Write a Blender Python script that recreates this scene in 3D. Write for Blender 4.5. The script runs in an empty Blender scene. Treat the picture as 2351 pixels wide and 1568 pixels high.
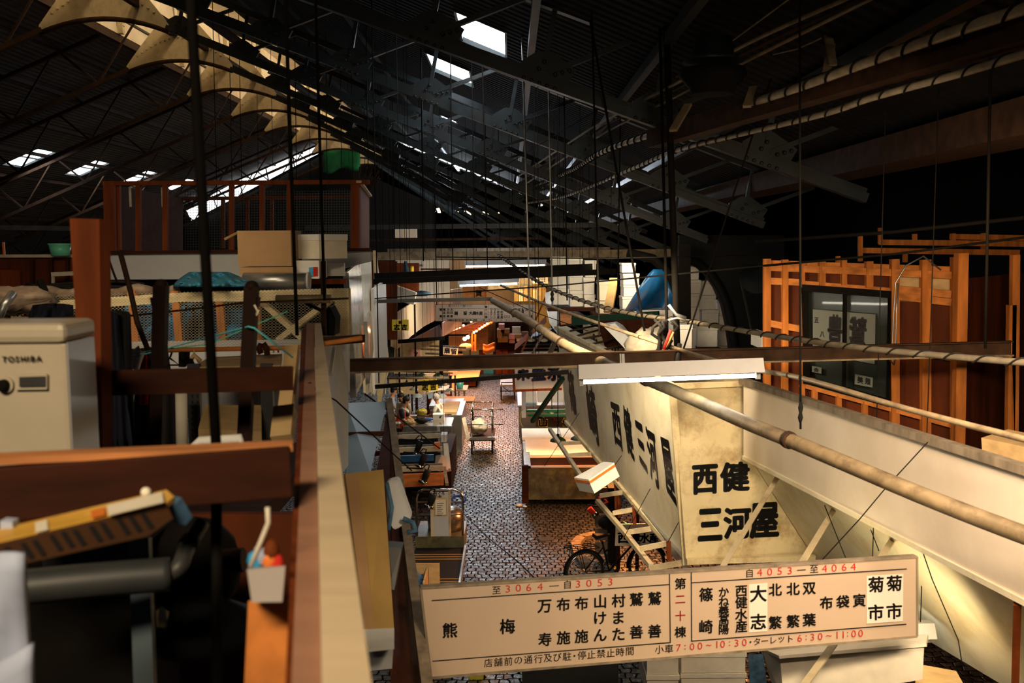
import bpy, bmesh, math, random
from mathutils import Vector, Matrix, noise
R = math.radians
V = Vector
random.seed(7)
C = bpy.context.scene.collection
scn = bpy.context.scene

# ---------------------------------------------------------------- camera
EYE = V((0, 0, 5.5)); F = 2286.0; PITCH = R(5.6); ROLL = R(.4)
fwd = V((0, math.cos(PITCH), -math.sin(PITCH)))
up0 = V((0, math.sin(PITCH), math.cos(PITCH))); rt0 = V((1, 0, 0))
rt = rt0*math.cos(ROLL) - up0*math.sin(ROLL)
up = up0*math.cos(ROLL) + rt0*math.sin(ROLL)
cd = bpy.data.cameras.new('camera'); cam = bpy.data.objects.new('camera', cd); C.objects.link(cam)
cd.sensor_width = 36; cd.lens = F*36/2351; cd.clip_start = .05; cd.clip_end = 300
cam.matrix_world = Matrix((( rt.x, up.x, -fwd.x, EYE.x), (rt.y, up.y, -fwd.y, EYE.y), (rt.z, up.z, -fwd.z, EYE.z), (0, 0, 0, 1)))
cd.dof.use_dof = True; cd.dof.focus_distance = 13.0; cd.dof.aperture_fstop = 4.5
scn.camera = cam

# ---------------------------------------------------------------- world, lights, exposure
w = bpy.data.worlds.new('world'); scn.world = w; w.use_nodes = True
w.node_tree.nodes['Background'].inputs[0].default_value = (.75, .85, 1, 1)
w.node_tree.nodes['Background'].inputs[1].default_value = .012
scn.view_settings.view_transform = 'Standard'; scn.view_settings.look = 'None'
scn.view_settings.exposure = 0.0; scn.view_settings.gamma = 1.0
scn.cycles.use_denoising = True
scn.cycles.max_bounces = 6; scn.cycles.diffuse_bounces = 3; scn.cycles.glossy_bounces = 3
scn.cycles.transparent_max_bounces = 12; scn.cycles.sample_clamp_indirect = 4

WARM = (1, .62, .28); CREAM = (1, .77, .50); DAY = (.8, .9, 1); AMBER = (1, .32, .06)
def area(loc, target, size, energy, col, sy=None, spread=180):
    l = bpy.data.lights.new('area_lamp', 'AREA'); l.energy = energy; l.color = col
    l.shape = 'RECTANGLE'; l.size = size; l.size_y = sy or size; l.spread = R(spread)
    o = bpy.data.objects.new('area_lamp', l); C.objects.link(o); o.location = loc
    o.rotation_euler = (V(target)-V(loc)).to_track_quat('-Z', 'Y').to_euler(); return o
def point(loc, energy, col, r=.06):
    l = bpy.data.lights.new('bulb_light', 'POINT'); l.energy = energy; l.color = col; l.shadow_soft_size = r
    o = bpy.data.objects.new('bulb_light', l); C.objects.link(o); o.location = loc; return o
def spot(loc, target, energy, col, ang, r=.1, blend=.6):
    l = bpy.data.lights.new('added_spot', 'SPOT'); l.energy = energy; l.color = col; l.shadow_soft_size = r
    l.spot_size = R(ang); l.spot_blend = blend
    o = bpy.data.objects.new('added_spot', l); C.objects.link(o); o.location = loc
    o.rotation_euler = (V(target)-V(loc)).to_track_quat('-Z', 'Y').to_euler(); return o
# lights standing in for visible lamps and shades, with unseen ones added for brightness
area((-.9, -1.0, 7.0), (-1.2, 4, 3.6), 1.2, 40, CREAM, .4, 100)       # unseen light added above the camera for the foreground ledge and timbers
area((1.3, 1.2, 6.2), (2.0, 5.2, 3.0), 1.2, 80, (1, .74, .46), .3, 80)  # another unseen light, added to lift the near right side
area((1.9, 4.3, 5.5), (3.3, 7.2, 3.8), 1.2, 58, (1, .72, .48), .2, 130)  # added light that brightens the long fascia, no visible source
area((2.3, 6.3, 2.9), (3.2, 8.0, 3.7), .9, 13, (1, .78, .42), .3, 150)   # tube under the soffit
area((2.6, 5.6, 5.6), (4.4, 10, 4.6), .9, 9, WARM, .3, 100)          # area light added from the left front for the unfinished wooden room
area((.7, 8.6, 5.2), (1.5, 12, 2.8), 1.2, 85, CREAM, .2, 110)         # added light to brighten the lettered side panel
area((-.9, 25.6, 2.75), (-1.2, 26, .9), .9, 60, CREAM, .5, 140)       # shaded lamps over the fish table
area((1.0, 21.6, 2.4), (1.0, 22.4, .5), 1.4, 60, (1, .50, .22), 1.0, 110)  # lamps over the freezer
area((1.5, 25.4, 2.8), (1.3, 25.6, 1), 1.2, 35, CREAM, .6, 130)       # lamps over the white boxes
spot((1.9, 19.9, 1.9), (1.9, 19.9, 0), 120, AMBER, 150, .07, .3)                             # unseen amber spots added for the streaks on the wet cobbles
spot((2.2, 17.8, 2.3), (1.7, 16.8, 0), 850, AMBER, 150, .07, .3)  # stronger added amber spot over the right-hand cobbles
spot((-.9, 31.5, 2.5), (-.9, 31.5, 0), 520, AMBER, 150, .07, .3); spot((.5, 30.5, 3.0), (.5, 30.5, 0), 220, AMBER, 150, .07, .3)  # two more unseen amber spots, added for the far cobbles
area((-1.6, 38, 2.25), (-1.2, 38, .8), 3.0, 300, AMBER, 2.0, 150)     # bulbs of the far left stalls
area((-.2, 34, 3.0), (.3, 33, 0), 2.0, 120, AMBER, 3, 120)
point((-.4, 23.6, 4.6), 28, DAY, .12)                                 # far twin fluorescent lamp
point((-.6, 19.6, 4.5), 12, DAY, .12)
area((-.5, 46.5, 8.0), (-.2, 20, 0), 7, 600, DAY, 2.2, 100)           # area light added for floor sheen, standing in for the far bay's daylight
area((.4, 43, 3.4), (.4, 46, 3.0), 2, 50, WARM, 1, 140)
area((-2.7, 6.2, 6.1), (-3.0, 8.2, 4.9), 1.6, 10, CREAM, .4, 110)  # unseen light added to brighten the tarpaulins behind the mesh
area((1.6, 14.5, 5.6), (2.2, 18, 4.4), .8, 14, CREAM, .5, 70)         # light falling on the stacks by the arch
area((-.2, 29.5, 4.0), (-3.0, 31, 3.3), 1.2, 70, CREAM, .3, 120)          # unseen light added because the left awning fascia was too grey


# ---------------------------------------------------------------- pixel rays (frame 2351 x 1568)
def ray(x, y):
    return fwd + rt*((x-1175.5)/F) + up*((784-y)/F)
def P(x, y, Y):
    d = ray(x, y); return EYE + d*(Y/d.y)
def Z(x, y, z):
    d = ray(x, y); return EYE + d*((z-EYE.z)/d.z)
def onplane(x, y, p0, n):
    d = ray(x, y); return EYE + d*((p0-EYE).dot(n)/d.dot(n))

# ---------------------------------------------------------------- mesh builder
def frame(d, upv=(0, 0, 1)):
    d = d.normalized(); u = V(upv)
    if abs(d.dot(u)) > .98: u = V((0, 1, 0))
    s = d.cross(u).normalized(); return s, s.cross(d).normalized()
class MB:
    def __init__(s): s.v = []; s.f = []; s.sm = []
    def add(s, vs, fs, smooth=False):
        n = len(s.v); s.v += [V(a) for a in vs]; s.f += [tuple(i+n for i in f) for f in fs]; s.sm += [smooth]*len(fs); return s
    def hexa(s, a, b):   # two quads, a[i] joined to b[i]
        n = len(a)
        return s.add(list(a)+list(b), [tuple(range(n))[::-1], tuple(range(n, 2*n))]+[(i, (i+1) % n, n+(i+1) % n, n+i) for i in range(n)])
    def bar(s, a, b, w, h=None, upv=(0, 0, 1)):
        a = V(a); b = V(b); h = h or w; x, y = frame(b-a, upv); x = x*(w/2); y = y*(h/2)
        return s.hexa([a-x-y, a+x-y, a+x+y, a-x+y], [b-x-y, b+x-y, b+x+y, b-x+y])
    def box(s, x0, x1, y0, y1, z0, z1, rz=0):
        cx, cy = (x0+x1)/2, (y0+y1)/2; c, n = math.cos(rz), math.sin(rz)
        q = [(cx+(x-cx)*c-(y-cy)*n, cy+(x-cx)*n+(y-cy)*c) for x, y in ((x0, y0), (x1, y0), (x1, y1), (x0, y1))]
        return s.hexa([V((*a, z0)) for a in q], [V((*a, z1)) for a in q])
    def plate(s, q, t):
        q = [V(a) for a in q]; n = (q[1]-q[0]).cross(q[-1]-q[0]).normalized()
        if n.dot(EYE-q[0]) < 0: n = -n
        return s.hexa(q, [a-n*t for a in q])
    def tube(s, pts, r, n=8, closed=False):
        pts = [V(a) for a in pts]; m = len(pts); rs = r if isinstance(r, (list, tuple)) else [r]*m
        vs = []; x = None
        for i, a in enumerate(pts):
            if closed: d = pts[(i+1) % m]-pts[i-1]
            else: d = pts[min(i+1, m-1)]-pts[max(i-1, 0)]
            if d.length < 1e-9: d = V((0, 0, 1))
            d.normalize()
            if x is None: x, _ = frame(d)
            x = (x-d*x.dot(d)); x = x.normalized() if x.length > 1e-6 else frame(d)[0]
            y = d.cross(x)
            vs += [a+(x*math.cos(k*2*math.pi/n)+y*math.sin(k*2*math.pi/n))*rs[i] for k in range(n)]
        fs = []
        for i in range(m if closed else m-1):
            j = (i+1) % m
            fs += [(i*n+k, i*n+(k+1) % n, j*n+(k+1) % n, j*n+k) for k in range(n)]
        s.add(vs, fs, True)
        if not closed: s.f += [tuple(len(s.v)-m*n+k for k in range(n))[::-1], tuple(len(s.v)-n+k for k in range(n))]; s.sm += [False]*2
        return s
    def lathe(s, prof, c=(0, 0, 0), n=20, M=None, cap=True):
        M = M or Matrix.Identity(3); c = V(c); vs = []
        for r, z in prof: vs += [c+M@V((r*math.cos(k*2*math.pi/n), r*math.sin(k*2*math.pi/n), z)) for k in range(n)]
        m = len(prof)
        s.add(vs, [(i*n+k, i*n+(k+1) % n, (i+1)*n+(k+1) % n, (i+1)*n+k) for i in range(m-1) for k in range(n)], True)
        if cap:
            b = len(s.v)-m*n
            s.f += [tuple(b+k for k in range(n))[::-1], tuple(b+(m-1)*n+k for k in range(n))]; s.sm += [False]*2
        return s
    def ball(s, c, r, sx=1, sy=1, sz=1, n=12, jit=0, rnd=None):
        c = V(c); vs = [c+V((0, 0, -r*sz))]
        for i in range(1, n//2):
            t = -math.pi/2+math.pi*i/(n//2)
            for k in range(n):
                a = 2*math.pi*k/n; j = 1+(random.uniform(-jit, jit) if jit else 0)
                vs.append(c+V((r*sx*math.cos(t)*math.cos(a)*j, r*sy*math.cos(t)*math.sin(a)*j, r*sz*math.sin(t)*j)))
        vs.append(c+V((0, 0, r*sz))); m = n//2-1; fs = []
        for k in range(n): fs.append((0, 1+(k+1) % n, 1+k)); fs.append((len(vs)-1, 1+(m-1)*n+k, 1+(m-1)*n+(k+1) % n))
        for i in range(m-1): fs += [(1+i*n+k, 1+i*n+(k+1) % n, 1+(i+1)*n+(k+1) % n, 1+(i+1)*n+k) for k in range(n)]
        return s.add(vs, fs, True)
    def blob(s, c, r, sx=1, sy=1, sz=1, amp=.2, fr=2.5, n=26, sharp=1):
        c = V(c); b0 = len(s.v); s.ball(c, r, sx, sy, sz, n)
        for i in range(b0, len(s.v)):
            d = s.v[i]-c; u = V((d.x/sx, d.y/sy, d.z/sz))/r
            k = noise.noise(u*fr+c*3.1)*amp+abs(noise.noise(u*fr*2.3+c))*amp*.7*sharp
            s.v[i] = c+d*(1+k)
        return s
    def grid(s, fn, nu, nv, t=.004):
        g = [[V(fn(i/nu, j/nv)) for i in range(nu+1)] for j in range(nv+1)]
        vs = [p for r_ in g for p in r_]; N = len(vs); fs = []
        e1 = g[0][nu]-g[0][0]; e2 = g[nv][0]-g[0][0]; nn = e1.cross(e2)
        nn = nn.normalized()*t if nn.length > 0 else V((0, 0, t))
        if nn.dot(EYE-vs[0]) < 0: nn = -nn
        vs += [p-nn for p in vs]; W = nu+1
        for j in range(nv):
            for i in range(nu):
                a = j*W+i; fs += [(a, a+1, a+1+W, a+W), (N+a+W, N+a+W+1, N+a+1, N+a)]
        for i in range(nu): fs += [(i+1, i, N+i, N+i+1), (nv*W+i, nv*W+i+1, N+nv*W+i+1, N+nv*W+i)]
        for j in range(nv): fs += [(j*W, (j+1)*W, N+(j+1)*W, N+j*W), ((j+1)*W+nu, j*W+nu, N+j*W+nu, N+(j+1)*W+nu)]
        return s.add(vs, fs, True)
ORG = {}
def tag(o, label=None, cat=None, group=None, kind=None):
    if label: o['label'] = label
    if cat: o['category'] = cat
    if group: o['group'] = group
    if kind: o['kind'] = kind
    return o
def K(mb, name, m, parent=None, label=None, bevel=0):
    me = bpy.data.meshes.new(name)
    if parent is None:
        lo = V([min(v[i] for v in mb.v) for i in range(3)]); hi = V([max(v[i] for v in mb.v) for i in range(3)])
        org = V(((lo.x+hi.x)/2, (lo.y+hi.y)/2, lo.z))
    else: org = ORG[parent.name]
    me.from_pydata([v-org for v in mb.v], [], mb.f)
    bm = bmesh.new(); bm.from_mesh(me); bmesh.ops.recalc_face_normals(bm, faces=bm.faces)
    for f, sm in zip(bm.faces, mb.sm): f.smooth = sm
    bm.to_mesh(me); bm.free(); me.materials.append(m)
    o = bpy.data.objects.new(name, me); C.objects.link(o); ORG[o.name] = org
    if parent is None: o.location = org
    else: o.parent = parent
    if bevel:
        b = o.modifiers.new('bevel', 'BEVEL'); b.width = bevel; b.segments = 2; b.limit_method = 'ANGLE'
    if label: o['label'] = label
    return o
def S(mb, name, m, label, cat, group=None, bevel=0, kind=None):
    return tag(K(mb, name, m, None, None, bevel), label, cat, group, kind)
def ST(mb, name, m):
    return tag(K(mb, name, m), kind='structure')
def T(name, loc, label, cat, group=None):
    o = bpy.data.objects.new(name, None); C.objects.link(o); o.location = loc; o.empty_display_size = .1
    ORG[o.name] = V(loc); return tag(o, label, cat, group)
KIDS = {}
def copytree(o, loc=None, rz=None, label=None, group=None, sc=None):
    kids = {}
    for q in C.objects:
        if q.parent: kids.setdefault(q.parent.name, []).append(q)
    def rec(a, par):
        c = a.copy(); C.objects.link(c); c.parent = par
        for k in kids.get(a.name, []): rec(k, c)
        return c
    c = rec(o, None)
    if loc is not None: c.location = loc
    if rz is not None: c.rotation_euler = (0, 0, rz)
    if sc: c.scale = (sc,)*3
    if label: c['label'] = label
    if group: c['group'] = group
    return c

# ---------------------------------------------------------------- materials
def mat(name, col, rough=.6, metal=0, var=.18, scale=6, st=(1, 1, 1), bump=0, dirt=None, dscale=3, damt=.5, coat=0, trans=0, spec=.5):
    m = bpy.data.materials.new(name); m.use_nodes = True; nt = m.node_tree; N = nt.nodes; L = nt.links
    b = N['Principled BSDF']; b.inputs['Roughness'].default_value = rough; b.inputs['Metallic'].default_value = metal
    b.inputs['Specular IOR Level'].default_value = spec
    if coat: b.inputs['Coat Weight'].default_value = coat
    if trans: b.inputs['Transmission Weight'].default_value = trans
    tc = N.new('ShaderNodeTexCoord'); mp = N.new('ShaderNodeMapping'); mp.inputs['Scale'].default_value = st
    L.new(tc.outputs['Object'], mp.inputs['Vector'])
    nz = N.new('ShaderNodeTexNoise'); nz.inputs['Scale'].default_value = scale; nz.inputs['Detail'].default_value = 5
    L.new(mp.outputs[0], nz.inputs['Vector'])
    rp = N.new('ShaderNodeValToRGB'); rp.color_ramp.elements[0].position = .3; rp.color_ramp.elements[1].position = .7
    rp.color_ramp.elements[0].color = (*[c*(1-var) for c in col], 1); rp.color_ramp.elements[1].color = (*[min(1, c*(1+var)) for c in col], 1)
    L.new(nz.outputs['Fac'], rp.inputs[0]); out = rp.outputs[0]
    if dirt:
        n2 = N.new('ShaderNodeTexNoise'); n2.inputs['Scale'].default_value = dscale; n2.inputs['Detail'].default_value = 8; n2.inputs['Roughness'].default_value = .7
        L.new(tc.outputs['Object'], n2.inputs['Vector'])
        r2 = N.new('ShaderNodeValToRGB'); r2.color_ramp.elements[0].position = .48; r2.color_ramp.elements[1].position = .72
        r2.color_ramp.elements[1].color = (damt, damt, damt, 1); L.new(n2.outputs['Fac'], r2.inputs[0])
        mx = N.new('ShaderNodeMixRGB'); L.new(r2.outputs[0], mx.inputs[0]); L.new(out, mx.inputs[1]); mx.inputs[2].default_value = (*dirt, 1); out = mx.outputs[0]
    L.new(out, b.inputs['Base Color'])
    if bump:
        bp = N.new('ShaderNodeBump'); bp.inputs['Strength'].default_value = bump; bp.inputs['Distance'].default_value = .01
        L.new(nz.outputs['Fac'], bp.inputs['Height']); L.new(bp.outputs[0], b.inputs['Normal'])
    return m
def emit(name, col, s):
    m = bpy.data.materials.new(name); m.use_nodes = True; b = m.node_tree.nodes['Principled BSDF']
    b.inputs['Base Color'].default_value = (*col, 1); b.inputs['Emission Color'].default_value = (*col, 1); b.inputs['Emission Strength'].default_value = s
    b.inputs['Roughness'].default_value = .5; return m
def corrugated(name, col, sc, dark=.5, rough=.5, bump=.6, st=(0, 1, 0), metal=0):
    m = mat(name, col, .9, 0, .2, 3, spec=.12); nt = m.node_tree; N = nt.nodes; L = nt.links; b = N['Principled BSDF']
    wv = N.new('ShaderNodeTexWave'); wv.inputs['Scale'].default_value = sc; wv.wave_profile = 'SIN'
    mp = N.new('ShaderNodeMapping'); mp.inputs['Scale'].default_value = st
    tc = [n for n in N if n.type == 'TEX_COORD'][0]; L.new(tc.outputs['Object'], mp.inputs[0]); L.new(mp.outputs[0], wv.inputs[0])
    wv.bands_direction = 'DIAGONAL'
    bp = N.new('ShaderNodeBump'); bp.inputs['Strength'].default_value = bump; bp.inputs['Distance'].default_value = .03
    L.new(wv.outputs['Fac'], bp.inputs['Height']); L.new(bp.outputs[0], b.inputs['Normal'])
    return m
WD = lambda n, c, st=(3, 3, .4), **k: mat(n, c, k.pop('rough', .75), 0, k.pop('var', .35), k.pop('scale', 7), st, .15, spec=.2, **k)
M = dict(
    steel=mat('dark_green_grey_steel', (.015, .023, .026), .45, .3, .3, 5, dirt=(.03, .014, .007), dscale=2, damt=.5, bump=.15, spec=.3),
    steel_l=mat('pale_truss_paint', (.30, .30, .27), .5, 0, .25, 6, dirt=(.06, .03, .015), damt=.6),
    rust=mat('rusty_iron', (.045, .022, .011), .75, .1, .4, 9, bump=.2, spec=.2),
    black=mat('black_paint', (.006, .005, .004), .8, 0, .3, 9, spec=.1),
    wire=mat('black_wire', (.008, .007, .006), .8, 0, .2, 9, spec=.15),
    creamst=mat('cream_painted_steel', (.62, .52, .33), .55, 0, .15, 3, dirt=(.16, .08, .03), dscale=2.5, damt=.6),
    sheet=mat('pale_board_lining', (.75, .68, .55), .7, 0, .15, 1.2, dirt=(.4, .25, .13), dscale=.7, damt=.5),
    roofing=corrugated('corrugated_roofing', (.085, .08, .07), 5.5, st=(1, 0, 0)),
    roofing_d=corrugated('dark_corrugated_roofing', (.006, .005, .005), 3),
    pane=emit('bright_sky_pane', (.93, .96, 1), 12), pane2=emit('hazy_sky_pane', (.93, .96, 1), 3.5),
    glow=emit('warm_lit_pane', (1, .74, .42), 6),
    tube=emit('lit_fluorescent_tube', (1, .93, .74), 48),
    bulb=emit('lit_warm_bulb', (1, .55, .2), 26),
    cream=mat('cream_painted_board', (.86, .80, .60), .5, 0, .07, 2.5, dirt=(.50, .34, .13), dscale=1.6, damt=.55),
    creamd=mat('stained_cream_board', (.82, .70, .42), .55, 0, .10, 3, dirt=(.30, .16, .04), dscale=2.6, damt=.9, bump=.03),
    ivory=mat('ivory_enamel_board', (.84, .75, .62), .42, 0, .05, 2, dirt=(.5, .38, .2), dscale=1.2, damt=.25),
    white=mat('white_paint', (.80, .79, .76), .5, 0, .06, 3, dirt=(.4, .34, .25), damt=.3),
    foam=mat('white_styrofoam', (.84, .84, .80), .75, 0, .05, 14, bump=.08),
    foamy=mat('warm_white_styrofoam', (.82, .76, .62), .75, 0, .08, 10, bump=.08),
    sign=mat('off_white_signboard', (.50, .385, .29), .38, 0, .04, 2, dirt=(.5, .36, .2), dscale=.9, damt=.25),
    ink=mat('black_lettering', (.012, .012, .012), .45, 0, .1, 3),
    red=mat('red_lettering', (.42, .02, .02), .45, 0, .1, 3),
    brush=mat('black_brush_lettering', (.012, .013, .014), .35, 0, .2, 6),
    wood=WD('orange_timber', (.52, .175, .035), (2, 2, .3)),
    woodh=WD('orange_timber_rail', (.56, .20, .045), (.3, 2, 2)),
    ply=WD('red_brown_plywood', (.105, .022, .004), (1.2, 1.2, .25), var=.45, scale=4),
    woodd=WD('dark_brown_timber', (.040, .009, .002), (.4, 2, 3)),
    woodr=WD('red_brown_timber', (.17, .036, .006), (2, 2, .3)),
    woodg=WD('grey_weathered_timber', (.22, .18, .13), (2, 2, .5)),
    tan=WD('tan_board', (.55, .38, .18), (.6, 1.5, 1.5), var=.2),
    card=mat('brown_cardboard', (.40, .24, .11), .8, 0, .10, 4, dirt=(.3, .16, .06), damt=.3),
    cardy=mat('yellow_brown_cardboard', (.42, .27, .08), .8, 0, .10, 4, dirt=(.3, .16, .06), damt=.3),
    galv=mat('galvanised_steel', (.36, .37, .36), .35, .8, .25, 8, bump=.05),
    stain=mat('stainless_steel', (.42, .42, .38), .25, .9, .2, 5, dirt=(.12, .08, .04), damt=.5),
    copper=mat('wet_reddish_lining', (.75, .36, .16), .22, .3, .2, 5, (1, 6, 6)),
    grime=mat('grimy_green_metal', (.10, .095, .055), .4, .2, .5, 5, dirt=(.34, .30, .10), dscale=3, damt=.7),
    blue=mat('blue_tarpaulin', (.006, .085, .24), .4, 0, .3, 5, bump=.3),
    blued=mat('faded_blue_tarpaulin', (.015, .13, .22), .55, 0, .3, 5, bump=.3),
    bluep=mat('bright_blue_plastic', (.03, .38, .75), .35, 0, .1, 5),
    green=mat('dark_green_paint', (.004, .032, .018), .35, 0, .2, 5),
    greent=mat('green_tarpaulin', (.01, .14, .04), .5, 0, .3, 3, bump=.2),
    mint=mat('mint_plastic', (.15, .62, .42), .4, 0, .08, 5),
    yellow=mat('yellow_signboard', (.80, .62, .03), .5, 0, .06, 4),
    pink=mat('pink_board', (.85, .45, .42), .5, 0, .08, 4),
    navy=mat('navy_cloth', (.008, .012, .028), .9, 0, .3, 9, bump=.2),
    blackc=mat('black_cloth', (.006, .006, .008), .9, 0, .3, 9, bump=.2),
    redc=mat('red_cloth', (.55, .015, .008), .85, 0, .2, 9),
    orange=mat('orange_paint', (.85, .22, .03), .5, 0, .2, 4),
    pipe=mat('dusty_grey_pipe', (.25, .19, .11), .5, .1, .25, 9, dirt=(.06, .04, .025), dscale=7, damt=.9, bump=.25),
    pvc=mat('grey_plastic_pipe', (.032, .035, .036), .5, 0, .2, 8, dirt=(.05, .03, .02), damt=.5),
    rope=mat('pale_cable_bundle', (.13, .11, .075), .5, .1, .3, 12),
    appl=mat('ivory_appliance_paint', (.50, .44, .33), .35, 0, .06, 4, dirt=(.3, .2, .1), damt=.3),
    appls=mat('grey_blue_appliance_side', (.33, .35, .40), .35, .1, .1, 4),
    lblue=mat('light_blue_panel', (.28, .42, .58), .45, 0, .08, 3),
    paleg=mat('pale_grey_board', (.55, .57, .60), .6, 0, .08, 3, dirt=(.3, .28, .25), damt=.3),
    glassd=mat('dark_window_glass', (.02, .028, .024), .22, 0, .2, 2, coat=.3),
    skin=mat('skin', (.62, .30, .17), .5, 0, .08, 9), skinr=mat('tanned_skin', (.52, .24, .14), .5, 0, .08, 9),
    hair=mat('black_hair', (.006, .005, .005), .6, 0, .3, 20), hairg=mat('grey_hair', (.42, .40, .36), .7, 0, .3, 20),
    shirt=mat('white_cotton', (.70, .68, .62), .85, 0, .08, 12, bump=.3),
    rubber=mat('black_rubber', (.007, .007, .007), .7, 0, .2, 12, spec=.25), chrome=mat('chrome', (.6, .6, .58), .15, 1, .1, 5),
    olive=mat('olive_bag', (.30, .26, .03), .45, 0, .3, 14, bump=.5),
    clear=mat('corrugated_plastic_panel', (.66, .60, .46), .25, 0, .15, 5, (1, 1, .15), dirt=(.3, .18, .08), dscale=3, damt=.4, coat=.5),
    sack=mat('dirty_white_sack', (.56, .50, .38), .8, 0, .15, 9, dirt=(.35, .25, .12), damt=.6, bump=.5),
    denim=mat('denim_cloth', (.05, .13, .24), .85, 0, .5, 18, bump=.5),
    lilac=mat('blue_white_paper', (.40, .46, .62), .7, 0, .08, 5),
)
M.update(ropeu=mat('pale_conduit', (.36, .31, .22), .4, .1, .3, 12), blueb=mat('bright_blue_tarpaulin', (.02, .27, .60), .4, 0, .35, 5, bump=.4), signp=mat('white_overpaint', (.70, .64, .56), .4, 0, .04, 2), meshm=mat('painted_expanded_metal', (.34, .30, .20), .6, 0, .2, 9), woodk=WD('blackened_timber', (.018, .006, .003), (2, 2, .4)), bundle=mat('grubby_wrapping', (.22, .16, .11), .7, 0, .35, 9, dirt=(.05, .03, .02), dscale=6, damt=.6, bump=.4),
    trayb=mat('brown_tray_front', (.06, .022, .005), .6, 0, .2, 8), cyan=mat('cyan_plastic', (.12, .70, .82), .4, 0, .05, 5), blackst=mat('blackened_steel', (.005, .006, .007), .7, 0, .3, 4, spec=.15), bulb2=emit('dim_bulb', (1, .8, .55), 3), navy2=mat('navy_lettering', (.01, .035, .12), .4, 0, .1, 5), palegr=mat('grey_green_enamel', (.30, .38, .37), .35, 0, .1, 5),
    pinkl=mat('pinkish_white_lid', (.80, .64, .52), .35, 0, .06, 3), bluep2=mat('deep_blue_cloth', (.02, .08, .35), .7, 0, .2, 9), redo=mat('orange_red_apron', (.62, .07, .02), .7, 0, .15, 9),
    woodo=WD('orange_brown_plank', (.55, .17, .04), (.4, 2, 2)), stainy=mat('wet_steel_top', (.40, .36, .26), .22, .7, .25, 5, dirt=(.2, .15, .08), damt=.5),
    ivory2=WD('cream_painted_timber', (.80, .64, .42), (.4, 2, 2), var=.08), pinkw=WD('pinkish_brown_timber', (.42, .22, .14), (.4, 2, 2), var=.12),
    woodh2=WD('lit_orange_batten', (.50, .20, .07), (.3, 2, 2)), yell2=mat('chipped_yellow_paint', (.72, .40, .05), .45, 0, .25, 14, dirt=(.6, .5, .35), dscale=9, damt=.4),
    lblue2=mat('dusky_blue_grey_paint', (.07, .10, .12), .5, 0, .1, 4), foam2=mat('white_tub_plastic', (.5, .45, .42), .5, 0, .08, 6))
# glyphs: Blender's own text font (with its CJK fallback) turned into meshes
GL = {}
def glyph(ch, bold):
    k = (ch, bold)
    if k not in GL:
        cu = bpy.data.curves.new('t', 'FONT'); cu.body = ch; cu.size = 1; cu.resolution_u = 3
        o = bpy.data.objects.new('t', cu); C.objects.link(o); dg = bpy.context.evaluated_depsgraph_get(); dg.update()
        me = bpy.data.meshes.new_from_object(o.evaluated_get(dg))
        vs = [(v.co.x, v.co.y) for v in me.vertices]; fs = [tuple(p.vertices) for p in me.polygons]
        bpy.data.objects.remove(o); bpy.data.curves.remove(cu); bpy.data.meshes.remove(me)
        if vs:
            r_ = bold if bold > .02 else bold*.7; n_ = 8 if bold > .02 else 4; b0 = list(vs); f0 = list(fs)
            if bold > .008:
                for q_ in range(n_):
                    a_ = 2*math.pi*q_/n_+.3; ox = r_*math.cos(a_)*1.05; oy = r_*math.sin(a_)*(.8 if bold > .035 else 1)
                    nb = len(vs); vs = vs+[(x+ox, y+oy) for x, y in b0]; fs = fs+[tuple(i+nb for i in f) for f in f0]
            cx = (min(v[0] for v in vs)+max(v[0] for v in vs))/2; cy = (min(v[1] for v in vs)+max(v[1] for v in vs))/2
            bw = max(v[0] for v in vs)-min(v[0] for v in vs); bh = max(v[1] for v in vs)-min(v[1] for v in vs)
            vs = [(x-cx, y-cy) for x, y in vs]
        else: bw = bh = 1
        GL[k] = (vs, fs, bw, bh)
    return GL[k]
class Ink:           # paints characters onto a plane
    def __init__(s, p0, p1, p2, off=.004):
        n = (V(p1)-V(p0)).cross(V(p2)-V(p0)).normalized()
        if n.dot(EYE-V(p0)) < 0: n = -n
        s.n = n; s.p = V(p0)+n*off; s.mb = MB()
    def ch(s, c, x, y, em, slope=0, bold=.015, wx=1, hy=1, lean=0, fit=None):
        vs, fs, bw, bh = glyph(c, bold); sx = em*wx; sy = em*hy
        if fit: sx, sy = fit[0]/bw, fit[1]/bh
        s.mb.add([onplane(x+gx*sx-gy*sy*lean, y-gy*sy+(gx*sx)*slope, s.p, s.n) for gx, gy in vs], fs); return s
    def quad(s, c, q, bold=.03, mir=False):   # fit glyph box to four pixel corners TL TR BR BL
        vs, fs, bw, bh = glyph(c, bold); out = []
        for gx, gy in vs:
            a = gx/bw+.5; b = .5-gy/bh
            if mir: a = 1-a
            x = (q[0][0]*(1-a)+q[1][0]*a)*(1-b)+(q[3][0]*(1-a)+q[2][0]*a)*b
            y = (q[0][1]*(1-a)+q[1][1]*a)*(1-b)+(q[3][1]*(1-a)+q[2][1]*a)*b
            out.append(onplane(x, y, s.p, s.n))
        s.mb.add(out, fs); return s
    def line(s, x0, y0, x1, y1, t):
        d = V((x1-x0, y1-y0)).normalized(); a = V((-d.y, d.x))*t/2
        s.mb.add([onplane(x, y, s.p, s.n) for x, y in ((x0+a.x, y0+a.y), (x1+a.x, y1+a.y), (x1-a.x, y1-a.y), (x0-a.x, y0-a.y))], [(0, 1, 2, 3)]); return s
    def poly(s, pts):
        s.mb.add([onplane(x, y, s.p, s.n) for x, y in pts], [tuple(range(len(pts)))]); return s
    def put(s, m, parent, name='lettering', label=None): return K(s.mb, name, m, parent, label)
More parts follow.
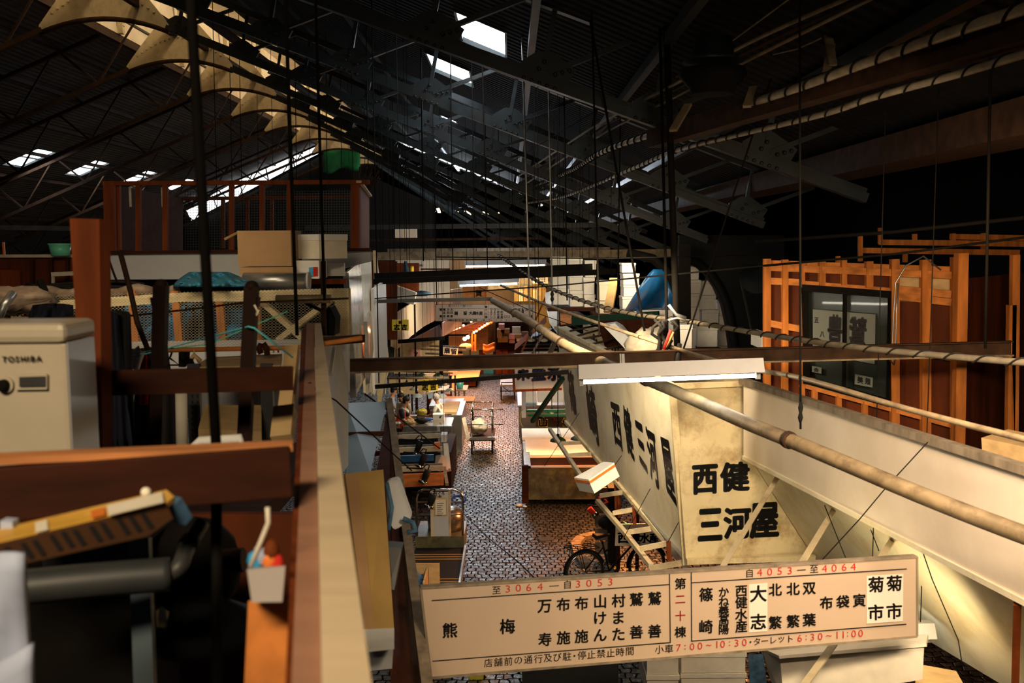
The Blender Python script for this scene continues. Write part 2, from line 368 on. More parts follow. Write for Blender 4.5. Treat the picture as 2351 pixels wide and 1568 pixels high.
# ================================================================ HALL: floor and roof
def cobble():
    m = bpy.data.materials.new('wet_cobble_setts'); m.use_nodes = True; nt = m.node_tree; N = nt.nodes; L = nt.links; b = N['Principled BSDF']
    tc = N.new('ShaderNodeTexCoord'); mp = N.new('ShaderNodeMapping'); mp.inputs['Scale'].default_value = (1, 1, 1)
    L.new(tc.outputs['Object'], mp.inputs[0])
    dn = N.new('ShaderNodeTexNoise'); dn.inputs['Scale'].default_value = 3; L.new(tc.outputs['Object'], dn.inputs[0])
    ad = N.new('ShaderNodeMixRGB'); ad.blend_type = 'LINEAR_LIGHT'; ad.inputs[0].default_value = .09; L.new(mp.outputs[0], ad.inputs[1]); L.new(dn.outputs['Color'], ad.inputs[2])
    br = N.new('ShaderNodeTexBrick'); br.inputs['Scale'].default_value = 1; br.inputs['Brick Width'].default_value = .13; br.inputs['Row Height'].default_value = .15
    br.inputs['Mortar Size'].default_value = .014; br.inputs['Mortar Smooth'].default_value = .6
    br.inputs['Color1'].default_value = (.045, .040, .034, 1); br.inputs['Color2'].default_value = (.018, .017, .015, 1); br.inputs['Mortar'].default_value = (.004, .004, .004, 1)
    L.new(ad.outputs[0], br.inputs[0]); L.new(br.outputs['Color'], b.inputs['Base Color'])
    nz = N.new('ShaderNodeTexNoise'); nz.inputs['Scale'].default_value = 9; nz.inputs['Detail'].default_value = 6; L.new(tc.outputs['Object'], nz.inputs[0])
    rr = N.new('ShaderNodeMapRange'); rr.inputs['From Min'].default_value = .35; rr.inputs['From Max'].default_value = .65; rr.inputs['To Min'].default_value = .16; rr.inputs['To Max'].default_value = .62; L.new(nz.outputs['Fac'], rr.inputs[0]); L.new(rr.outputs[0], b.inputs['Roughness'])
    inv = N.new('ShaderNodeMath'); inv.operation = 'SUBTRACT'; inv.inputs[0].default_value = 1; L.new(br.outputs['Fac'], inv.inputs[1])
    mu = N.new('ShaderNodeMath'); mu.operation = 'MULTIPLY_ADD'; mu.inputs[1].default_value = 1.1; L.new(nz.outputs['Fac'], mu.inputs[0]); L.new(inv.outputs[0], mu.inputs[2])
    bp = N.new('ShaderNodeBump'); bp.inputs['Strength'].default_value = 1; bp.inputs['Distance'].default_value = .035; L.new(mu.outputs[0], bp.inputs['Height']); L.new(bp.outputs[0], b.inputs['Normal'])
    L.new(inv.outputs[0], b.inputs['Specular IOR Level'])
    return m
ST(MB().box(-30, 30, -6, 75, -.3, 0), 'floor', cobble())

RX, RZ, SL = -7.2, 9.8, .42          # ridge of the near hall: x, z of the lower chord, slope
def skin_z(x): return RZ+1.2-SL*abs(x-RX)
def gx(Y): return .3-.087*(Y-10)     # second gusset drifts with the curve of the building
YT = [6+4.05*k for k in range(0, 12)]
# roof skins with real openings
def skin(xs, zf, holes, Ys, name, m):
    mb = MB()
    for i in range(len(xs)-1):
        for j in range(len(Ys)-1):
            if (i, j) in holes: continue
            a, b_ = xs[i], xs[i+1]
            mb.hexa([V((a, Ys[j], zf(a))), V((b_, Ys[j], zf(b_))), V((b_, Ys[j+1], zf(b_))), V((a, Ys[j+1], zf(a)))],
                    [V((a, Ys[j], zf(a)+.05)), V((b_, Ys[j], zf(b_)+.05)), V((b_, Ys[j+1], zf(b_)+.05)), V((a, Ys[j+1], zf(a)+.05))])
    return ST(mb, name, m)
def roofpane(x0, x1, y0, y1, zf, label, group=None, bars=1, pm='pane'):
    t = T('roof_skylight', ((x0+x1)/2, (y0+y1)/2, zf((x0+x1)/2)), label, 'skylight', group)
    K(MB().hexa([V((x0, y0, zf(x0)+.06)), V((x1, y0, zf(x1)+.06)), V((x1, y1, zf(x1)+.06)), V((x0, y1, zf(x0)+.06))],
                [V((x0, y0, zf(x0)+.08)), V((x1, y0, zf(x1)+.08)), V((x1, y1, zf(x1)+.08)), V((x0, y1, zf(x0)+.08))]), 'glass_pane', M[pm], t)
    f = MB()
    for k in range(bars+2):
        x = x0+(x1-x0)*k/(bars+1); f.bar(V((x, y0, zf(x)+.02)), V((x, y1, zf(x)+.02)), .03, .05)
    for y in (y0, y1): f.bar(V((x0, y, zf(x0)+.02)), V((x1, y, zf(x1)+.02)), .05, .06)
    K(f, 'frame', M['steel'], t)
XL = [-26, -14.65, -13.6, -8.5]
YL = [-4, 29.0, 30.2, 33.0, 34.2, 37.6, 38.8, 42.3, 43.6, 47.3, 50.6, 72]
YLh = {(1, 1), (1, 3), (1, 5), (1, 7)}
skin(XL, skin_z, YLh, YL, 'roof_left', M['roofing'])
for k, (a, b_) in enumerate(((29.0, 30.2), (33.0, 34.2), (37.6, 38.8), (42.3, 43.6))):
    roofpane(-14.65, -13.6, a, b_, skin_z, ('nearest', 'second nearest', 'third', 'farthest')[k]+' in the row of small square skylights in the left roof slope', None)
gw = T('gable_window', P(580, 500, 47.5), 'long glazed gable strip blazing white down the far left roof slope', 'window')
gq = [P(425, 478, 47.5), P(733, 312, 47.5), P(736, 352, 47.5), P(440, 508, 47.5)]
K(MB().plate(gq, .03), 'glass_pane', M['pane2'], gw)
for f_ in (0, .2, .4, .6, .8, 1): K(MB().bar(gq[0].lerp(gq[1], f_)+V((0, -.05, 0)), gq[3].lerp(gq[2], f_)+V((0, -.05, 0)), .06, .04), 'glazing_bar', M['steel'], gw)
K(MB().bar(gq[0]+V((0, -.06, .05)), gq[1]+V((0, -.06, .05)), .1, .2), 'top_rail', M['steel'], gw); K(MB().bar(gq[3]+V((0, -.06, -.05)), gq[2]+V((0, -.06, -.05)), .1, .12), 'bottom_rail', M['steel'], gw)
ST(MB().plate([P(300, 600, 47.8), P(440, 510, 47.8), P(736, 354, 47.8), P(1000, 470, 47.8), P(1000, 640, 47.8), P(300, 640, 47.8)], .1), 'wall_gable', M['black'])
XR = [-5.7, -1.75, -1.35, -.65, -.05, 3.6]
YR = [-4, 12.1, 13.85, 16.2, 17.9, 20.9, 22.0, 25.2, 26.1, 40.5, 47, 72]
YRh = {(3, 1), (2, 3), (1, 5), (1, 7), (0, 9), (1, 9), (2, 9)}
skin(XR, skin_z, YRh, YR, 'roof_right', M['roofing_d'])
for (a, b_, c, d), l in (((-.65, -.05, 12.1, 13.85), 'largest bright skylight overhead in the right roof slope'), ((-1.35, -.65, 16.2, 17.9), 'second bright skylight behind the largest one'),
                         ((-1.75, -1.35, 20.9, 22.0), 'narrow third skylight behind the second one'), ((-1.75, -1.35, 25.2, 26.1), 'small fourth skylight farthest up the row')):
    roofpane(a, b_, c, d, skin_z, l, None, 0)
roofpane(-5.7, -.65, 40.5, 47, skin_z, 'far glazed bay glinting white through the steel trusses', None, 8, 'pane2')
# second hall roof beyond the valley: rises to the right, dark
z2 = lambda x: skin_z(3.6)+.36*(x-3.6)
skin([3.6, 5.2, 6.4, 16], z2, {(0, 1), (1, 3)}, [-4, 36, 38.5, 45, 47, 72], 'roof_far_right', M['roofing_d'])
roofpane(3.6, 5.2, 36, 38.5, z2, 'barred skylight low in the far roof beyond the valley', None, 5)
roofpane(5.2, 6.4, 45, 47, z2, 'small far skylight right of the barred one', None, 1)
# ends of the hall
ST(MB().box(-30, 20, 71.8, 72, 0, 14), 'wall_far', M['black'])
ST(MB().box(-26.2, -26, -4, 72, 0, 12), 'wall_left', M['black'])
ST(MB().box(16, 16.2, -4, 72, 0, 13), 'wall_right', M['black'])
# valley gutter girder
ST(MB().bar(V((3.6, -4, skin_z(3.6)-.15)), V((3.6, 71, skin_z(3.6)-.15)), .5, .25), 'trim_valley', M['rust'])

# lantern over the ridge: pale lining on the left, glazing on the right
lan = T('roof_lantern', (RX, 30, 11), 'pale lined lantern running along the roof ridge, lit from its side', 'roof lantern')
for k in range(len(YT)-1):
    y0, y1 = YT[k], YT[k+1]
    K(MB().plate([V((-8.5, y0+.06, 10.1)), V((-8.5, y1-.06, 10.1)), V((-8.7, y1-.06, 12.4)), V((-8.7, y0+.06, 12.4))], .04), 'lining_panel', M['sheet'], lan)
K(MB().plate([V((-5.75, 4, 11.6)), V((-5.75, 55, 11.6)), V((-5.75, 55, 12.3)), V((-5.75, 4, 12.3))], .02), 'side_glazing', M['glow'], lan)
K(MB().hexa([V((-8.7, 4, 12.4)), V((-5.7, 4, 12.4)), V((-5.7, 60, 12.4)), V((-8.7, 60, 12.4))], [V((-8.7, 4, 12.5)), V((-5.7, 4, 12.5)), V((-5.7, 60, 12.5)), V((-8.7, 60, 12.5))]), 'lantern_roof', M['sheet'], lan)
K(MB().plate([V((-5.72, 4, 10.4)), V((-5.72, 60, 10.4)), V((-5.72, 60, 11.6)), V((-5.72, 4, 11.6))], .05), 'right_cheek', M['rust'], lan)

ORD = ['nearest', 'second', 'third', 'fourth', 'fifth', 'sixth', 'seventh', 'eighth', 'ninth', 'tenth', 'eleventh', 'twelfth']
def rivets(mb, c, ux, uz, pts, ny, r=.022):
    for a, b_ in pts:
        p = c+ux*a+uz*b_; mb.lathe([(r, 0), (r*.9, r*.5), (r*.4, r*.8)], p, 6, Matrix(((1, 0, 0), (0, 0, -1), (0, 1, 0))))
def truss(k, Y):
    G = V((gx(Y), Y, 7.1)); top = V((RX, Y, RZ)); d = (G-top); sl = d.z/d.x
    pt = lambda x, o=0: V((x, Y, top.z+(x-RX)*sl+o))
    xe = 3.55; far = k > 6
    # right half
    t = T('roof_truss', pt(RX), f'{ORD[k]} riveted steel roof truss overhead counting back from the camera', 'roof truss')
    if k >= 1:
        K(MB().bar(pt(RX+1.1), pt(xe), .12, .095).bar(pt(RX+1.1, .06), pt(xe, .06), .02, .08), 'lower_chord', M['steel'], t)
        K(MB().bar(pt(RX, .85), pt(xe, .75), .12, .10), 'upper_chord', M['steel'], t)
        nodes = [G.x-1.1*i for i in range(-3, 6)] if not far else [G.x-2.2*i for i in range(-1, 4)]
        for i, x in enumerate(nodes):
            if not (RX+1 < x < xe-.2): continue
            c = pt(x); e = (pt(x+1)-c).normalized(); u = V((-e.z, 0, e.x))
            q = MB().hexa([c+e*a+u*b_-V((0, .02, 0)) for a, b_ in ((-.22, 0), (.26, 0), (.30, .22), (.02, .30), (-.12, .26), (-.24, .12))],
                          [c+e*a+u*b_+V((0, .02, 0)) for a, b_ in ((-.22, 0), (.26, 0), (.30, .22), (.02, .30), (-.12, .26), (-.24, .12))])
            if k < 6: rivets(q, c-V((0, .06, 0)), e, u, [(-.16, -.03), (-.08, -.03), (0, -.03), (.08, -.03), (.16, -.03), (-.05, .1), (-.02, .18), (.12, .1), (.18, .14), (.24, .18)], -1)
            K(q, 'gusset_plate', M['steel'], t)
            if i > 5 and k > 4: continue
            K(MB().bar(c+u*.1, pt(x+.16, .8), .05, .06), 'web_bar', M['steel'], t)
            K(MB().bar(c+u*.1+e*.05, pt(x+1.0, .78), .07, .05), 'web_brace', M['steel'], t)
    # left half with its curved cream knee at the ridge
    pl = lambda x, o=0: V((x, Y, RZ-SL*(RX-x)+o))
    xl = -19
    K(MB().bar(pl(RX-1.1), pl(xl), .12, .09), 'left_lower_chord', M['rust'], t)
    K(MB().bar(pl(RX-1.2, 1.0), pl(xl, 1.0), .1, .08), 'left_upper_chord', M['rust'], t)
    n = 6
    for i in range(n):
        x = RX-1.8-i*1.9
        K(MB().bar(pl(x), pl(x-.8, 1.0), .05, .05), 'web_bar', M['rust'], t)
        if k > 2: K(MB().bar(pl(x), pl(x+.9, 1.0), .04, .04), 'web_brace', M['rust'], t)
    if k >= 2:
        a = MB(); N_ = 10; lo = []; hi = []
        for i in range(N_+1):
            s = i/N_*2-1; x = RX+s*1.15; zz = RZ-.483+.2415*(1-s*s)
            lo.append(V((x, Y-.03, zz-.05))); hi.append(V((x, Y-.03, zz+.10+.72*min(1, 1.5*(1-abs(s))))))
        for i in range(N_):
            q = [lo[i], lo[i+1], hi[i+1], hi[i]]; a.hexa(q, [p+V((0, .06, 0)) for p in q])
        if k < 8: rivets(a, V((RX, Y-.04, RZ)), V((1, 0, 0)), V((0, 0, 1)), [(s*.1, .22-.09*(abs(s)/5)**2-.12*(abs(s)/10)) for s in range(-9, 10)], -1, .025)
        K(a, 'ridge_knee', M['creamst'], t); K(MB().tube([p+V((0, .03, .02)) for p in lo], .05, 6), 'knee_flange', M['rust'], t)
        K(MB().bar(V((RX-1.25, Y, 10.1)), V((RX-1.25, Y, 12.4)), .12, .12), 'lantern_post', M['creamst'], t)
    return t
for k, Y in enumerate(YT): truss(k, Y)
# ridge beams and purlins
for i, (x, z, w_) in enumerate(((RX-.1, RZ+.35, .16), (RX+1.3, RZ+.1, .12), (RX+.6, RZ-.02, .10), (RX-1.35, RZ+.2, .12))):
    S(MB().bar(V((x, 5, z)), V((x, 60, z)), w_, w_*1.3), 'ridge_beam', M['rust'],
      ('rusty beam along the very ridge of the roof', 'rusty beam just right of the roof ridge', 'thin rusty beam under the ridge knees', 'rusty beam at the foot of the pale lantern lining')[i], 'roof beam')
for i, x in enumerate((-9.8, -11.1, -12.4, -13.7, -15.0, -16.3, -17.6)):
    z = skin_z(x)-.1
    S(MB().bar(V((x, 5, z)), V((x, 58, z)), .08, .1), 'purlin', M['rust'], 'thin rusty purlin running under the left corrugated roof slope', 'purlin', 'purlins under the left roof slope')
for i, x in enumerate((-4.8, -3.6, -2.4, .25, 1.4, 2.5)):
    z = skin_z(x)-.1
    S(MB().bar(V((x, 5, z)), V((x, 70, z)), .08, .1), 'purlin', M['steel'], 'dark steel purlin running under the right roof slope', 'purlin', 'purlins under the right roof slope')
# bright slats seen through the lantern on its right side, and the gable trellis far away
for i, (x, y, Y) in enumerate(((575, 72, 24), (610, 92, 24), (640, 108, 25), (720, 165, 28), (762, 215, 30), (775, 235, 31))):
    pass
# green tarpaulin below the ridge, far left
tp = lambda u, v: P(742+u*85, 345+v*50-u*8+6*math.sin(u*9)*v, 46+v*.5)
S(MB().grid(tp, 12, 6), 'green_tarpaulin', M['greent'], 'green tarpaulin slung under the ridge at the far end of the hall', 'tarpaulin')
# golden slatted eaves strip in the far distance
gt = T('far_eaves_grille', P(1010, 485, 60), 'far golden strip of slatted light under the distant eaves', 'eaves grille')
for i in range(26):
    x = 852+i*11.5; y = 468+i*.85
    if i in (2, 9, 16, 21): continue
    h = 7+3*math.sin(i*2.1)
    K(MB().plate([P(x, y, 60), P(x+7, y-h*.2, 60), P(x+11, y+h, 60), P(x+4, y+h, 60)], .03), 'light_slot', M['glow'], gt)
# ================================================================ RIGHT SIDE
def roof_z(x): return 12.4 if -8.6 < x < -5.75 else (skin_z(x) if x < 3.6 else skin_z(3.6)+.36*(x-3.6))
def bounds(o):
    pts = []
    def rec(q, off):
        if q.type == 'MESH': pts.extend(q.matrix_basis.to_3x3()@v.co+off for v in q.data.vertices)
        for c in KD.get(q.name, []): rec(c, off+c.location)
    rec(o, V(o.location)); return [min(p[i] for p in pts) for i in range(3)], [max(p[i] for p in pts) for i in range(3)]
KD = {}
def index():
    KD.clear()
    for q in C.objects:
        if q.parent: KD.setdefault(q.parent.name, []).append(q)
def hang(o, zt=None, fr=(.15, .85), rr=.004):          # thin suspension wires up to the roof
    index(); lo, hi = bounds(o)
    for f in fr:
        x = lo[0]+(hi[0]-lo[0])*f; y = (lo[1]+hi[1])/2; K(MB().tube([V((x, y, hi[2]-.02)), V((x, y, (zt or roof_z(x))))], rr, 4), 'suspension_wire', M['wire'], o)
def legs(o, z0=0, w_=.05):
    index(); lo, hi = bounds(o)
    for x in (lo[0]+.06, hi[0]-.06): K(MB().bar(V((x, (lo[1]+hi[1])/2, z0)), V((x, (lo[1]+hi[1])/2, lo[2]+.01)), w_, w_), 'support_leg', M['woodk'], o)
def deck(x0, x1, y, Y, d, label):
    a = P(x0, y, Y); b_ = P(x1, y, Y); z = min(a.z, b_.z); t = T('storage_deck', ((a.x+b_.x)/2, Y+d/2, 0), label, 'deck')
    K(MB().box(a.x-.05, b_.x+.05, Y-.03, Y+d+.03, z-.06, z+.002), 'deck_board', M['woodd'], t)
    if 'tall styrofoam' in label or 'buff' in label: hang(t); return
    for x in (a.x, b_.x): K(MB().box(x-.03, x+.03, Y+d/2-.03, Y+d/2+.03, 0, z-.06), 'post', M['woodd'], t)
# ---- the hanging aisle sign nearest the camera
def hang_sign(name, q, t, label, fn, kw=None):
    TL, TR, BR, BL = q
    s = T(name, (TL+TR)/2, label, 'sign')
    K(MB().plate([TL, TR, BR, BL], t), 'sign_board', M['sign'], s)
    f = MB(); n = (TR-TL).cross(BL-TL).normalized()
    if n.dot(EYE-TL) < 0: n = -n
    fw = .012*t/.03
    for a, b_ in ((TL, TR), (TR, BR), (BR, BL), (BL, TL)): f.bar(a-n*t/2, b_-n*t/2, fw, t+fw, upv=n)
    K(f, 'edge_trim', M['woodg'], s)
    kk = Ink(TL, TR, BL, .003*t/.03+fw*0); rr = Ink(TL, TR, BL, .003*t/.03); fn(kk, rr, s)
    kk.put(M['ink'], s, 'lettering', 'black lettering'); rr.put(M['red'], s, 'lettering', 'red lettering'); return s
def sign20(k, r, s):
    for pp in ([(1720, 1341), (1762, 1338), (1762, 1449), (1720, 1452)], [(1990, 1322), (2074, 1317), (2073, 1426), (1990, 1432)]):
        pw = Ink(P(966, 1350, 5.0), P(2105, 1278, 5.55), P(990, 1556, 5.0), .0015); pw.poly(pp); pw.put(M['signp'], s, 'patch', 'paler overpainted patch')
    sl = -.058
    for c, x, y in (('至', 1140, 1355), ('自', 1303, 1342), ('自', 1721, 1316), ('至', 1869, 1306)): k.ch(c, x, y, 21, sl, .012)
    for c, x, y in zip('30643053', (1166, 1190, 1214, 1240, 1327, 1352, 1377, 1401), (1352, 1350, 1349, 1347, 1341, 1339, 1338, 1336)): r.ch(c, x, y, 24, sl, .006, 1.15)
    for c, x, y in zip('40534064', (1744, 1767, 1790, 1813, 1893, 1915, 1938, 1959), (1314, 1313, 1311, 1310, 1305, 1304, 1302, 1301)): r.ch(c, x, y, 24, sl, .006, 1.1)
    k.line(1261, 1346, 1283, 1344.5, 2); k.line(1830, 1309.5, 1850, 1308, 2)
    k.line(991, 1379, 1536, 1342, 2.5); k.line(993, 1518, 1540, 1475, 2.5); k.line(1537, 1315, 1539, 1475, 2.5); k.line(1587, 1312, 1588, 1472, 2.5)
    k.line(1588, 1338, 2082, 1306, 2.5); k.line(1587, 1472, 2081, 1433, 2.5)
    for c, x, y, e in (('万', 1250, 1392, 34), ('寿', 1251, 1468, 32), ('布', 1293, 1388, 32), ('施', 1294, 1464, 32), ('布', 1335, 1385, 32), ('施', 1335, 1461, 32),
        ('山', 1378, 1381, 33), ('け', 1378, 1419, 33), ('ん', 1378, 1458, 33), ('村', 1420, 1379, 32), ('ま', 1420, 1418, 33), ('た', 1420, 1456, 33), ('鷲', 1461, 1376, 32), ('善', 1461, 1451, 32),
        ('鷲', 1503, 1374, 32), ('善', 1503, 1449, 32), ('熊', 1033, 1447, 36), ('梅', 1165, 1438, 36), ('第', 1562, 1340, 27), ('棟', 1562, 1451, 27),
        ('篠', 1621, 1365, 33), ('崎', 1621, 1439, 33), ('か', 1662, 1359, 25), ('ね', 1662, 1381, 25), ('義', 1662, 1402, 25), ('高', 1662, 1423, 25), ('陽', 1662, 1445, 25),
        ('西', 1702, 1357, 29), ('健', 1702, 1383, 29), ('水', 1702, 1411, 29), ('産', 1702, 1438, 29), ('大', 1741, 1363, 40), ('志', 1741, 1427, 38), ('北', 1780, 1354, 31), ('繁', 1780, 1429, 31),
        ('北', 1821, 1352, 31), ('繁', 1821, 1426, 31), ('双', 1858, 1351, 31), ('葉', 1858, 1423, 31), ('布', 1897, 1384, 31), ('袋', 1935, 1381, 31), ('寅', 1973, 1378, 31),
        ('菊', 2011, 1342, 38), ('市', 2011, 1406, 38), ('菊', 2053, 1339, 38), ('市', 2053, 1403, 38)): k.ch(c, x, y, e, sl, .026)
    for c, x, y in (('二', 1562, 1376), ('十', 1562, 1414)): r.ch(c, x, y, 25, sl, .02)
    xs = (1121, 1144, 1167, 1190, 1213, 1236, 1258, 1280, 1302, 1319, 1336, 1358, 1380, 1402, 1424, 1446)
    for c, x in zip('店舗前の通行及び駐・停止禁止時間', xs): k.ch(c, x, 1522-(x-1121)*.083, 21, -.08, .01)
    for c, x in (('小', 1514), ('車', 1536)): k.ch(c, x, 1491-(x-1514)*.08, 21, -.08, .01)
    for c, x in zip('7:00~10:30', (1558, 1573, 1589, 1607, 1627, 1646, 1659, 1675, 1691, 1709)): r.ch(c, x, 1487-(x-1558)*.08, 23, -.08, .006, 1.05)
    for c, x in zip('・ターレット', (1723, 1738, 1756, 1776, 1794, 1815)): k.ch(c, x, 1474-(x-1723)*.08, 19, -.08, .01)
    for c, x in zip('6:30~11:00', (1836, 1851, 1865, 1883, 1903, 1922, 1936, 1946, 1960, 1976)): r.ch(c, x, 1465-(x-1836)*.08, 23, -.08, .006, 1.05)
hang_sign('aisle_sign', [P(966, 1350, 5.0), P(2105, 1278, 5.55), P(2105, 1461, 5.55), P(990, 1556, 5.0)], .03,
          'large cream hanging sign with rows of black shop names in the foreground', sign20)
# ---- farther aisle sign
def sign19(k, r, s):
    for c, x in zip('至3052一自3041', (1032, 1038, 1043, 1048, 1053, 1059, 1065, 1069, 1074, 1079, 1083)): (k if c in '至自一' else r).ch(c, x, 702, 6, 0, .02)
    for c, x in zip('自4041一至4052', (1148, 1153, 1158, 1163, 1168, 1173, 1179, 1184, 1189, 1194, 1199)): (k if c in '至自一' else r).ch(c, x, 702, 6, 0, .02)
    k.line(1006, 708, 1110, 708, .6); k.line(1006, 732, 1110, 732, .6); k.line(1112, 699, 1112, 736, .6); k.line(1121, 699, 1121, 736, .6); k.line(1122, 708, 1226, 708, .6); k.line(1122, 732, 1226, 732, .6)
    for t_, x, ys in (('巻島', 1012, (711, 726)), ('美志吉', 1020, (711, 718, 726)), ('大四郎', 1029, (711, 718, 726)), ('大四郎', 1037, (711, 718, 726)), ('ウエケン', 1128, (711, 716, 722, 728)), ('ウエケン', 1136, (711, 716, 722, 728)),
                      ('一政水産', 1144, (711, 716, 722, 728)), ('一政水産', 1152, (711, 716, 722, 728)), ('末盛水産', 1192, (711, 716, 722, 728)), ('末盛水産', 1200, (711, 716, 722, 728)), ('丸光', 1209, (711, 726)), ('山徳', 1219, (711, 726)), ('三喜', 1178, (711, 726))):
        for c, y in zip(t_, ys): k.ch(c, x, y, 6.6, 0, .03)
    for x in (1160, 1168): k.ch('口', x, 727, 6.6, 0, .03); k.ch('八', x, 712, 6.6, 0, .03)
    for c, x in zip('扇留', (1047, 1068)): k.ch(c, x, 719, 9, 0, .035)
    for c, x in zip('大昌水産', (1081, 1089, 1096, 1104)): k.ch(c, x, 719, 9, 0, .03)
    for c, y, kk in (('第', 705, k), ('十', 712, r), ('九', 720, r), ('棟', 728, k)): kk.ch(c, 1116, y, 6.5, 0, .03)
    for i, c in enumerate('店舗前の通行及び駐・停止禁止時間'): k.ch(c, 1029+i*4.3, 735, 4.2, 0, .03)
    for i, c in enumerate('小車'): k.ch(c, 1106+i*5, 735, 4.2, 0, .03)
    for i, c in enumerate('7:00~10:30'): r.ch(c, 1116+i*4, 735, 5, 0, .03)
    for i, c in enumerate('・ターレット'): k.ch(c, 1158+i*4, 735, 4, 0, .03)
    for i, c in enumerate('6:30~11:00'): r.ch(c, 1183+i*3.6, 735, 5, 0, .03)
hang_sign('aisle_sign', [P(1000, 699, 25), P(1230, 699, 25), P(1229, 739, 25), P(1000, 737, 25)], .03,
          'smaller white hanging sign far down the aisle above the stalls', sign19)

# ---- the big lettered awning box
bx = T('awning_box', P(1575, 1295, 9.1), 'big cream awning box with bold black brush lettering on the right of the aisle', 'awning')
sp = [P(1278, 752, 16.4), P(1545, 885, 9.1), P(1576, 1294, 9.1), P(1301, 968, 16.4)]
def flat(q, i0, i1, i2, px):       # keep the listed corners, push the others onto their plane
    n = (q[i1]-q[i0]).cross(q[i2]-q[i0]); return [p if i in (i0, i1, i2) else onplane(*px[i], q[i0], n) for i, p in enumerate(q)]
sp = flat(sp, 0, 1, 3, [(1278, 752), (1545, 885), (1576, 1294), (1301, 968)])
side = K(MB().plate(sp, .03), 'side_panel', M['cream'], bx)
ik = Ink(sp[0], sp[1], sp[3])
def seg(c, x0, x1, t0, t1, lean=.0, bold=.045):   # character quad between columns x0..x1 (px) with own top/bottom at each
    ik.quad(c, [(x0, t0[0]), (x1, t1[0]), (x1+lean, t1[1]), (x0+lean, t0[1])], bold)
for a_ in (('篠', 1300, 1316, (845, 940), (852, 962), 10), ('崎', 1342, 1364, (877, 1000), (890, 1031), 14), ('西', 1401, 1421, (921, 1018), (930, 1040), 10), ('健', 1427, 1446, (926, 1035), (940, 1064), 12),
           ('三', 1456, 1475, (962, 1060), (975, 1091), 13), ('河', 1480, 1502, (975, 1100), (990, 1130), 14), ('屋', 1513, 1537, (1000, 1130), (1012, 1170), 18)): seg(*a_, .045)
K(ik.mb, 'lettering', M['brush'], side)
tr = MB()
for a, b_ in ((sp[0], sp[1]), (sp[3], sp[2])): tr.bar(a+V((-.015, 0, 0)), b_+V((-.015, 0, 0)), .05, .05)
tr.bar(sp[1]+V((-.01, -.01, 0)), sp[2]+V((-.01, -.01, 0)), .06, .06)
K(tr, 'edge_batten', M['creamd'], bx)
fp = [P(1545, 885, 9.1), P(1706, 878, 9.25), P(1722, 1052, 9.25), P(1870, 1285, 9.2), P(1576, 1294, 9.1)]
fp = flat(fp, 0, 1, 4, [(1545, 885), (1706, 878), (1722, 1052), (1870, 1285), (1576, 1294)])
front = K(MB().plate(fp, .03), 'front_panel', M['creamd'], bx, 'mould-stained front panel')
fi = Ink(fp[0], fp[1], fp[4])
def zq(c, x0, y0, x1, y1, lean=0): fi.quad(c, [(1480+x0/3.267+lean, 840+y0/3.267), (1480+x1/3.267+lean, 840+(y0-12)/3.267), (1480+x1/3.267, 840+(y1-12)/3.267), (1480+x0/3.267, 840+y1/3.267)], .048)
zq('西', 355, 745, 550, 970); zq('健', 565, 725, 790, 950); zq('三', 398, 1075, 585, 1320); zq('河', 590, 1065, 800, 1305); zq('屋', 785, 1030, 1010, 1300)
K(fi.mb, 'lettering', M['brush'], front)
for a, b_ in (((1545, 887), (1706, 880)), ((1576, 1289), (1870, 1280))): K(MB().bar(P(*a, 9.07), P(*b_, 9.2), .05, .05), 'edge_batten', M['creamd'], bx)
# back board of the hollow box and the iron rods across its open top
bk = [P(1338, 742, 16.6), P(1700, 862, 11.2), P(1700, 930, 11.2), P(1345, 845, 16.6)]
bk = flat(bk, 0, 1, 3, [(1338, 742), (1700, 862), (1700, 930), (1345, 845)])
back = K(MB().plate(bk, .03), 'back_panel', M['creamd'], bx)
bi = Ink(bk[0], bk[1], bk[3])
for c, x0, x1, y0, y1 in (('小', 1352, 1374, 762, 806), ('川', 1400, 1420, 780, 812), ('松', 1436, 1452, 790, 822)): bi.quad(c, [(x0, y0), (x1, y0+8), (x1+2, y1+6), (x0+2, y1)], .05)
K(bi.mb, 'lettering', M['brush'], back)
br_ = Ink(bk[0], bk[1], bk[3])
for c, y in (('大', 776), ('水', 788), ('産', 800)): br_.quad(c, [(1389, y-5), (1398, y-3), (1398, y+7), (1389, y+5)], .04)
K(br_.mb, 'lettering', M['redc'], back, 'small red lettering')
for i, (x, y, x2, y2) in enumerate(((1285, 748, 1372, 738), (1308, 760, 1385, 744), (1322, 772, 1402, 750), (1336, 778, 1425, 762), (1358, 790, 1422, 776), (1385, 803, 1448, 788), (1405, 812, 1478, 788), (1418, 818, 1490, 793), (1440, 838, 1520, 812))):
    K(MB().tube([P(x, y, 15.8-i*.6), P(x2, y2, 15.9-i*.5)], .016, 6), 'iron_rod', M['rust'], bx)
K(MB().plate([P(1280, 749, 16.3), P(1300, 748, 16.7), P(1420, 812, 12.6), P(1392, 813, 12.2)], .03), 'top_ledge', M['cream'], bx)
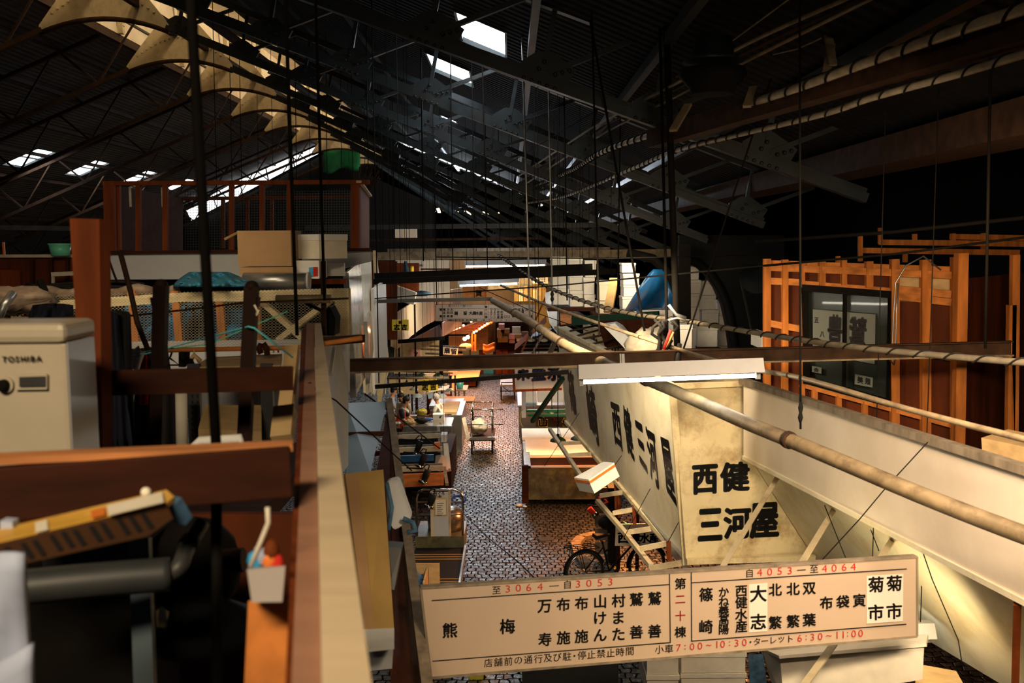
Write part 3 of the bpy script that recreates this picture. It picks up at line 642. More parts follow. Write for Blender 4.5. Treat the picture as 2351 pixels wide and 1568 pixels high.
# awning frame (open ladder) under the side panel
af = T('hanging_ladder', P(1400, 1150, 12), 'pale steel ladder-like awning frame hanging open over the bicycle', 'ladder frame')
K(MB().bar(P(1262, 985, 16), P(1345, 1110, 13), .05, .05).bar(P(1372, 1150, 12), P(1434, 1222, 11), .05, .05).bar(P(1434, 1222, 11), P(1495, 1300, 9.6), .05, .05), 'outer_rail', M['creamst'], af)
K(MB().bar(P(1428, 1122, 12.2), P(1572, 1292, 9.2), .05, .09), 'inner_rail', M['galv'], af)
for i, (a, b_, Y) in enumerate((((1290, 1018), (1336, 1016), 15), ((1306, 1045), (1358, 1042), 14), ((1378, 1138), (1430, 1130), 12), ((1408, 1178), (1462, 1168), 11.4), ((1440, 1222), (1500, 1213), 10.6), ((1470, 1260), (1530, 1248), 9.9), ((1492, 1305), (1565, 1292), 9.3))):
    K(MB().bar(P(*a, Y), P(*b_, Y-.1), .04, .05), 'rung', M['creamst'], af)
for i, (x, y0, y1, Y) in enumerate(((1413, 1100, 1170, 12.4), (1420, 1100, 1188, 12.3), (1455, 1160, 1205, 11.3), (1535, 1243, 1292, 9.5))):
    K(MB().bar(P(x, y0, Y), P(x+2, y1, Y), .04, .04), 'red_hanger', M['woodr'], af, 'red-brown hanger bar')
for i, (a, b_, Y) in enumerate((((1427, 1046), (1362, 1140), 11.5), ((1495, 1118), (1432, 1235), 10.5), ((1562, 1192), (1533, 1245), 9.3), ((1330, 948), (1250, 1070), 14.5))):
    S(MB().tube([P(*a, Y), P(*b_, Y-.1)], .004, 5), 'guy_wire', M['wire'],
      ('thin guy wire running to the orange-taped foam box', 'thin guy wire below the lettering on the side panel', 'short guy wire at the lower corner of the side panel', 'thin guy wire left of the awning side panel')[i], 'wire')

# ---- the cream fascia running off to the right
fa = T('fascia_board', P(1707, 1052, 9.1), 'long clean cream fascia board running toward the right edge', 'fascia')
fq = [P(1707, 880, 9.1), P(2500, 1134, 4.75), P(2500, 1462, 4.75), P(1707, 1052, 9.1)]
fq = [fq[0], fq[0]+(fq[1]-fq[0])*1.45, fq[3]+(fq[2]-fq[3])*1.45, fq[3]]
K(MB().plate(fq, .03), 'board', M['ivory'], fa)
K(MB().bar(fq[0]+V((0, .03, .02)), fq[1]+V((0, .03, .02)), .07, .05), 'top_rail', M['woodg'], fa)
K(MB().bar(fq[3]+V((0, -.01, .01)), fq[2]+V((0, -.01, .01)), .03, .035), 'bottom_lip', M['cream'], fa)
for x, y in ((2126, 2.4), ):
    K(MB().bar(P(2246, 1054, 5.77), P(2246, 1320, 5.77), .004, .004), 'panel_seam', M['woodg'], fa)
ub = T('soffit_board', P(2100, 1400, 7), 'yellowish cream board slanting back beneath the long fascia', 'board')
uq = [P(1716, 1050, 9.35), P(2420, 1415, 5.15), P(2420, 1640, 5.5), P(2351, 1602, 5.8), P(2130, 1470, 6.9), P(1870, 1288, 9.45)]
uq = flat(uq, 0, 1, 5, [(1716, 1050), (2420, 1415), (2420, 1640), (2351, 1602), (2130, 1470), (1870, 1288)])
K(MB().plate(uq, .03), 'board', M['cream'], ub)
K(MB().bar(P(2336, 1385, 5.3), P(2330, 1600, 5.6), .04, .04), 'brown_post', M['woodr'], ub, 'dark red-brown upright')
for i, (a, Ya, b_, Yb, l) in enumerate((((1786, 1095), 8.7, (1660, 1300), 7.6, 'cream flat bar crossing the lettered front panel'), ((1918, 1165), 7.8, (1842, 1290), 6.9, 'rusty flat bar right of the lettered panel'),
                                      ((2054, 1232), 7, (2020, 1285), 6.4, 'short flat bar above the right half of the hanging sign'), ((1915, 1478), 5.9, (1845, 1575), 5.6, 'flat bar coming out below the hanging sign'))):
    S(MB().bar(P(*a, Ya), P(*b_, Yb), .045, .012), 'flat_brace', M['creamst'], l, 'brace')
for i, (pts, l) in enumerate(((((2130, 1015, 5.9), (2035, 1118, 6.1), (1975, 1190, 6.2), (1885, 1288, 6.0)), 'twisted wire crossing the cream fascia down to the hanging sign'), (((1893, 1160, 7.6), (1945, 1290, 7.2)), 'thin dark wire hanging beneath the fascia'),
                            (((2118, 1266, 6.4), (2140, 1330, 6.3), (2200, 1470, 6.2), (2208, 1520, 6.2)), 'long sagging wire down the soffit board'), (((1995, 1205, 7.2), (2018, 1265, 7.1)), 'short dark wire under the middle of the fascia'))):
    S(MB().tube([P(*p) for p in pts], .004, 5), 'wire', M['wire'], l, 'wire')

# ---- fluorescent lamps
def fluo(x0, y0, x1, y1, Y, dia, label, drop=0, hood=True):
    a = P(x0, y0, Y); b_ = P(x1, y1, Y-.02); t = T('fluorescent_lamp', (a+b_)/2+V((0, 0, .08)), label, 'lamp')
    K(MB().tube([a, b_], dia/2, 10), 'light_tube', M['tube'], t)
    d = (b_-a).normalized()
    h = MB(); q = []
    for p in (a-d*.04, b_+d*.04): q.append([p+V((0, -.10, .035)), p+V((0, .10, .035)), p+V((0, .07, .11)), p+V((0, -.045, .13))])
    h.hexa(q[0], q[1]); K(h, 'reflector_housing', M['paleg'], t)
    for p, s in ((a, -1), (b_, 1)): K(MB().bar(p, p+d*s*.03, .035, .05), 'tube_holder', M['galv'], t)
    return t
fluo(1340, 877, 1735, 862, 7.0, .028, 'long fluorescent lamp glowing over the lettered awning box')
fluo(1070, 612, 1250, 609, 22, .035, 'far twin fluorescent lamp under the cream crossbeam')
fluo(1056, 656, 1187, 651, 20, .035, 'shorter far fluorescent lamp just below the twin one')
fluo(1985, 1470, 2125, 1466, 6.9, .028, 'fluorescent tube glimpsed below the hanging sign')
S(MB().bar(P(1430, 812, 7), P(1432, 853, 7), .02, .02).bar(P(1424, 812, 7), P(1426, 853, 7), .01, .01), 'lamp_hanger', M['galv'], 'grey metal hanger holding the long fluorescent lamp to the dark beam', 'hanger')

# ---- pipes and cables
def pipe(pts, r, m, label, name='pipe', cat='pipe', wrap=None, wm='wire', rings=None, n=10):
    far_r = pts[-1][0] > 2300; pts = [P(*p) for p in pts]
    if far_r: pts.append(pts[-1]+(pts[-1]-pts[-3])*1.2)       # runs on past the frame
    out = []                        # Catmull-Rom smoothing
    for i in range(len(pts)-1):
        p0 = pts[max(i-1, 0)]; p1 = pts[i]; p2 = pts[i+1]; p3 = pts[min(i+2, len(pts)-1)]
        for k in range(6):
            t = k/6; out.append(.5*((2*p1)+(p2-p0)*t+(2*p0-5*p1+4*p2-p3)*t*t+(3*p1-p0-3*p2+p3)*t**3))
    out.append(pts[-1])
    if not wrap and not rings: return S(MB().tube(out, r, n), name, M[m], label, cat)
    t = T(name, out[len(out)//2], label, cat); K(MB().tube(out, r, n), 'body', M[m], t)
    if wrap:
        h = []; turns, step = wrap, 0; L_ = [0]
        for i in range(1, len(out)): L_.append(L_[-1]+(out[i]-out[i-1]).length)
        N_ = int(turns*10)
        for k in range(N_+1):
            s = L_[-1]*k/N_; i = max(j for j in range(len(L_)) if L_[j] <= s+1e-9); i = min(i, len(out)-2)
            f = (s-L_[i])/max(1e-6, L_[i+1]-L_[i]); c = out[i].lerp(out[i+1], f); a, b_ = frame(out[i+1]-out[i]); q = 2*math.pi*k/10
            h.append(c+(a*math.cos(q)+b_*math.sin(q))*(r*1.25))
        K(MB().tube(h, r*.28, 5), 'spiral_cord', M[wm], t)
    if rings:
        for f in rings:
            i = min(int(f*(len(out)-1)), len(out)-2); d = (out[i+1]-out[i]).normalized()
            K(MB().tube([out[i]-d*r*.5, out[i]+d*r*.5], r*1.18, n), 'collar', M['rust'], t)
    return t
pipe(((1132, 690, 13.7), (1215, 737, 11.3), (1290, 787, 9.8), (1400, 838, 8.5), (1530, 890, 7.5), (1700, 965, 6.5), (1840, 1022, 5.9), (2110, 1135, 5.1), (2351, 1228, 4.6), (2560, 1300, 4.2)), .046, 'pipe', 'thick dusty conduit pipe sweeping down to the right edge', rings=(.081, .144, .216, .378, .594))
pipe(((1150, 655, 15), (1255, 700, 12.5), (1375, 742, 10.5), (1520, 790, 9), (1690, 840, 7.6), (1840, 868, 6.6), (2080, 938, 5.5), (2351, 1008, 4.7), (2500, 1045, 4.4)), .017, 'pipe', 'thin dusty pipe crossing in front of the wooden room', rings=(.09, .31, .55, .56))
pipe(((1145, 586, 17), (1240, 650, 13.5), (1350, 695, 11.5), (1450, 720, 10.2), (1560, 735, 9.2), (1640, 748, 8.5), (1800, 775, 7.4), (1990, 800, 6.4), (2200, 820, 5.7), (2351, 832, 5.3), (2500, 840, 5)), .020, 'rope', 'twisted cable bundle crossing the wooden room window', 'cable_bundle', 'cable', 60)
pipe(((1195, 440, 26), (1300, 397, 17), (1385, 348, 12.5), (1551, 292, 9.5), (1800, 212, 7), (2000, 140, 6), (2200, 70, 5.2), (2351, 20, 4.8), (2450, -20, 4.6)), .030, 'ropeu', 'upper pale conduit wrapped in black cord in the dark roof', 'cable_bundle', 'cable', 85)
pipe(((1212, 466, 24), (1300, 450, 18), (1450, 388, 12.5), (1551, 346, 10.2), (1700, 308, 8.4), (1890, 262, 7), (2000, 225, 6.3), (2200, 170, 5.5), (2351, 125, 5), (2450, 100, 4.8)), .022, 'ropeu', 'lower pale cable wrapped in black cord in the dark roof', 'cable_bundle', 'cable', 80)
S(MB().bar(P(1500, 320, 9.6), P(1500, 320, 9.6)+(P(2500, 18, 4.6)-P(1500, 320, 9.6))*1.4, .14, .16), 'roof_girder', M['rust'], 'dark rusty girder behind the cord-wrapped conduit', 'girder')
for i, (pts, l) in enumerate(((((1190, 405, 20), (1350, 300, 14), (1551, 192, 9), (1720, 98, 7.5), (1960, -10, 6)), 'upper of the three parallel dusty pipes high on the right'), (((1200, 412, 20), (1360, 306, 14), (1551, 205, 9), (1730, 112, 7.5), (2000, -10, 6)), 'middle of the three parallel dusty pipes high on the right'),
                            (((1210, 420, 20), (1370, 316, 14), (1551, 222, 9), (1850, 72, 7), (2010, -8, 6)), 'lower of the three parallel dusty pipes high on the right'))):
    pts = tuple((x, y, Y+.25*(i-1)) for x, y, Y in pts); pipe(pts, .014, 'rust' if i == 1 else 'pipe', l, n=7)
for i, (a, Ya, b_, Yb, r_, l) in enumerate((((1551, 178), 9, (1820, -8), 7, .006, 'thin wire slanting up beside the three pipes'), ((1775, 125), 7.5, (1885, 88), 7, .006, 'short wire in the upper right darkness'), ((1160, 380), 14, (1570, 120), 12, .006, 'long faint wire under the middle roof trusses'),
                                      ((1000, 590), 16, (1770, 585), 15, .010, 'thin line crossing below the roof'), ((795, 690), 14, (1755, 610), 9, .009, 'dark electric line sloping up to the wooden room'), ((1755, 610), 9, (2351, 545), 8, .012, 'dark line running over the wooden room'),
                                      ((1735, 555), 9.5, (2351, 500), 8, .018, 'thick dark cable above the wooden room'), ((1350, 760), 12, (1100, 660), 14, .005, 'red-brown thin wire behind the conduit'))):
    S(MB().tube([P(*a, Ya), P((a[0]+b_[0])/2, (a[1]+b_[1])/2+6, (Ya+Yb)/2), P(*b_, Yb)], r_, 6), 'wire', M['wire'] if i > 1 else M['pipe'], l, 'wire')
# suspended crossbeams
def xb(a, b_, Ya, Yb, w_, h_, m, label): return S(MB().bar(P(*a, Ya), P(*b_, Yb), w_, h_), 'crossbeam', M[m], label, 'beam')
t = T('crossbeam', P(1500, 820, 8.9), 'dark rusty channel beam crossing the picture above the long fluorescent lamp', 'beam')
a, b_ = P(738, 840, 9.0), P(2320, 798, 8.4)
K(MB().bar(a, b_, .03, .115), 'web_plate', M['rust'], t); K(MB().bar(a+V((0, -.03, -.06)), b_+V((0, -.03, -.06)), .09, .014), 'lower_flange', M['pipe'], t); K(MB().bar(a+V((0, -.02, .055)), b_+V((0, -.02, .055)), .07, .01), 'upper_flange', M['rust'], t)
xb((740, 590), (1572, 580), 20, 21, .12, .16, 'pipe', 'pale crossbeam above the far fluorescent lamps'); xb((890, 577), (1400, 573), 24, 24, .1, .12, 'woodg', 'second pale crossbeam just behind the first')
xb((700, 523), (1400, 516), 26, 26, .10, .12, 'pvc', 'long grey pipe beam below the distant roof'); xb((848, 552), (1240, 547), 25, 25, .1, .06, 'rust', 'dusty beam between the grey pipe and the pale crossbeam')
xb((0, 522), (240, 526), 20, 20, .08, .09, 'galv', 'grey conduit at the far left below the roof'); xb((860, 634), (1360, 612), 15, 15, .07, .09, 'black', 'upper black steel bar over the left stalls'); xb((858, 647), (1415, 623), 14.6, 14.6, .09, .08, 'black', 'lower black steel bar over the left stalls')
xb((856, 692), (1130, 686), 14, 14, .05, .05, 'pvc', 'grey tube meeting the top of the thick conduit'); xb((862, 888), (1305, 854), 12.5, 12.2, .05, .05, 'black', 'black bar crossing in front of the blue-lettered sign')
S(MB().tube([P(1160, 1012, 13), P(1296, 868, 12.2)], .028, 6) if 0 else MB().bar(P(1222, 968, 13.5), P(1292, 868, 12.5), .05, .05), 'brace_bar', M['green'], 'dark diagonal bar beside the fish-shop lamp rail', 'brace')
# vertical hanger rods
rods = [(437, -20, 496, 1020, 2.1, .0115, 'thick blurry dark rod hanging in the left foreground'), (655, -10, 682, 770, 4.6, .0085, 'dark rod left of the styrofoam boxes'), (724, -10, 745, 690, 6, .009, 'dark rod in front of the styrofoam boxes'),
        (1197, 20, 1218, 780, 12, .011, 'pale rod with a turnbuckle down the middle'), (1256, 0, 1268, 700, 12, .010, 'thin rod right of the middle'), (1358, -10, 1376, 770, 9.5, .009, 'long thin rod left of the blue tarpaulin'),
        (1836, -10, 1838, 985, 5.95, .0068, 'long thin rod holding the thick conduit'), (2268, 480, 2262, 800, 6.5, .010, 'dark rod before the right end of the wooden room'), (1515, 60, 1532, 780, 9.2, .014, 'dark rod left of the tangled junction'), (1530, 60, 1556, 830, 9.0, .03, 'thick dark post dropping to the tangled junction'),
        (1770, 180, 1560, 830, 8.8, .008, 'slanted rod right of the junction'), (1345, -10, 1480, 760, 9.9, .012, 'leaning rod crossing the dark middle'), (1035, 180, 1040, 620, 14, .008, 'thin rod among the middle trusses'), (1110, 250, 1120, 640, 14, .008, 'thin rod above the far lamps'), (968, 250, 972, 600, 16, .010, 'thin rod left of the far lamps'),
        (865, 620, 870, 880, 13, .008, 'thin rod by the white left panels'), (1000, 560, 1003, 700, 18, .010, 'thin rod above the cream left awning'), (1420, 560, 1418, 700, 13, .010, 'dark rod at the styrofoam stack'), (1300, 550, 1302, 690, 14, .010, 'dark rod in front of tall styrofoam boxes'), (840, 60, 848, 560, 16, .008, 'faint rod beside the wooden cage')]
for x0, y0, x1, y1, Y, r_, l in rods:
    pts = [P(x0, y0, Y), P(x1, y1, Y)]; d = (pts[1]-pts[0]).normalized()
    if l.startswith('slanted') is False and pts[0].z < roof_z(pts[0].x): pts[0] = pts[0]-d*((roof_z(pts[0].x)-pts[0].z)/max(.3, -d.z))
    if r_ < .0075 or Y == 12:
        t = T('hanger_rod', pts[1], l, 'rod'); K(MB().tube(pts, r_, 8), 'rod', M['galv'] if Y == 12 else M['wire'], t)
        K(MB().lathe([(r_*1.1, -.06), (r_*2.4, -.03), (r_*1.4, 0), (r_*2.4, .03), (r_, .07)], pts[1]-d*.1, 8), 'turnbuckle', M['wire'], t)
    else: S(MB().tube(pts, r_, 8), 'hanger_rod', M['black'], l, 'rod')
# ranks of distant thin rods
for i in range(26):
    x = 500+i*31+random.uniform(-9, 9); Y = random.uniform(18, 30); y0 = random.uniform(120, 330) if x < 900 else random.uniform(300, 420)
    a_ = P(x, y0, Y); a_.z = roof_z(a_.x)
    S(MB().tube([a_, P(x+4, random.uniform(575, 600), Y)], .008, 5), 'thin_rod', M['wire'], 'hair-thin rod hanging in the distance under the roof', 'rod', 'distant hanger rods under the roof')
# tangled cable junction
jt = T('cable_junction', P(1535, 800, 8.9), 'tangle of black cables and taped wires hanging from the dark beam', 'cable')
for i in range(9):
    x = 1525+random.uniform(-18, 22); pts = [P(x+random.uniform(-12, 12), 735+k*16, 8.8+random.uniform(-.1, .1)) for k in range(7)]
    K(MB().tube(pts, random.uniform(.008, .016), 6), 'cable', M['wire'], jt)
K(MB().tube([P(1540, 758, 8.7), P(1530, 785, 8.7), P(1524, 802, 8.7)], .014, 6), 'red_tape', M['redc'], jt, 'red taped cable end'); K(MB().tube([P(1546, 762, 8.7), P(1535, 786, 8.7), P(1520, 808, 8.7)], .01, 6), 'yellow_tape', M['cardy'], jt, 'yellow-brown taped cable end')
K(MB().tube([P(1535, 700, 8.8), P(1552, 722, 8.8), P(1575, 730, 8.8)], .016, 6).tube([P(1580, 738, 8.8), P(1555, 730, 8.8), P(1535, 735, 8.8), P(1545, 745, 8.8)], .012, 6), 'clamp', M['galv'], jt)
K(MB().tube([P(1560, 790, 8.7), P(1556, 830, 8.6), P(1545, 850, 8.6)], [.02, .028, .03], 8), 'hanging_plug', M['rubber'], jt)
# bell-shaped old lamp high right and the loudspeaker
ol = T('bell_lamp', P(1640, 190, 8), 'big black bell-shaped lamp high up on the right roof beam', 'lamp')
K(MB().lathe([(.13, .24), (.15, .11), (.22, .07)], P(1637, 165, 7.3), 20), 'housing', M['steel'], ol); K(MB().lathe([(.23, .02), (.24, -.03), (.17, -.11), (.155, -.16)], P(1637, 165, 7.3), 20), 'shade', M['black'], ol)
hs = T('horn_loudspeaker', P(1735, 640, 12.5), 'grey horn loudspeaker fixed left of the wooden room', 'loudspeaker'); q = (P(1715, 672, 12.2)-P(1750, 615, 12.8)).to_track_quat('Z', 'Y').to_matrix()
K(MB().lathe([(.05, -.25), (.06, 0), (.09, .1), (.20, .3)], P(1748, 618, 12.6), 20, q, False), 'horn', M['steel'], hs); K(MB().ball(P(1752, 610, 12.7), .08), 'driver', M['black'], hs)
for i, (a, b_) in enumerate((((1890, 0), (1912, 150)), ((1910, 90), (1895, 185)), ((2065, 0), (2060, 60)), ((2070, 75), (2040, 130)), ((1580, 240), (1545, 300)), ((1730, 200), (1715, 245)))):
    S(MB().bar(P(*a, 7.6), P(*b_, 7.4), .06, .02), 'pale_strut', M['pipe'], 'pale dusty strut standing behind the cord-wrapped conduit', 'strut', 'pale struts behind the conduit')

# ---- unfinished wooden room on the right
wr = T('wooden_room', P(1980, 1050, 10), 'unfinished orange stud-framed plywood room with a dark window on the right', 'room')
def yw(x): return 10.6-(x-1755)*.0022
def zt(x, y): return P(x, y, yw(x))
stud = [(1753, 1768, 594, 1050), (1795, 1808, 596, 1062), (1931, 1942, 597, 655, ), (1880, 1893, 597, 655), (1987, 2002, 600, 660), (1838, 1846, 600, 1090), (2045, 2062, 595, 1150), (2115, 2134, 596, 1170), (2185, 2196, 590, 1190)]
for x0, x1, y0, y1 in stud: K(MB().bar(zt((x0+x1)/2, y0), zt((x0+x1)/2, y1), .06*(x1-x0)/13, .075, upv=(0, 1, 0)), 'stud', M['wood'], wr)
K(MB().bar(P(2207, 581, 9.3), P(2196, 1200, 9.3), .095, .1, upv=(0, 1, 0)), 'corner_post', M['wood'], wr)
for (a, b_), dy in ((((1768, 614), (2190, 632)), 0), (((1768, 605), (2230, 622)), .06), (((1768, 645), (1838, 648)), 0), (((1846, 652), (2046, 669)), 0), (((2062, 664), (2186, 676)), 0), (((2062, 680), (2186, 694)), 0), (((1768, 742), (1838, 755)), 0), (((1840, 868), (2046, 932)), 0), (((2062, 800), (2186, 820)), 0), (((1838, 880), (2190, 975)), 0)):
    pa, pb = zt(*a), zt(*b_); K(MB().bar(pa+V((0, dy+.01, 0)), pb+V((0, dy+.01, 0)), .05, .07), 'rail', M['woodh'], wr)
for x in (1870, 1925, 1985): K(MB().bar(zt(x, 885+(x-1840)*.25), zt(x, 1080), .05, .06, upv=(0, 1, 0)), 'stud', M['wood'], wr)
def wallseg(x0, x1, y0a, y0b, y1a, y1b, m='ply'):
    K(MB().plate([P(x0, y0a, yw(x0)+.06), P(x1, y0b, yw(x1)+.06), P(x1, y1b, yw(x1)+.06), P(x0, y1a, yw(x0)+.06)], .012), 'plywood_sheet', M[m], wr)
wallseg(1758, 1842, 612, 616, 1040, 1080); wallseg(1842, 2050, 616, 626, 655, 668); wallseg(1842, 2050, 868, 930, 1080, 1150); wallseg(2050, 2192, 690, 700, 1150, 1200); wallseg(2050, 2192, 626, 634, 690, 700, 'tan')
win = K(MB().bar(zt(1842, 660)+V((0, -.0, 0)), zt(2048, 676), .08, .07).bar(zt(1846, 660), zt(1850, 880), .07, .07, upv=(0, 1, 0)).bar(zt(2046, 670), zt(2042, 930), .04, .07, upv=(0, 1, 0)).bar(zt(1850, 872), zt(2044, 926), .07, .07).bar(zt(1940, 668), zt(1938, 900), .03, .05, upv=(0, 1, 0)), 'window_frame', M['black'], wr)
K(MB().plate([P(1850, 664, 10.48), P(2046, 676, 10.08), P(2044, 925, 10.08), P(1850, 874, 10.48)], .008), 'window_pane', M['glassd'], win, 'dark glass reflecting the lettered boards opposite')
# reflected boards drawn as dim sheets with mirrored letters at the glass
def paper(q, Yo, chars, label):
    t = T('notice_or_reflection', P(q[0][0], q[0][1], Yo), label, 'notice'); pts = [P(x, y, Yo-(x-1900)*.002) for x, y in q]
    K(MB().plate(pts, .003), 'sheet', M['glassrefl'], t); i = Ink(pts[0], pts[1], pts[3], .003)
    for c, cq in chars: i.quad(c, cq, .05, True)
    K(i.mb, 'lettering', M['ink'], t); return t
M['glassrefl'] = mat('dim_drawn_reflection', (.13, .15, .13), .6, 0, .1, 3)
paper([(1866, 710), (2010, 722), (2008, 836), (1866, 810)], 10.3, (('豊', [(1900, 720), (1936, 723), (1934, 800), (1898, 794)]), ('鷲', [(1950, 725), (1992, 728), (1990, 800), (1948, 797)]), ('五', [(1869, 728), (1880, 729), (1880, 742), (1869, 741)]), ('八', [(1882, 760), (1893, 761), (1893, 775), (1882, 774)])), 'large dim sheet drawing the reflection of brush characters in the dark window')
paper([(1864, 840), (1886, 844), (1886, 858), (1864, 854)], 10.3, (('会', [(1868, 843), (1880, 845), (1880, 855), (1868, 853)]),), 'tiny dim drawn reflection in the lower left of the dark window')
paper([(1963, 859), (2004, 867), (2003, 890), (1962, 882)], 10.15, (('美', [(1968, 863), (1982, 866), (1982, 882), (1968, 879)]), ('鉄', [(1985, 866), (1999, 869), (1999, 885), (1985, 882)])), 'small dim drawn reflection in the lower right of the dark window')
S(MB().tube([P(2160, 620, 9.3), P(2120, 588, 9.3), P(2080, 610, 9.3), P(2056, 650, 9.3), P(2052, 720, 9.3), P(2048, 800, 9.3), P(2044, 828, 9.3), P(2052, 838, 9.3), P(2056, 818, 9.3), P(2058, 720, 9.3), P(2062, 650, 9.3)], .008, 6), 'grey_cable', M['galv'], 'loose grey cable looped over the studs of the wooden room', 'cable')
# side wall of the room and frames behind
K(MB().plate([P(2210, 640, 9.4), P(2420, 620, 12), P(2420, 1090, 12), P(2200, 1090, 9.4)], .02), 'side_wall', M['ply'], wr)
for x, y0, y1 in ((2330, 585, 1040), (2322, 700, 1000)): K(MB().bar(P(x, y0, 9.6), P(x-4, y1, 9.6), .07, .07, upv=(0, 1, 0)), 'far_post', M['wood'], wr)
fr = T('timber_scaffold', P(2150, 560, 13), 'bare orange timber frame standing behind the wooden room', 'timber scaffold')
for a, b_ in (((1980, 575), (2340, 580)), ((2018, 556), (2351, 560)), ((2180, 543), (2420, 548))): K(MB().bar(P(*a, 13), P(*b_, 12.6), .06, .07), 'rail', M['wood'], fr)
for x, y0, y1 in ((1975, 540, 600), (2021, 523, 560), (1924, 588, 606), (2078, 578, 602), (2188, 536, 560), (2100, 537, 556), (2257, 535, 578)): K(MB().bar(P(x, y0, 12.9), P(x, y1, 12.9), .05, .05, upv=(0, 1, 0)), 'stud', M['wood'], fr)
S(MB().box(*[0]*6) if 0 else MB().plate([P(2253, 1005, 6.4), P(2420, 1040, 6), P(2420, 1085, 6), P(2255, 1040, 6.4)], .3), 'timber_crate', M['tan'], 'tan box top behind the fascia at the right edge', 'crate')

# ---- dark end wall with its steel arches
aw = T('steel_arch', P(1640, 850, 19), 'dark riveted steel arch framing stacked styrofoam boxes', 'arch')
cv = [(1560, 596), (1592, 606), (1618, 628), (1640, 660), (1658, 700), (1668, 745), (1676, 800), (1682, 860)]
K(MB().tube([P(x+10, y-2, 18.5) for x, y in cv], .09, 8), 'arch_rib', M['blackst'], aw)
K(MB().hexa([P(x, y, 18.6) for x, y in cv]+[P(1800, 860, 18.6), P(1800, 540, 18.6), P(1560, 540, 18.6)], [P(x, y, 18.6)+V((0, .2, 0)) for x, y in cv]+[P(1800, 860, 18.6)+V((0, .2, 0)), P(1800, 540, 18.6)+V((0, .2, 0)), P(1560, 540, 18.6)+V((0, .2, 0))]), 'spandrel_plate', M['blackst'], aw)
cv2 = [(1440, 580), (1500, 594), (1530, 622), (1548, 655), (1558, 700), (1562, 760), (1564, 840)]
K(MB().tube([P(x, y, 17.6) for x, y in cv2], .08, 8), 'arch_rib', M['black'], aw); K(MB().bar(P(1570, 560, 17.5), P(1572, 850, 17.5), .2, .2), 'column', M['black'], aw)
S(MB().bar(P(1700, 640, 16), P(1735, 800, 16), .03, .03), 'slanted_pipe', M['steel'], 'dark slanted pipe on the wall below the horn loudspeaker', 'pipe')
# styrofoam boxes
def fbox(x0, x1, y0, y1, Y, d, label, group=None, m='foam', rz=0, lid=True):
    a, b_ = P(x0, y1, Y), P(x1, y0, Y); z0, z1 = a.z, b_.z; t = T('styrofoam_box', ((a.x+b_.x)/2, Y+d/2, z0), label, 'box', group)
    h = (z1-z0)*.8 if lid else (z1-z0)
    K(MB().box(a.x+.008, b_.x-.008, Y, Y+d, z0, z0+h-.004, rz), 'tub', M[m], t)
    if lid: K(MB().box(a.x, b_.x, Y-.01, Y+d+.01, z0+h, z1, rz), 'lid', M[m], t)
    return t
def fstack(x0, x1, y0, y1, n, Y, d, what, group, m='foam', jit=4):
    h = (y1-y0)/n
    for i in range(n):
        j = random.uniform(-jit, jit); lev = ('bottom', 'second', 'third', 'fourth', 'fifth', 'sixth', 'seventh')[n-1-i] if i else 'top'
        fbox(x0+j, x1+j, y0+h*i, y0+h*(i+1)-.6, Y, d, f'{lev} styrofoam box of the {what}', group, m)
g = 'styrofoam boxes piled around the dark arch'
deck(1570, 1610, 830, 19.6, .5, 'dark deck carrying the left styrofoam stack inside the arch'); deck(1612, 1648, 812, 19.8, .5, 'dark deck carrying the middle styrofoam stack inside the arch'); deck(1652, 1690, 830, 20, .5, 'dark deck carrying the right styrofoam stack inside the arch')
deck(1562, 1650, 800, 18.0, .5, 'dark deck low in the arch'); deck(1425, 1470, 735, 16.2, .5, 'dark deck carrying the stack left of the blue tarpaulin'); deck(1264, 1368, 706, 17.5, .9, 'dark deck carrying the tall styrofoam stacks'); deck(1368, 1408, 720, 16.7, .6, 'dark deck carrying the two buff boxes')
fstack(1577, 1606, 612, 830, 7, 19.6, .5, 'left stack inside the arch', g); fstack(1608, 1648, 645, 812, 5, 19.8, .5, 'middle stack inside the arch', g); fstack(1650, 1690, 690, 830, 4, 20, .5, 'right stack inside the arch', g)
fbox(1600, 1648, 748, 796, 18.2, .5, 'big open-lidded styrofoam box low in the arch', g); fbox(1560, 1598, 752, 800, 17.9, .4, 'styrofoam box left of the big one low in the arch', g)
fbox(1427, 1460, 604, 626, 16.2, .35, 'tilted topmost styrofoam box left of the blue tarpaulin', g); fstack(1430, 1468, 628, 735, 4, 16.2, .5, 'stack left of the blue tarpaulin', g, jit=2)
fstack(1268, 1304, 590, 700, 3, 17.5, .6, 'tall stack left of the middle', g); fstack(1306, 1338, 592, 705, 3, 17.8, .6, 'tall stack right of the middle', g); fstack(1340, 1366, 598, 715, 3, 17.6, .6, 'narrow stack beside the long plank', g)
fbox(1375, 1405, 645, 690, 16.8, .5, 'buff box at the foot of the long plank', g, 'foamy'); fbox(1372, 1402, 692, 720, 16.7, .5, 'lower buff box at the foot of the long plank', g, 'foamy')
S(MB().bar(P(1410, 640, 15.8), P(1396, 716, 15.4), .14, .05), 'leaning_plank', M['tan'], 'tan plank leaning against the styrofoam stack', 'plank')
def bt(u, v):
    x = 1510+(u-.5)*(20+100*v**.8)-v*16; y = 618+v*95
    return P(x, y, 15.6+.35*math.sin(u*7+v*3)*v-.5*v)
S(MB().grid(bt, 16, 14, .01), 'blue_tarpaulin', M['blue'], 'bright blue tarpaulin draped beside the dark arch', 'tarpaulin')
S(MB().plate([P(1470, 712, 14.8), P(1555, 712, 14.8), P(1555, 735, 14.8), P(1470, 735, 14.8)], .5), 'white_table', M['white'], 'white table top beneath the blue tarpaulin', 'table')
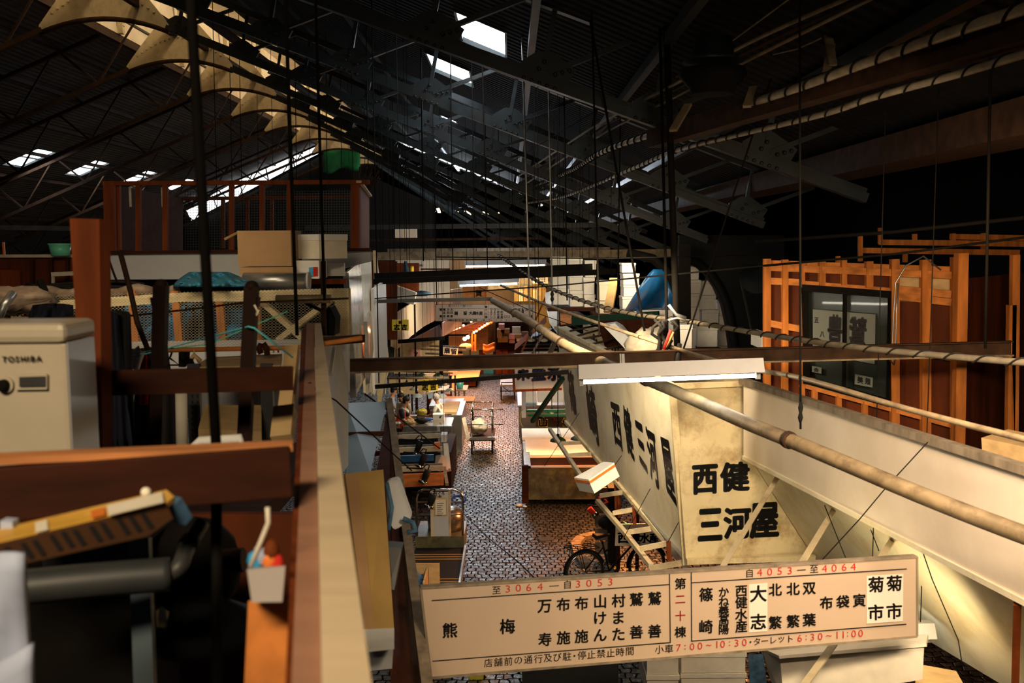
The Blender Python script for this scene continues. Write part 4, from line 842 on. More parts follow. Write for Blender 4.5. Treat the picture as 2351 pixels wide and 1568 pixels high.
# green and dark trough right of the far aisle
gtr = T('green_trough', P(1400, 740, 14.5), 'dark green roof gutter board behind the awning rods', 'gutter board')
K(MB().plate([P(1312, 728, 14.8), P(1510, 714, 14.0), P(1512, 732, 14.0), P(1312, 748, 14.8)], .05), 'green_board', M['green'], gtr); K(MB().plate([P(1370, 738, 14), P(1545, 732, 13), P(1545, 800, 13), P(1390, 800, 14)], .05), 'dark_board', M['woodd'], gtr)
S(MB().hexa([P(1385, 748, 12.5), P(1412, 742, 12.5), P(1425, 750, 12.5), P(1465, 800, 12), P(1440, 806, 12)], [P(1388, 742, 13), P(1416, 738, 13), P(1430, 746, 13), P(1470, 794, 12.5), P(1446, 800, 12.5)]), 'white_bundle', M['foam'], 'white wrapped bundle lying behind the awning rods', 'bundle')
S(MB().blob(P(1500, 797, 11), .25, 1.1, 1, .8, .35), 'white_sack', M['sack'], 'crumpled whitish sack beside the tangled junction', 'sack')
fbox(1545, 1590, 745, 800, 12, .5, 'white box with red marks right of the tangled junction'); fbox(1745, 1762, 764, 800, 12, .5, 'open white box left of the wooden room'); fbox(1660, 1755, 820, 850, 10.5, .5, 'long white box behind the fluorescent lamp', None, 'foam')
S(MB().plate([P(1560, 832, 10), P(1650, 828, 10), P(1650, 850, 10), P(1560, 852, 10)], .4), 'white_crate', M['foamy'], 'whitish crate top just above the long fluorescent lamp', 'crate')
# foam box with orange tape hung under the side panel
ob = T('taped_foam_box', P(1370, 1130, 11.4), 'white styrofoam box with an orange tape band tipped on the awning frame', 'box')
o1 = [P(1318, 1096, 11.5), P(1352, 1101, 11.1), P(1410, 1062, 11.3), P(1385, 1060, 11.8)]; dn = P(1361, 1133, 11.1)-P(1352, 1101, 11.1); dn2 = dn*.2
K(MB().hexa([p+dn*.3 for p in o1], [p+dn*1.0+V((.02, 0, 0)) for p in o1]), 'tub', M['foam'], ob); K(MB().hexa([p+V((0, 0, 0)) for p in o1], [p+dn*.12 for p in o1]), 'lid', M['foam'], ob)
cc = sum((V(p) for p in o1), V())/4
K(MB().hexa([cc+(p-cc)*1.01+dn*.12 for p in o1], [cc+(p-cc)*1.01+dn*.3 for p in o1]), 'orange_tape', M['orange'], ob, 'orange tape band')
# things seen through the gap below the hanging sign
fstack(1483, 1560, 1500, 1600, 2, 7.6, .5, 'near stack below the hanging sign', 'styrofoam boxes below the hanging sign', 'foamy', 0); fstack(1562, 1714, 1498, 1640, 3, 7.8, .5, 'wide stack below the hanging sign', 'styrofoam boxes below the hanging sign', 'foamy', 0)
ns = P(1755, 1480, 6.3); bb = T('long_foam_crate', P(1940, 1560, 6.2), 'long off-white styrofoam crate lying below the hanging sign', 'crate')
K(MB().hexa([P(1752, 1498, 6.5), P(1790, 1502, 6.15), P(2122, 1474, 5.9), P(2075, 1455, 6.5)], [P(1768, 1560, 6.5), P(1800, 1612, 6.15), P(2118, 1560, 5.9), P(2080, 1545, 6.5)]), 'tub', M['foamy'], bb)
K(MB().plate([P(1750, 1488, 6.52), P(2130, 1455, 6.0), P(2126, 1477, 5.88), P(1788, 1505, 6.13)], .02), 'rim', M['foamy'], bb)
S(MB().hexa([P(1718, 1502, 7), P(1752, 1502, 7), P(1762, 1580, 7), P(1722, 1580, 7)], [P(1722, 1502, 7.2), P(1750, 1502, 7.2), P(1760, 1580, 7.2), P(1724, 1580, 7.2)]), 'blue_jacket', M['denim'], 'navy jacket hanging below the hanging sign', 'jacket')
S(MB().hexa([P(2110, 1525, 6.6), P(2195, 1540, 6.6), P(2240, 1620, 6), P(2090, 1620, 6)], [P(2115, 1535, 6.9), P(2200, 1548, 6.9), P(2245, 1640, 6.3), P(2095, 1640, 6.3)]), 'orange_cushion', M['tan'], 'orange-tan board in the lower right corner below the soffit', 'board')
# ================================================================ LEFT MIDDLE GROUND (Y 4-12)
# ---- wire-mesh partition with studs, tarpaulin behind
mp_ = T('mesh_partition', P(400, 790, 7.4), 'cream railed partition covered with expanded diamond mesh', 'partition')
def pm(x, y, o=0): return P(x, y, 7.4+o-(x-400)*.0004)
K(MB().plate([pm(-60, 702), pm(420, 672), pm(800, 662), pm(800, 690), pm(420, 693), pm(-60, 725)], .05), 'top_rail', M['creamd'], mp_)
K(MB().plate([pm(-60, 790), pm(800, 778), pm(800, 900), pm(-60, 905)], .04), 'lower_board', M['paleg'], mp_)
K(MB().plate([pm(768, 665), pm(800, 662), pm(802, 775), pm(770, 775)], .06), 'end_board', M['creamd'], mp_)
for x in (308, 408, 508, 590): K(MB().bar(pm(x-5, 668, .03), pm(x+5, 790, .03), .055, .05, upv=(0, 1, 0)), 'stud', M['wood'], mp_)
for a, b_ in (((600, 690), (700, 780)), ((640, 780), (780, 672))): K(MB().bar(pm(*a, .1), pm(*b_, .1), .07, .04), 'diagonal_board', M['creamd'], mp_)
dm = MB()
cw, chh = 8.4, 6.4
nx, ny = int(860/cw), 19
for j in range(ny+1):
    y = 672+j*chh
    for i in range(nx):
        x = -60+i*cw; yy = y+(400-x)*.025
        for (ax, ay), (bx_, by) in (((x, yy), (x+cw/2, yy+chh/2)), ((x+cw/2, yy+chh/2), (x+cw, yy)), ((x, yy+.9), (x+cw/2, yy-chh/2+.9)), ((x+cw/2, yy-chh/2+.9), (x+cw, yy+.9))):
            if (bx_ > 800): continue
            dm.add([pm(ax, ay, -.02), pm(bx_, by, -.02), pm(bx_, by+.8, -.02), pm(ax, ay+.8, -.02)], [(0, 1, 2, 3)])
K(dm, 'diamond_mesh', M['meshm'], mp_)
def tw(x0, x1, y0, y1, Y, seed):
    return lambda u, v: P(x0+(x1-x0)*u, y0+(y1-y0)*v, Y+.13*math.sin(u*11+seed+v*4)+.08*math.sin(v*9+u*5+seed))
S(MB().grid(tw(398, 592, 690, 792, 7.72, 1), 16, 10, .01), 'blue_tarpaulin', M['blueb'], 'blue tarpaulin hanging behind the diamond mesh', 'tarpaulin')
S(MB().grid(tw(285, 405, 695, 792, 7.85, 3), 12, 10, .01), 'teal_tarpaulin', M['blueb'], 'dull teal tarpaulin behind the left studs of the mesh', 'tarpaulin')
S(MB().grid(tw(425, 470, 700, 792, 7.6, 6), 12, 8, .01), 'navy_tarpaulin', M['navy'], 'dark fold of cloth in front of the blue tarpaulin', 'cloth')
S(MB().plate([P(310, 689, 8.6), P(352, 687, 8.6), P(352, 694, 8.6), P(310, 696, 8.6)], .02), 'glowing_strip', M['glow'], 'small glowing strip behind the diamond mesh', 'lamp')  # small strip in the emissive pane material
def notice(q, Y, m, items, label, cat='notice', name='notice_or_reflection'):
    pts = [P(x, y, Y) for x, y in q]; t = T(name, pts[0], label, cat); K(MB().plate(pts, .01), 'sheet', M[m], t)
    by = {}
    for c, x, y, e, mm, b_ in items: by.setdefault(mm, Ink(pts[0], pts[1], pts[3], .004)).ch(c, x, y, e, 0, b_)
    for mm, i in by.items(): i.put(M[mm], t)
    return t
notice([(25, 700), (95, 700), (95, 733), (25, 733)], 7.9, 'sign', [('火', 46, 719, 16, 'redc', .04), ('厳', 62, 719, 17, 'redc', .04), ('禁', 81, 719, 17, 'redc', .04)], 'cream notice with bold red characters behind the mesh at left')
notice([(98, 697), (126, 697), (126, 731), (98, 731)], 7.8, 'white', [('携', 105, 713, 8, 'redc', .03), ('帯', 112, 713, 8, 'redc', .03), ('品', 119, 713, 8, 'redc', .03)], 'small white tag with red characters behind the mesh at left')
# stuff on top of the partition
S(MB().blob(P(30, 690, 7.2), .19, 1.5, .8, .5, .3, 3), 'wrapped_bundle', M['bundle'], 'grey-brown plastic wrapped bundle on the far left of the mesh partition', 'bundle')
S(MB().tube([P(-10, 750, 6.8), P(10, 700, 6.8), P(30, 674, 6.9)], .03, 8), 'clear_hose', M['galv'], 'shiny hose end drooping below the wrapped bundle', 'hose')
S(MB().tube([P(75+i*22, 672-6*math.sin(i*1.3)-i*.3, 7.6+.1*math.sin(i)) for i in range(16)], .04, 8), 'rolled_mat', M['bundle'], 'long grubby roll of matting on top of the mesh partition', 'roll')
for i in range(5):
    S(MB().tube([P(60+k*34, 652+i*4+6*math.sin(k*.8+i*2), 7.9) for k in range(9)], .014, 6), 'black_cable', M['wire'], ('topmost', 'second', 'third', 'fourth', 'lowest')[i]+' black cable in the heap on the mesh partition at left', 'cable')
S(MB().hexa([P(1150/10+90, 0, 7)]*4, [P(200, 0, 7)]*4) if 0 else MB().bar(P(92, 645, 7.7), P(102, 668, 7.6), .05, .03), 'black_lever', M['black'], 'black upright handle in the cable heap at left', 'handle')
def bl(u, v):
    x = 398+u*184; t_ = min(1, u*5, (1-u)*3.2)**.7; y = 661-t_*31*(1-v)+3*math.sin(u*17)*(1-v)*v*3-2*v
    return P(x, y, 7.3+.55*(1-v)+.07*math.sin(u*19+v*6)+.05*math.sin(u*41-v*9))
S(MB().grid(bl, 34, 12, .02), 'blue_tarpaulin', M['blued'], 'faded blue tarpaulin heaped on top of the mesh partition', 'tarpaulin')
def pbox(name, x0, x1, y0, y1, Y, d, m, label, cat, rz=0, part=None, **k):
    a, b_ = P(x0, y1, Y), P(x1, y0, Y); return S(MB().box(a.x, b_.x, Y, Y+d, a.z, b_.z, rz), name, M[m], label, cat, **k)
rc = T('roller_case', P(640, 658, 7.8), 'grey metal roller-shutter case lying under the cardboard box', 'shutter case')
K(MB().lathe([(.085, 0), (.085, 1.05)], P(487+75, 644, 7.8), 12, Matrix(((0, 0, 1), (0, 1, 0), (-1, 0, 0)))) if 0 else MB().tube([P(560, 645, 7.8), P(706, 645, 7.8)], .065, 12), 'casing', M['galv'], rc)
K(MB().tube([P(706, 645, 7.8), P(711, 645, 7.8)], .072, 12), 'end_cap', M['paleg'], rc)
cbx = T('cardboard_box', P(606, 630, 7.9), 'big plain brown cardboard box on top of the left partition', 'box')
a, b_ = P(547, 612, 7.9), P(667, 529, 7.9); K(MB().box(a.x, b_.x, 7.9, 8.3, a.z, b_.z), 'body', M['card'], cbx)
K(MB().hexa([P(514, 547, 7.8), P(547, 530, 7.92), P(547, 536, 7.92), P(516, 552, 7.8)], [p+V((0, .02, 0)) for p in (P(514, 547, 7.8), P(547, 530, 7.92), P(547, 536, 7.92), P(516, 552, 7.8))]), 'flap', M['card'], cbx)
pbox('cardboard_box', 550, 675, 613, 631, 7.9, .45, 'card', 'flat brown cardboard box beneath the big one', 'box')
sb = T('styrofoam_box', P(718, 595, 8.2), 'cream and white styrofoam box right of the cardboard box', 'box'); a, b_ = P(676, 594, 8.2), P(762, 538, 8.2)
c_ = V(((a.x+b_.x)/2+.02, 8.25, 0)); K(MB().box(c_.x-.2, c_.x+.2, 8.1, 8.4, a.z, b_.z-.05, R(-38)), 'tub', M['foamy'], sb); K(MB().box(c_.x-.205, c_.x+.205, 8.095, 8.405, b_.z-.05, b_.z, R(-38)), 'lid', M['foam'], sb)
notice([(700, 0), (701, 0), (701, 1), (700, 1)], 7, 'white', [], 'x') if 0 else None
s2 = T('styrofoam_box', P(700, 640, 8), 'white styrofoam box with a blue and red label', 'box'); a, b_ = P(668, 640, 8), P(732, 598, 8); K(MB().box(a.x, b_.x, 8, 8.35, a.z, b_.z), 'tub', M['foam'], s2)
K(MB().plate([P(709, 614, 7.99), P(719, 613, 7.99), P(719, 634, 7.99), P(710, 635, 7.99)], .004), 'blue_label', M['bluep'], s2, 'blue label'); K(MB().plate([P(719, 613, 7.99), P(729, 613, 7.99), P(729, 634, 7.99), P(719, 634, 7.99)], .004), 'red_label', M['redc'], s2, 'red label')
pbox('white_board', 735, 790, 604, 634, 8.6, .05, 'white', 'white board behind the labelled styrofoam box', 'board'); pbox('brown_rail', 668, 795, 640, 653, 8.4, .06, 'woodr', 'red-brown rail below the labelled styrofoam box', 'rail')
# white wall and brown wire cage above
ww = T('white_partition', P(400, 640, 9.2), 'long off-white partition board below the brown wire cage', 'partition')
K(MB().plate([P(243, 582, 9.4), P(700, 577, 9.2), P(850, 572, 9.1), P(850, 600, 9.1), P(700, 640, 9.2), P(243, 642, 9.4)], .05), 'board', M['paleg'], ww)
K(MB().bar(P(243, 580, 9.38), P(850, 573, 9.1), .1, .03), 'cap_rail', M['woodd'], ww)
cg = T('wire_cage', P(540, 575, 9.5), 'brown timber cage hung with dark netting above the white partition', 'cage')
def cgp(x, y, o=0): return P(x, y, 9.5+o)
K(MB().bar(cgp(238, 421), cgp(848, 418), .06, .04), 'top_rail', M['woodr'], cg)
for x in (318, 380, 532, 602, 665): K(MB().bar(cgp(x, 422), cgp(x, 576), .045, .045, upv=(0, 1, 0)), 'stud', M['woodr'], cg)
K(MB().bar(cgp(251, 420), cgp(254, 578), .10, .05, upv=(0, 1, 0)), 'wide_post', M['woodr'], cg); K(MB().bar(cgp(270, 420, .1), cgp(272, 576, .1), .05, .05, upv=(0, 1, 0)), 'stud', M['woodr'], cg)
K(MB().hexa([cgp(805, 418), cgp(824, 418), cgp(824, 570), cgp(805, 570)], [p+V((0, .1, 0)) for p in (cgp(805, 418), cgp(824, 418), cgp(824, 570), cgp(805, 570))]), 'corner_post', M['woodr'], cg)
K(MB().plate([P(824, 418, 9.5), P(848, 450, 11.5), P(848, 570, 11.5), P(824, 570, 9.5)], .04), 'slatted_side', M['woodr'], cg); K(MB().bar(P(824, 417, 9.45), P(849, 450, 11.5), .05, .02), 'white_edge', M['sack'], cg)
K(MB().plate([P(262, 425, 9.8), P(420, 455, 11.5), P(420, 575, 11.5), P(262, 578, 9.8)], .03), 'plank_side', M['woodd'], cg)
for x in (298, 372): K(MB().bar(P(x, 430, 9.8), P(x+2, 475, 9.8), .02, .01), 'tape_strip', M['sack'], cg)
for x in (512, 568, 624): K(MB().bar(P(x, 456, 11.5), P(x, 570, 11.5), .04, .04, upv=(0, 1, 0)), 'rear_stud', M['woodr'], cg)
K(MB().bar(P(420, 456, 11.5), P(848, 452, 11.5), .04, .04), 'rear_rail', M['woodr'], cg)
nt = MB()
for i in range(63): x = 425+i*6.1; nt.add([cgp(x, 437+6*math.sin(i*.3), .4), cgp(x+1.1, 437+6*math.sin(i*.3), .4), cgp(x+1.1, 573, .4), cgp(x, 573, .4)], [(0, 1, 2, 3)])
for j in range(22): y = 440+j*6; nt.add([cgp(425, y, .4), cgp(808, y-2, .4), cgp(808, y-1, .4), cgp(425, y+1, .4)], [(0, 1, 2, 3)])
K(nt, 'netting', M['steel'], cg)
bd = T('twig_broom', P(790, 470, 11), 'faint bundle of pale twigs above the cage corner', 'broom')
tb = MB()
for i in range(22): tb.tube([P(820+random.uniform(-4, 4), 470, 11), P(840+random.uniform(-30, 34), 395+random.uniform(-14, 20), 11)], .005, 4)
K(tb, 'twig_bundle', M['rust'], bd)
# green tub and old partitions at the far left
tu = T('green_tub', P(140, 588, 9.8), 'mint green plastic tub on the far left partition', 'tub'); p = P(139, 587, 9.8)
K(MB().lathe([(.085, 0), (.105, .11), (.0999, .11), (.082, .01)], p, 20, None, True), 'bowl', M['mint'], tu); K(MB().lathe([(.112, .105), (.112, .12), (.10, .12)], p, 20, None, False), 'rim', M['mint'], tu)
op = T('brown_partition', P(100, 650, 10), 'old red-brown panelled partition at the far left', 'partition')
K(MB().plate([P(-60, 592, 10), P(242, 590, 10), P(242, 665, 10), P(-60, 665, 10)], .05), 'panel', M['ply'], op); K(MB().bar(P(-60, 588, 9.95), P(242, 587, 9.95), .08, .03), 'cap_rail', M['sack'], op)
for x in (75, 118, 155, 205): K(MB().bar(P(x, 592, 9.95), P(x, 655, 9.95), .03, .04, upv=(0, 1, 0)), 'stile', M['woodd'], op)
K(MB().plate([P(-60, 620, 9.9), P(46, 620, 9.9), P(46, 665, 9.9), P(-60, 665, 9.9)], .03), 'tan_sheet', M['woodr'], op)
S(MB().bar(P(8, 556, 10.5), P(10, 588, 10.5), .02, .02), 'thin_post', M['orange'], 'thin orange post on the far left partition', 'post')
wf = T('window_sash', P(160, 650, 9.6), 'small whitish sash window behind the tall brown post', 'window')
K(MB().bar(P(120, 630, 9.6), P(240, 624, 9.6), .05, .04), 'sill', M['sack'], wf); K(MB().bar(P(122, 632, 9.6), P(122, 650, 9.6), .02, .03, upv=(0, 1, 0)), 'stile', M['sack'], wf)
# black floodlight and rod right of mesh
fl_ = T('black_floodlight', P(745, 760, 6.6), 'black floodlight box numbered eleven hanging from a rod', 'lamp')
K(MB().hexa([P(737, 712, 6.6), P(758, 706, 6.6), P(770, 730, 6.6), P(768, 770, 6.6), P(737, 770, 6.6)], [q+V((0, .2, 0)) for q in (P(737, 712, 6.6), P(758, 706, 6.6), P(770, 730, 6.6), P(768, 770, 6.6), P(737, 770, 6.6))]), 'housing', M['black'], fl_)
K(MB().bar(P(700, 694, 6.6), P(752, 720, 6.6), .03, .02), 'bracket_arm', M['black'], fl_); i_ = Ink(P(737, 712, 6.58), P(758, 712, 6.58), P(737, 770, 6.58)); i_.ch('1', 742, 731, 11, 0, .04).ch('1', 748, 731, 11, 0, .04); i_.put(M['white'], fl_)
S(MB().tube([P(742, 600, 6.5), P(744, 770, 6.5)], .018, 8), 'rusty_pole', M['rust'], 'rusty pole behind the black floodlight', 'pole')
S(MB().tube([P(634, 687, 6.4), P(760, 686, 6.4)], .028, 8), 'padded_tube', M['pipe'], 'dusty padded tube in front of the mesh partition', 'tube')
for i, (pts, l) in enumerate(((((270, 728), (420, 712), (560, 695), (800, 685)), 'rope line strung across the mesh partition'), (((-20, 745), (60, 738), (170, 728), (290, 720)), 'washing line at the far left'), (((275, 575), (300, 670), (315, 740), (352, 835)), 'slanting dark rod before the mesh partition'), (((245, 582), (262, 630), (270, 650)), 'short wire beside the white partition'))):
    S(MB().tube([P(x, y, (6.2, 4.75, 5.2, 6.2)[i]) for x, y in pts], .014 if i == 2 else .007, 6), 'line_wire', M['rust'], l, 'wire')
# two dark posts with round tops and pegs
for x, y, xb_, l in ((368, 655, 360, 'left'), (576, 658, 560, 'right')):
    t = T('peg_post', P(xb_, 1040, 3.4), f'dark round-topped timber post with a peg, {l} one of two', 'post')
    K(MB().bar(P(x+2, y, 3.4), P(xb_, 1045, 3.4), .044, .04, upv=(0, 1, 0)).ball(P(x+2, y, 3.4), .024, 1, 1, .9), 'post', M['woodk'], t)
    s_ = -1 if l == 'left' else 1; K(MB().bar(P(x, 690, 3.4), P(x+s_*20, 693, 3.4), .02, .03), 'peg', M['woodk'], t)
# cyan twine
S(MB().tube([P(286, 824, 5), P(365, 805, 5), P(570, 750, 3.35), P(584, 753, 3.35), P(672, 820, 3.5)], .0035, 6), 'cyan_twine', M['cyan'], 'bright cyan twine tied round the right peg post', 'string')
S(MB().tube([P(290, 812, 5), P(480, 790, 4.5), P(660, 715, 4.5)], .003, 6), 'green_twine', M['mint'], 'thin green twine crossing behind the cyan twine', 'string')
S(MB().tube([P(584, 700, 3.3), P(592, 715, 3.3), P(588, 724, 3.3), P(594, 712, 3.3)], .004, 5), 'white_twine', M['foamy'], 'white twine knotted on the right peg post', 'string')
# clothes rail
S(MB().tube([P(286, 806, 5.4), P(680, 798, 5.3), P(830, 776, 5.2)], .013, 8), 'clothes_pole', M['woodh'], 'orange wooden pole used as a clothes rail', 'pole')
def cloth(x0, x1, y0, y1, Y, m, name, label, cat='garment', top=None, amp=.05, d=.08):
    tx = top or (x0, x1)
    return S(MB().grid(lambda u, v: P((tx[0]+(tx[1]-tx[0])*u)*(1-v)+(x0+(x1-x0)*u)*v, y0+(y1-y0)*v-4*math.sin(math.pi*u)*(1-v), Y+amp*math.sin(u*14+v*2)), 16, 8, d), name, M[m], label, cat)
cloth(228, 306, 720, 1035, 4.62, 'navy', 'navy_jacket', 'navy blue work jacket hanging right of the tall brown post', top=(228, 272))
cloth(60, 165, 727, 755, 4.78, 'navy', 'navy_towel', 'dark navy cloth draped over the line at left', 'cloth', top=(70, 165))
cloth(300, 420, 808, 1040, 5.33, 'blackc', 'black_coat', 'black coat hanging under the clothes pole', top=(315, 385))
cloth(235, 312, 722, 1040, 4.72, 'blackc', 'black_trousers', 'black trousers hanging below the middle brown rail at left', top=(240, 300))
cloth(320, 340, 808, 930, 5.28, 'redc', 'red_cloth', 'bright red cloth tail below the middle brown rail', 'cloth', amp=.01, d=.02)
cloth(310, 322, 806, 852, 5.25, 'redc', 'red_scarf', 'red scarf folded over the clothes pole', 'scarf', top=(318, 332), amp=.01, d=.02)
S(MB().tube([P(306, 842, 5.1), P(310, 808, 5.1), P(318, 801, 5.1), P(326, 808, 5.1), P(318, 828, 5.1), P(312, 848, 5.1)], .018, 8), 'white_towel', M['foam'], 'white towel looped over the clothes pole', 'towel')
for i, (x, l) in enumerate(((300, 'leftmost'), (345, 'second'), (391, 'third'))):
    S(MB().tube([*[P(x+a_, b_, 5.37) for a_, b_ in ((0, 802), (4, 805), (3, 812), (-1, 822), (-18, 838), (20, 838), (-1, 822))]], .006, 5), 'wire_hanger', M['wire'], f'{l} dark hanger on the clothes pole', 'hanger')
S(MB().tube([P(432, 836, 5.2), P(446, 815, 5.2), P(460, 830, 5.2)], .014, 6).tube([P(446, 815, 5.2), P(446, 803, 5.2)], .004, 5), 'wooden_hanger', M['tan'], 'tan wooden coat hanger on the clothes pole', 'hanger')
cl = T('c_clamp', P(425, 825, 5), 'black screw clamp fixed on the clothes pole', 'clamp'); K(MB().bar(P(419, 808, 5), P(419, 842, 5), .03, .03, upv=(0, 1, 0)), 'jaw', M['black'], cl); K(MB().tube([P(424, 832, 5), P(438, 830, 5), P(442, 842, 5)], .018, 8).tube([P(432, 808, 5), P(431, 824, 5)], .01, 6), 'hook', M['black'], cl)
S(MB().tube([P(600, 790, 5.2), P(594, 800, 5.2), P(600, 812, 5.2)], .016, 8).tube([P(604, 788, 5.2), P(612, 800, 5.2), P(614, 816, 5.2)], .016, 8), 'hook_pair', M['woodd'], 'dark curved leather strap over the clothes pole', 'strap')
# numbered shelf strip, board, steel uprights, white tube
notice([(578, 800), (645, 798), (645, 812), (578, 814)], 5.6, 'white', [(c, x, 806, 10, 'ink', .03) for c, x in zip('12456', (578, 592, 614, 628, 639))], 'white label strip with black numbers behind the clothes pole')
pl_ = T('plywood_shelf', P(560, 830, 5.0), 'stained tan plywood shelf behind the right peg post', 'shelf')
K(MB().hexa([P(480, 820, 5.5), P(648, 812, 5.6), P(644, 838, 4.9), P(440, 843, 4.9)], [p-V((0, 0, .03)) for p in (P(480, 820, 5.5), P(648, 812, 5.6), P(644, 838, 4.9), P(440, 843, 4.9))]), 'shelf_board', M['tan'], pl_)
K(MB().hexa([P(470, 930, 4.9), P(600, 930, 4.9), P(600, 990, 4.7), P(455, 985, 4.7)], [p-V((0, 0, .05)) for p in (P(470, 930, 4.9), P(600, 930, 4.9), P(600, 990, 4.7), P(455, 985, 4.7))]), 'lower_shelf', M['tan'], pl_)
for x in (445, 612): K(MB().bar(P(x, 835, 4.9), P(x+6, 1045, 4.9), .06, .03, upv=(0, 1, 0)), 'slotted_upright', M['pvc'], pl_)
sl_ = MB()
for i in range(9):
    for x in (440, 452): sl_.add([P(x-1.5, 905+i*13, 4.87), P(x+1.5, 905+i*13, 4.87), P(x+2, 912+i*13, 4.87), P(x-1, 912+i*13, 4.87)], [(0, 1, 2, 3)])
K(sl_, 'slot_row', M['ink'], pl_)
S(MB().tube([P(416, 900, 4.6), P(418, 1040, 4.6)], .028, 10), 'white_tube', M['foamy'], 'upright white foam tube beside the slotted steel upright', 'tube')
S(MB().plate([P(285, 858, 6.2), P(690, 850, 6.2), P(690, 960, 6.2), P(285, 960, 6.2)], .03), 'grey_wall_board', M['paleg'], 'pale grey wall board behind the clothes', 'board')
S(MB().tube([P(425, 1046, 3), P(460, 1012, 3), P(552, 1006, 3), P(556, 1030, 3)], .014, 8), 'white_bag_top', M['foam'], 'top of a white bag showing over the near brown beam', 'bag')
pbox('spray_can', 235, 243, 992, 1040, 3.2, .04, 'orange', 'orange and white can beside the tall brown post', 'can')
# floor of the upper platform and dark backing so nothing shows through
ST(MB().box(-9, -1.72, 2.2, 9, 3.55, 3.7), 'floor_platform', M['woodd'])

# ---- panels on the left edge of the aisle
def lp(name, q, t, m, label, cat='panel', trims=()):
    o = T(name, P(*q[-1]), label, cat); K(MB().plate([P(*a) for a in q], t), 'sheet', M[m], o)
    for a, b_, w_, mm in trims: K(MB().bar(P(*a), P(*b_), w_, w_), 'edge_strip', M[mm], o)
    return o
lp('corrugated_panel', [(797, 625, 10.5), (828, 600, 12.2), (842, 860, 12.2), (815, 912, 10.5)], .03, 'clear', 'tall corrugated translucent panel left of the aisle', trims=(((795, 626, 10.45), (812, 912, 10.45), .06, 'galv'),))
lp('tile_panel', [(826, 590, 12.4), (852, 582, 14), (862, 900, 14), (842, 902, 12.4)], .04, 'cream', 'cream wall sheet with wires just behind the corrugated panel')
lp('white_wall_board', [(858, 664, 13.5), (886, 643, 15), (890, 810, 15), (862, 905, 13.5)], .04, 'white', 'clean white panel left of the yellow shop sign')
lp('corrugated_panel', [(840, 738, 11.6), (852, 714, 12.4), (858, 800, 12.4), (846, 905, 11.6)], .03, 'clear', 'smaller corrugated panel in front of the white panel', trims=(((839, 738, 11.55), (845, 880, 11.55), .04, 'galv'),))
lp('cream_pillar', [(856, 575, 15.5), (862, 575, 15.5), (892, 830, 15.5), (868, 960, 15.5)], .1, 'creamd', 'narrow cream pillar at the left of the lane')
lp('white_wall_sheet', [(745, 792, 6.6), (792, 780, 7.4), (800, 880, 7.4), (800, 1068, 6.9), (768, 1110, 5.6)], .03, 'paleg', 'pale grey wall sheet beside the foreground ledge', trims=(((768, 795, 6.55), (758, 860, 6.2), .02, 'white'),))
lp('pale_board', [(745, 792, 6.9), (796, 776, 8), (796, 800, 8), (745, 830, 6.9)], .03, 'pink', 'pinkish board end behind the brown bar')
S(MB().bar(P(716, 786, 5.6), P(830, 777, 6.2), .05, .05), 'brown_bar', M['woodd'], 'dark brown square bar end pointing at the corrugated panel', 'bar')
tg = T('blue_trough', P(850, 1100, 7), 'light blue lined box trough with brown cross-bars and a grey edge', 'trough')
K(MB().plate([P(795, 925, 8.2), P(890, 922, 8.6), P(880, 960, 8.2), P(850, 1085, 7.0), P(795, 1085, 7.0)], .02), 'blue_lining', M['lblue'], tg)
K(MB().plate([P(892, 922, 8.6), P(900, 935, 8.4), P(985, 1600, 4.8), P(900, 1600, 4.5), P(865, 1080, 7)], .02), 'dark_side', M['woodd'], tg)
K(MB().bar(P(893, 922, 8.6), P(982, 1590, 4.6), .055, .06), 'grey_edge', M['woodg'], tg)
for y, x0, x1 in ((998, 797, 880), (1043, 797, 884)): K(MB().bar(P(x0, y, 7.6), P(x1, y-3, 7.8), .035, .035), 'cross_bar', M['woodd'], tg)
cb = T('tall_carton', P(840, 1450, 4.5), 'tall narrow tan cardboard carton standing in the trough', 'box')
q = [P(793, 1088, 5.0), P(880, 1078, 5.2), P(905, 1445, 4.6), P(845, 1470, 4.4)]
K(MB().plate(q, .25), 'body', M['cardy'], cb); K(MB().plate([P(793, 1088, 4.99), P(822, 1085, 5.05), P(862, 1465, 4.42), P(843, 1472, 4.38)], .01), 'brown_flap', M['card'], cb); K(MB().plate([P(858, 1125, 5.1), P(862, 1124, 5.1), P(868, 1215, 5.0), P(863, 1218, 5.0)], .004), 'tape_mark', M['card'], cb)  # left strip of the carton is in browner cardboard
gb = T('grey_bag', P(915, 1220, 5.4), 'padded grey and blue bag hung over the trough edge', 'bag')
K(MB().hexa([P(884, 1108, 5.3), P(912, 1100, 5.4), P(945, 1195, 5.3), P(905, 1222, 5.2), P(888, 1195, 5.2)], [q_+V((0, .12, 0)) for q_ in (P(884, 1108, 5.3), P(912, 1100, 5.4), P(945, 1195, 5.3), P(905, 1222, 5.2), P(888, 1195, 5.2))]), 'body', M['paleg'], gb, None, .02)
K(MB().tube([P(888, 1108, 5.25), P(900, 1165, 5.2), P(892, 1218, 5.15)], .012, 6), 'navy_strap', M['denim'], gb)
S(MB().hexa([P(888, 1255, 4.9), P(922, 1258, 4.9), P(905, 1355, 4.8), P(890, 1350, 4.8)], [q_+V((0, .1, 0)) for q_ in (P(888, 1255, 4.9), P(922, 1258, 4.9), P(905, 1355, 4.8), P(890, 1350, 4.8))]), 'grey_cloth', M['pvc'], 'grey cloth tucked below the padded bag', 'cloth')
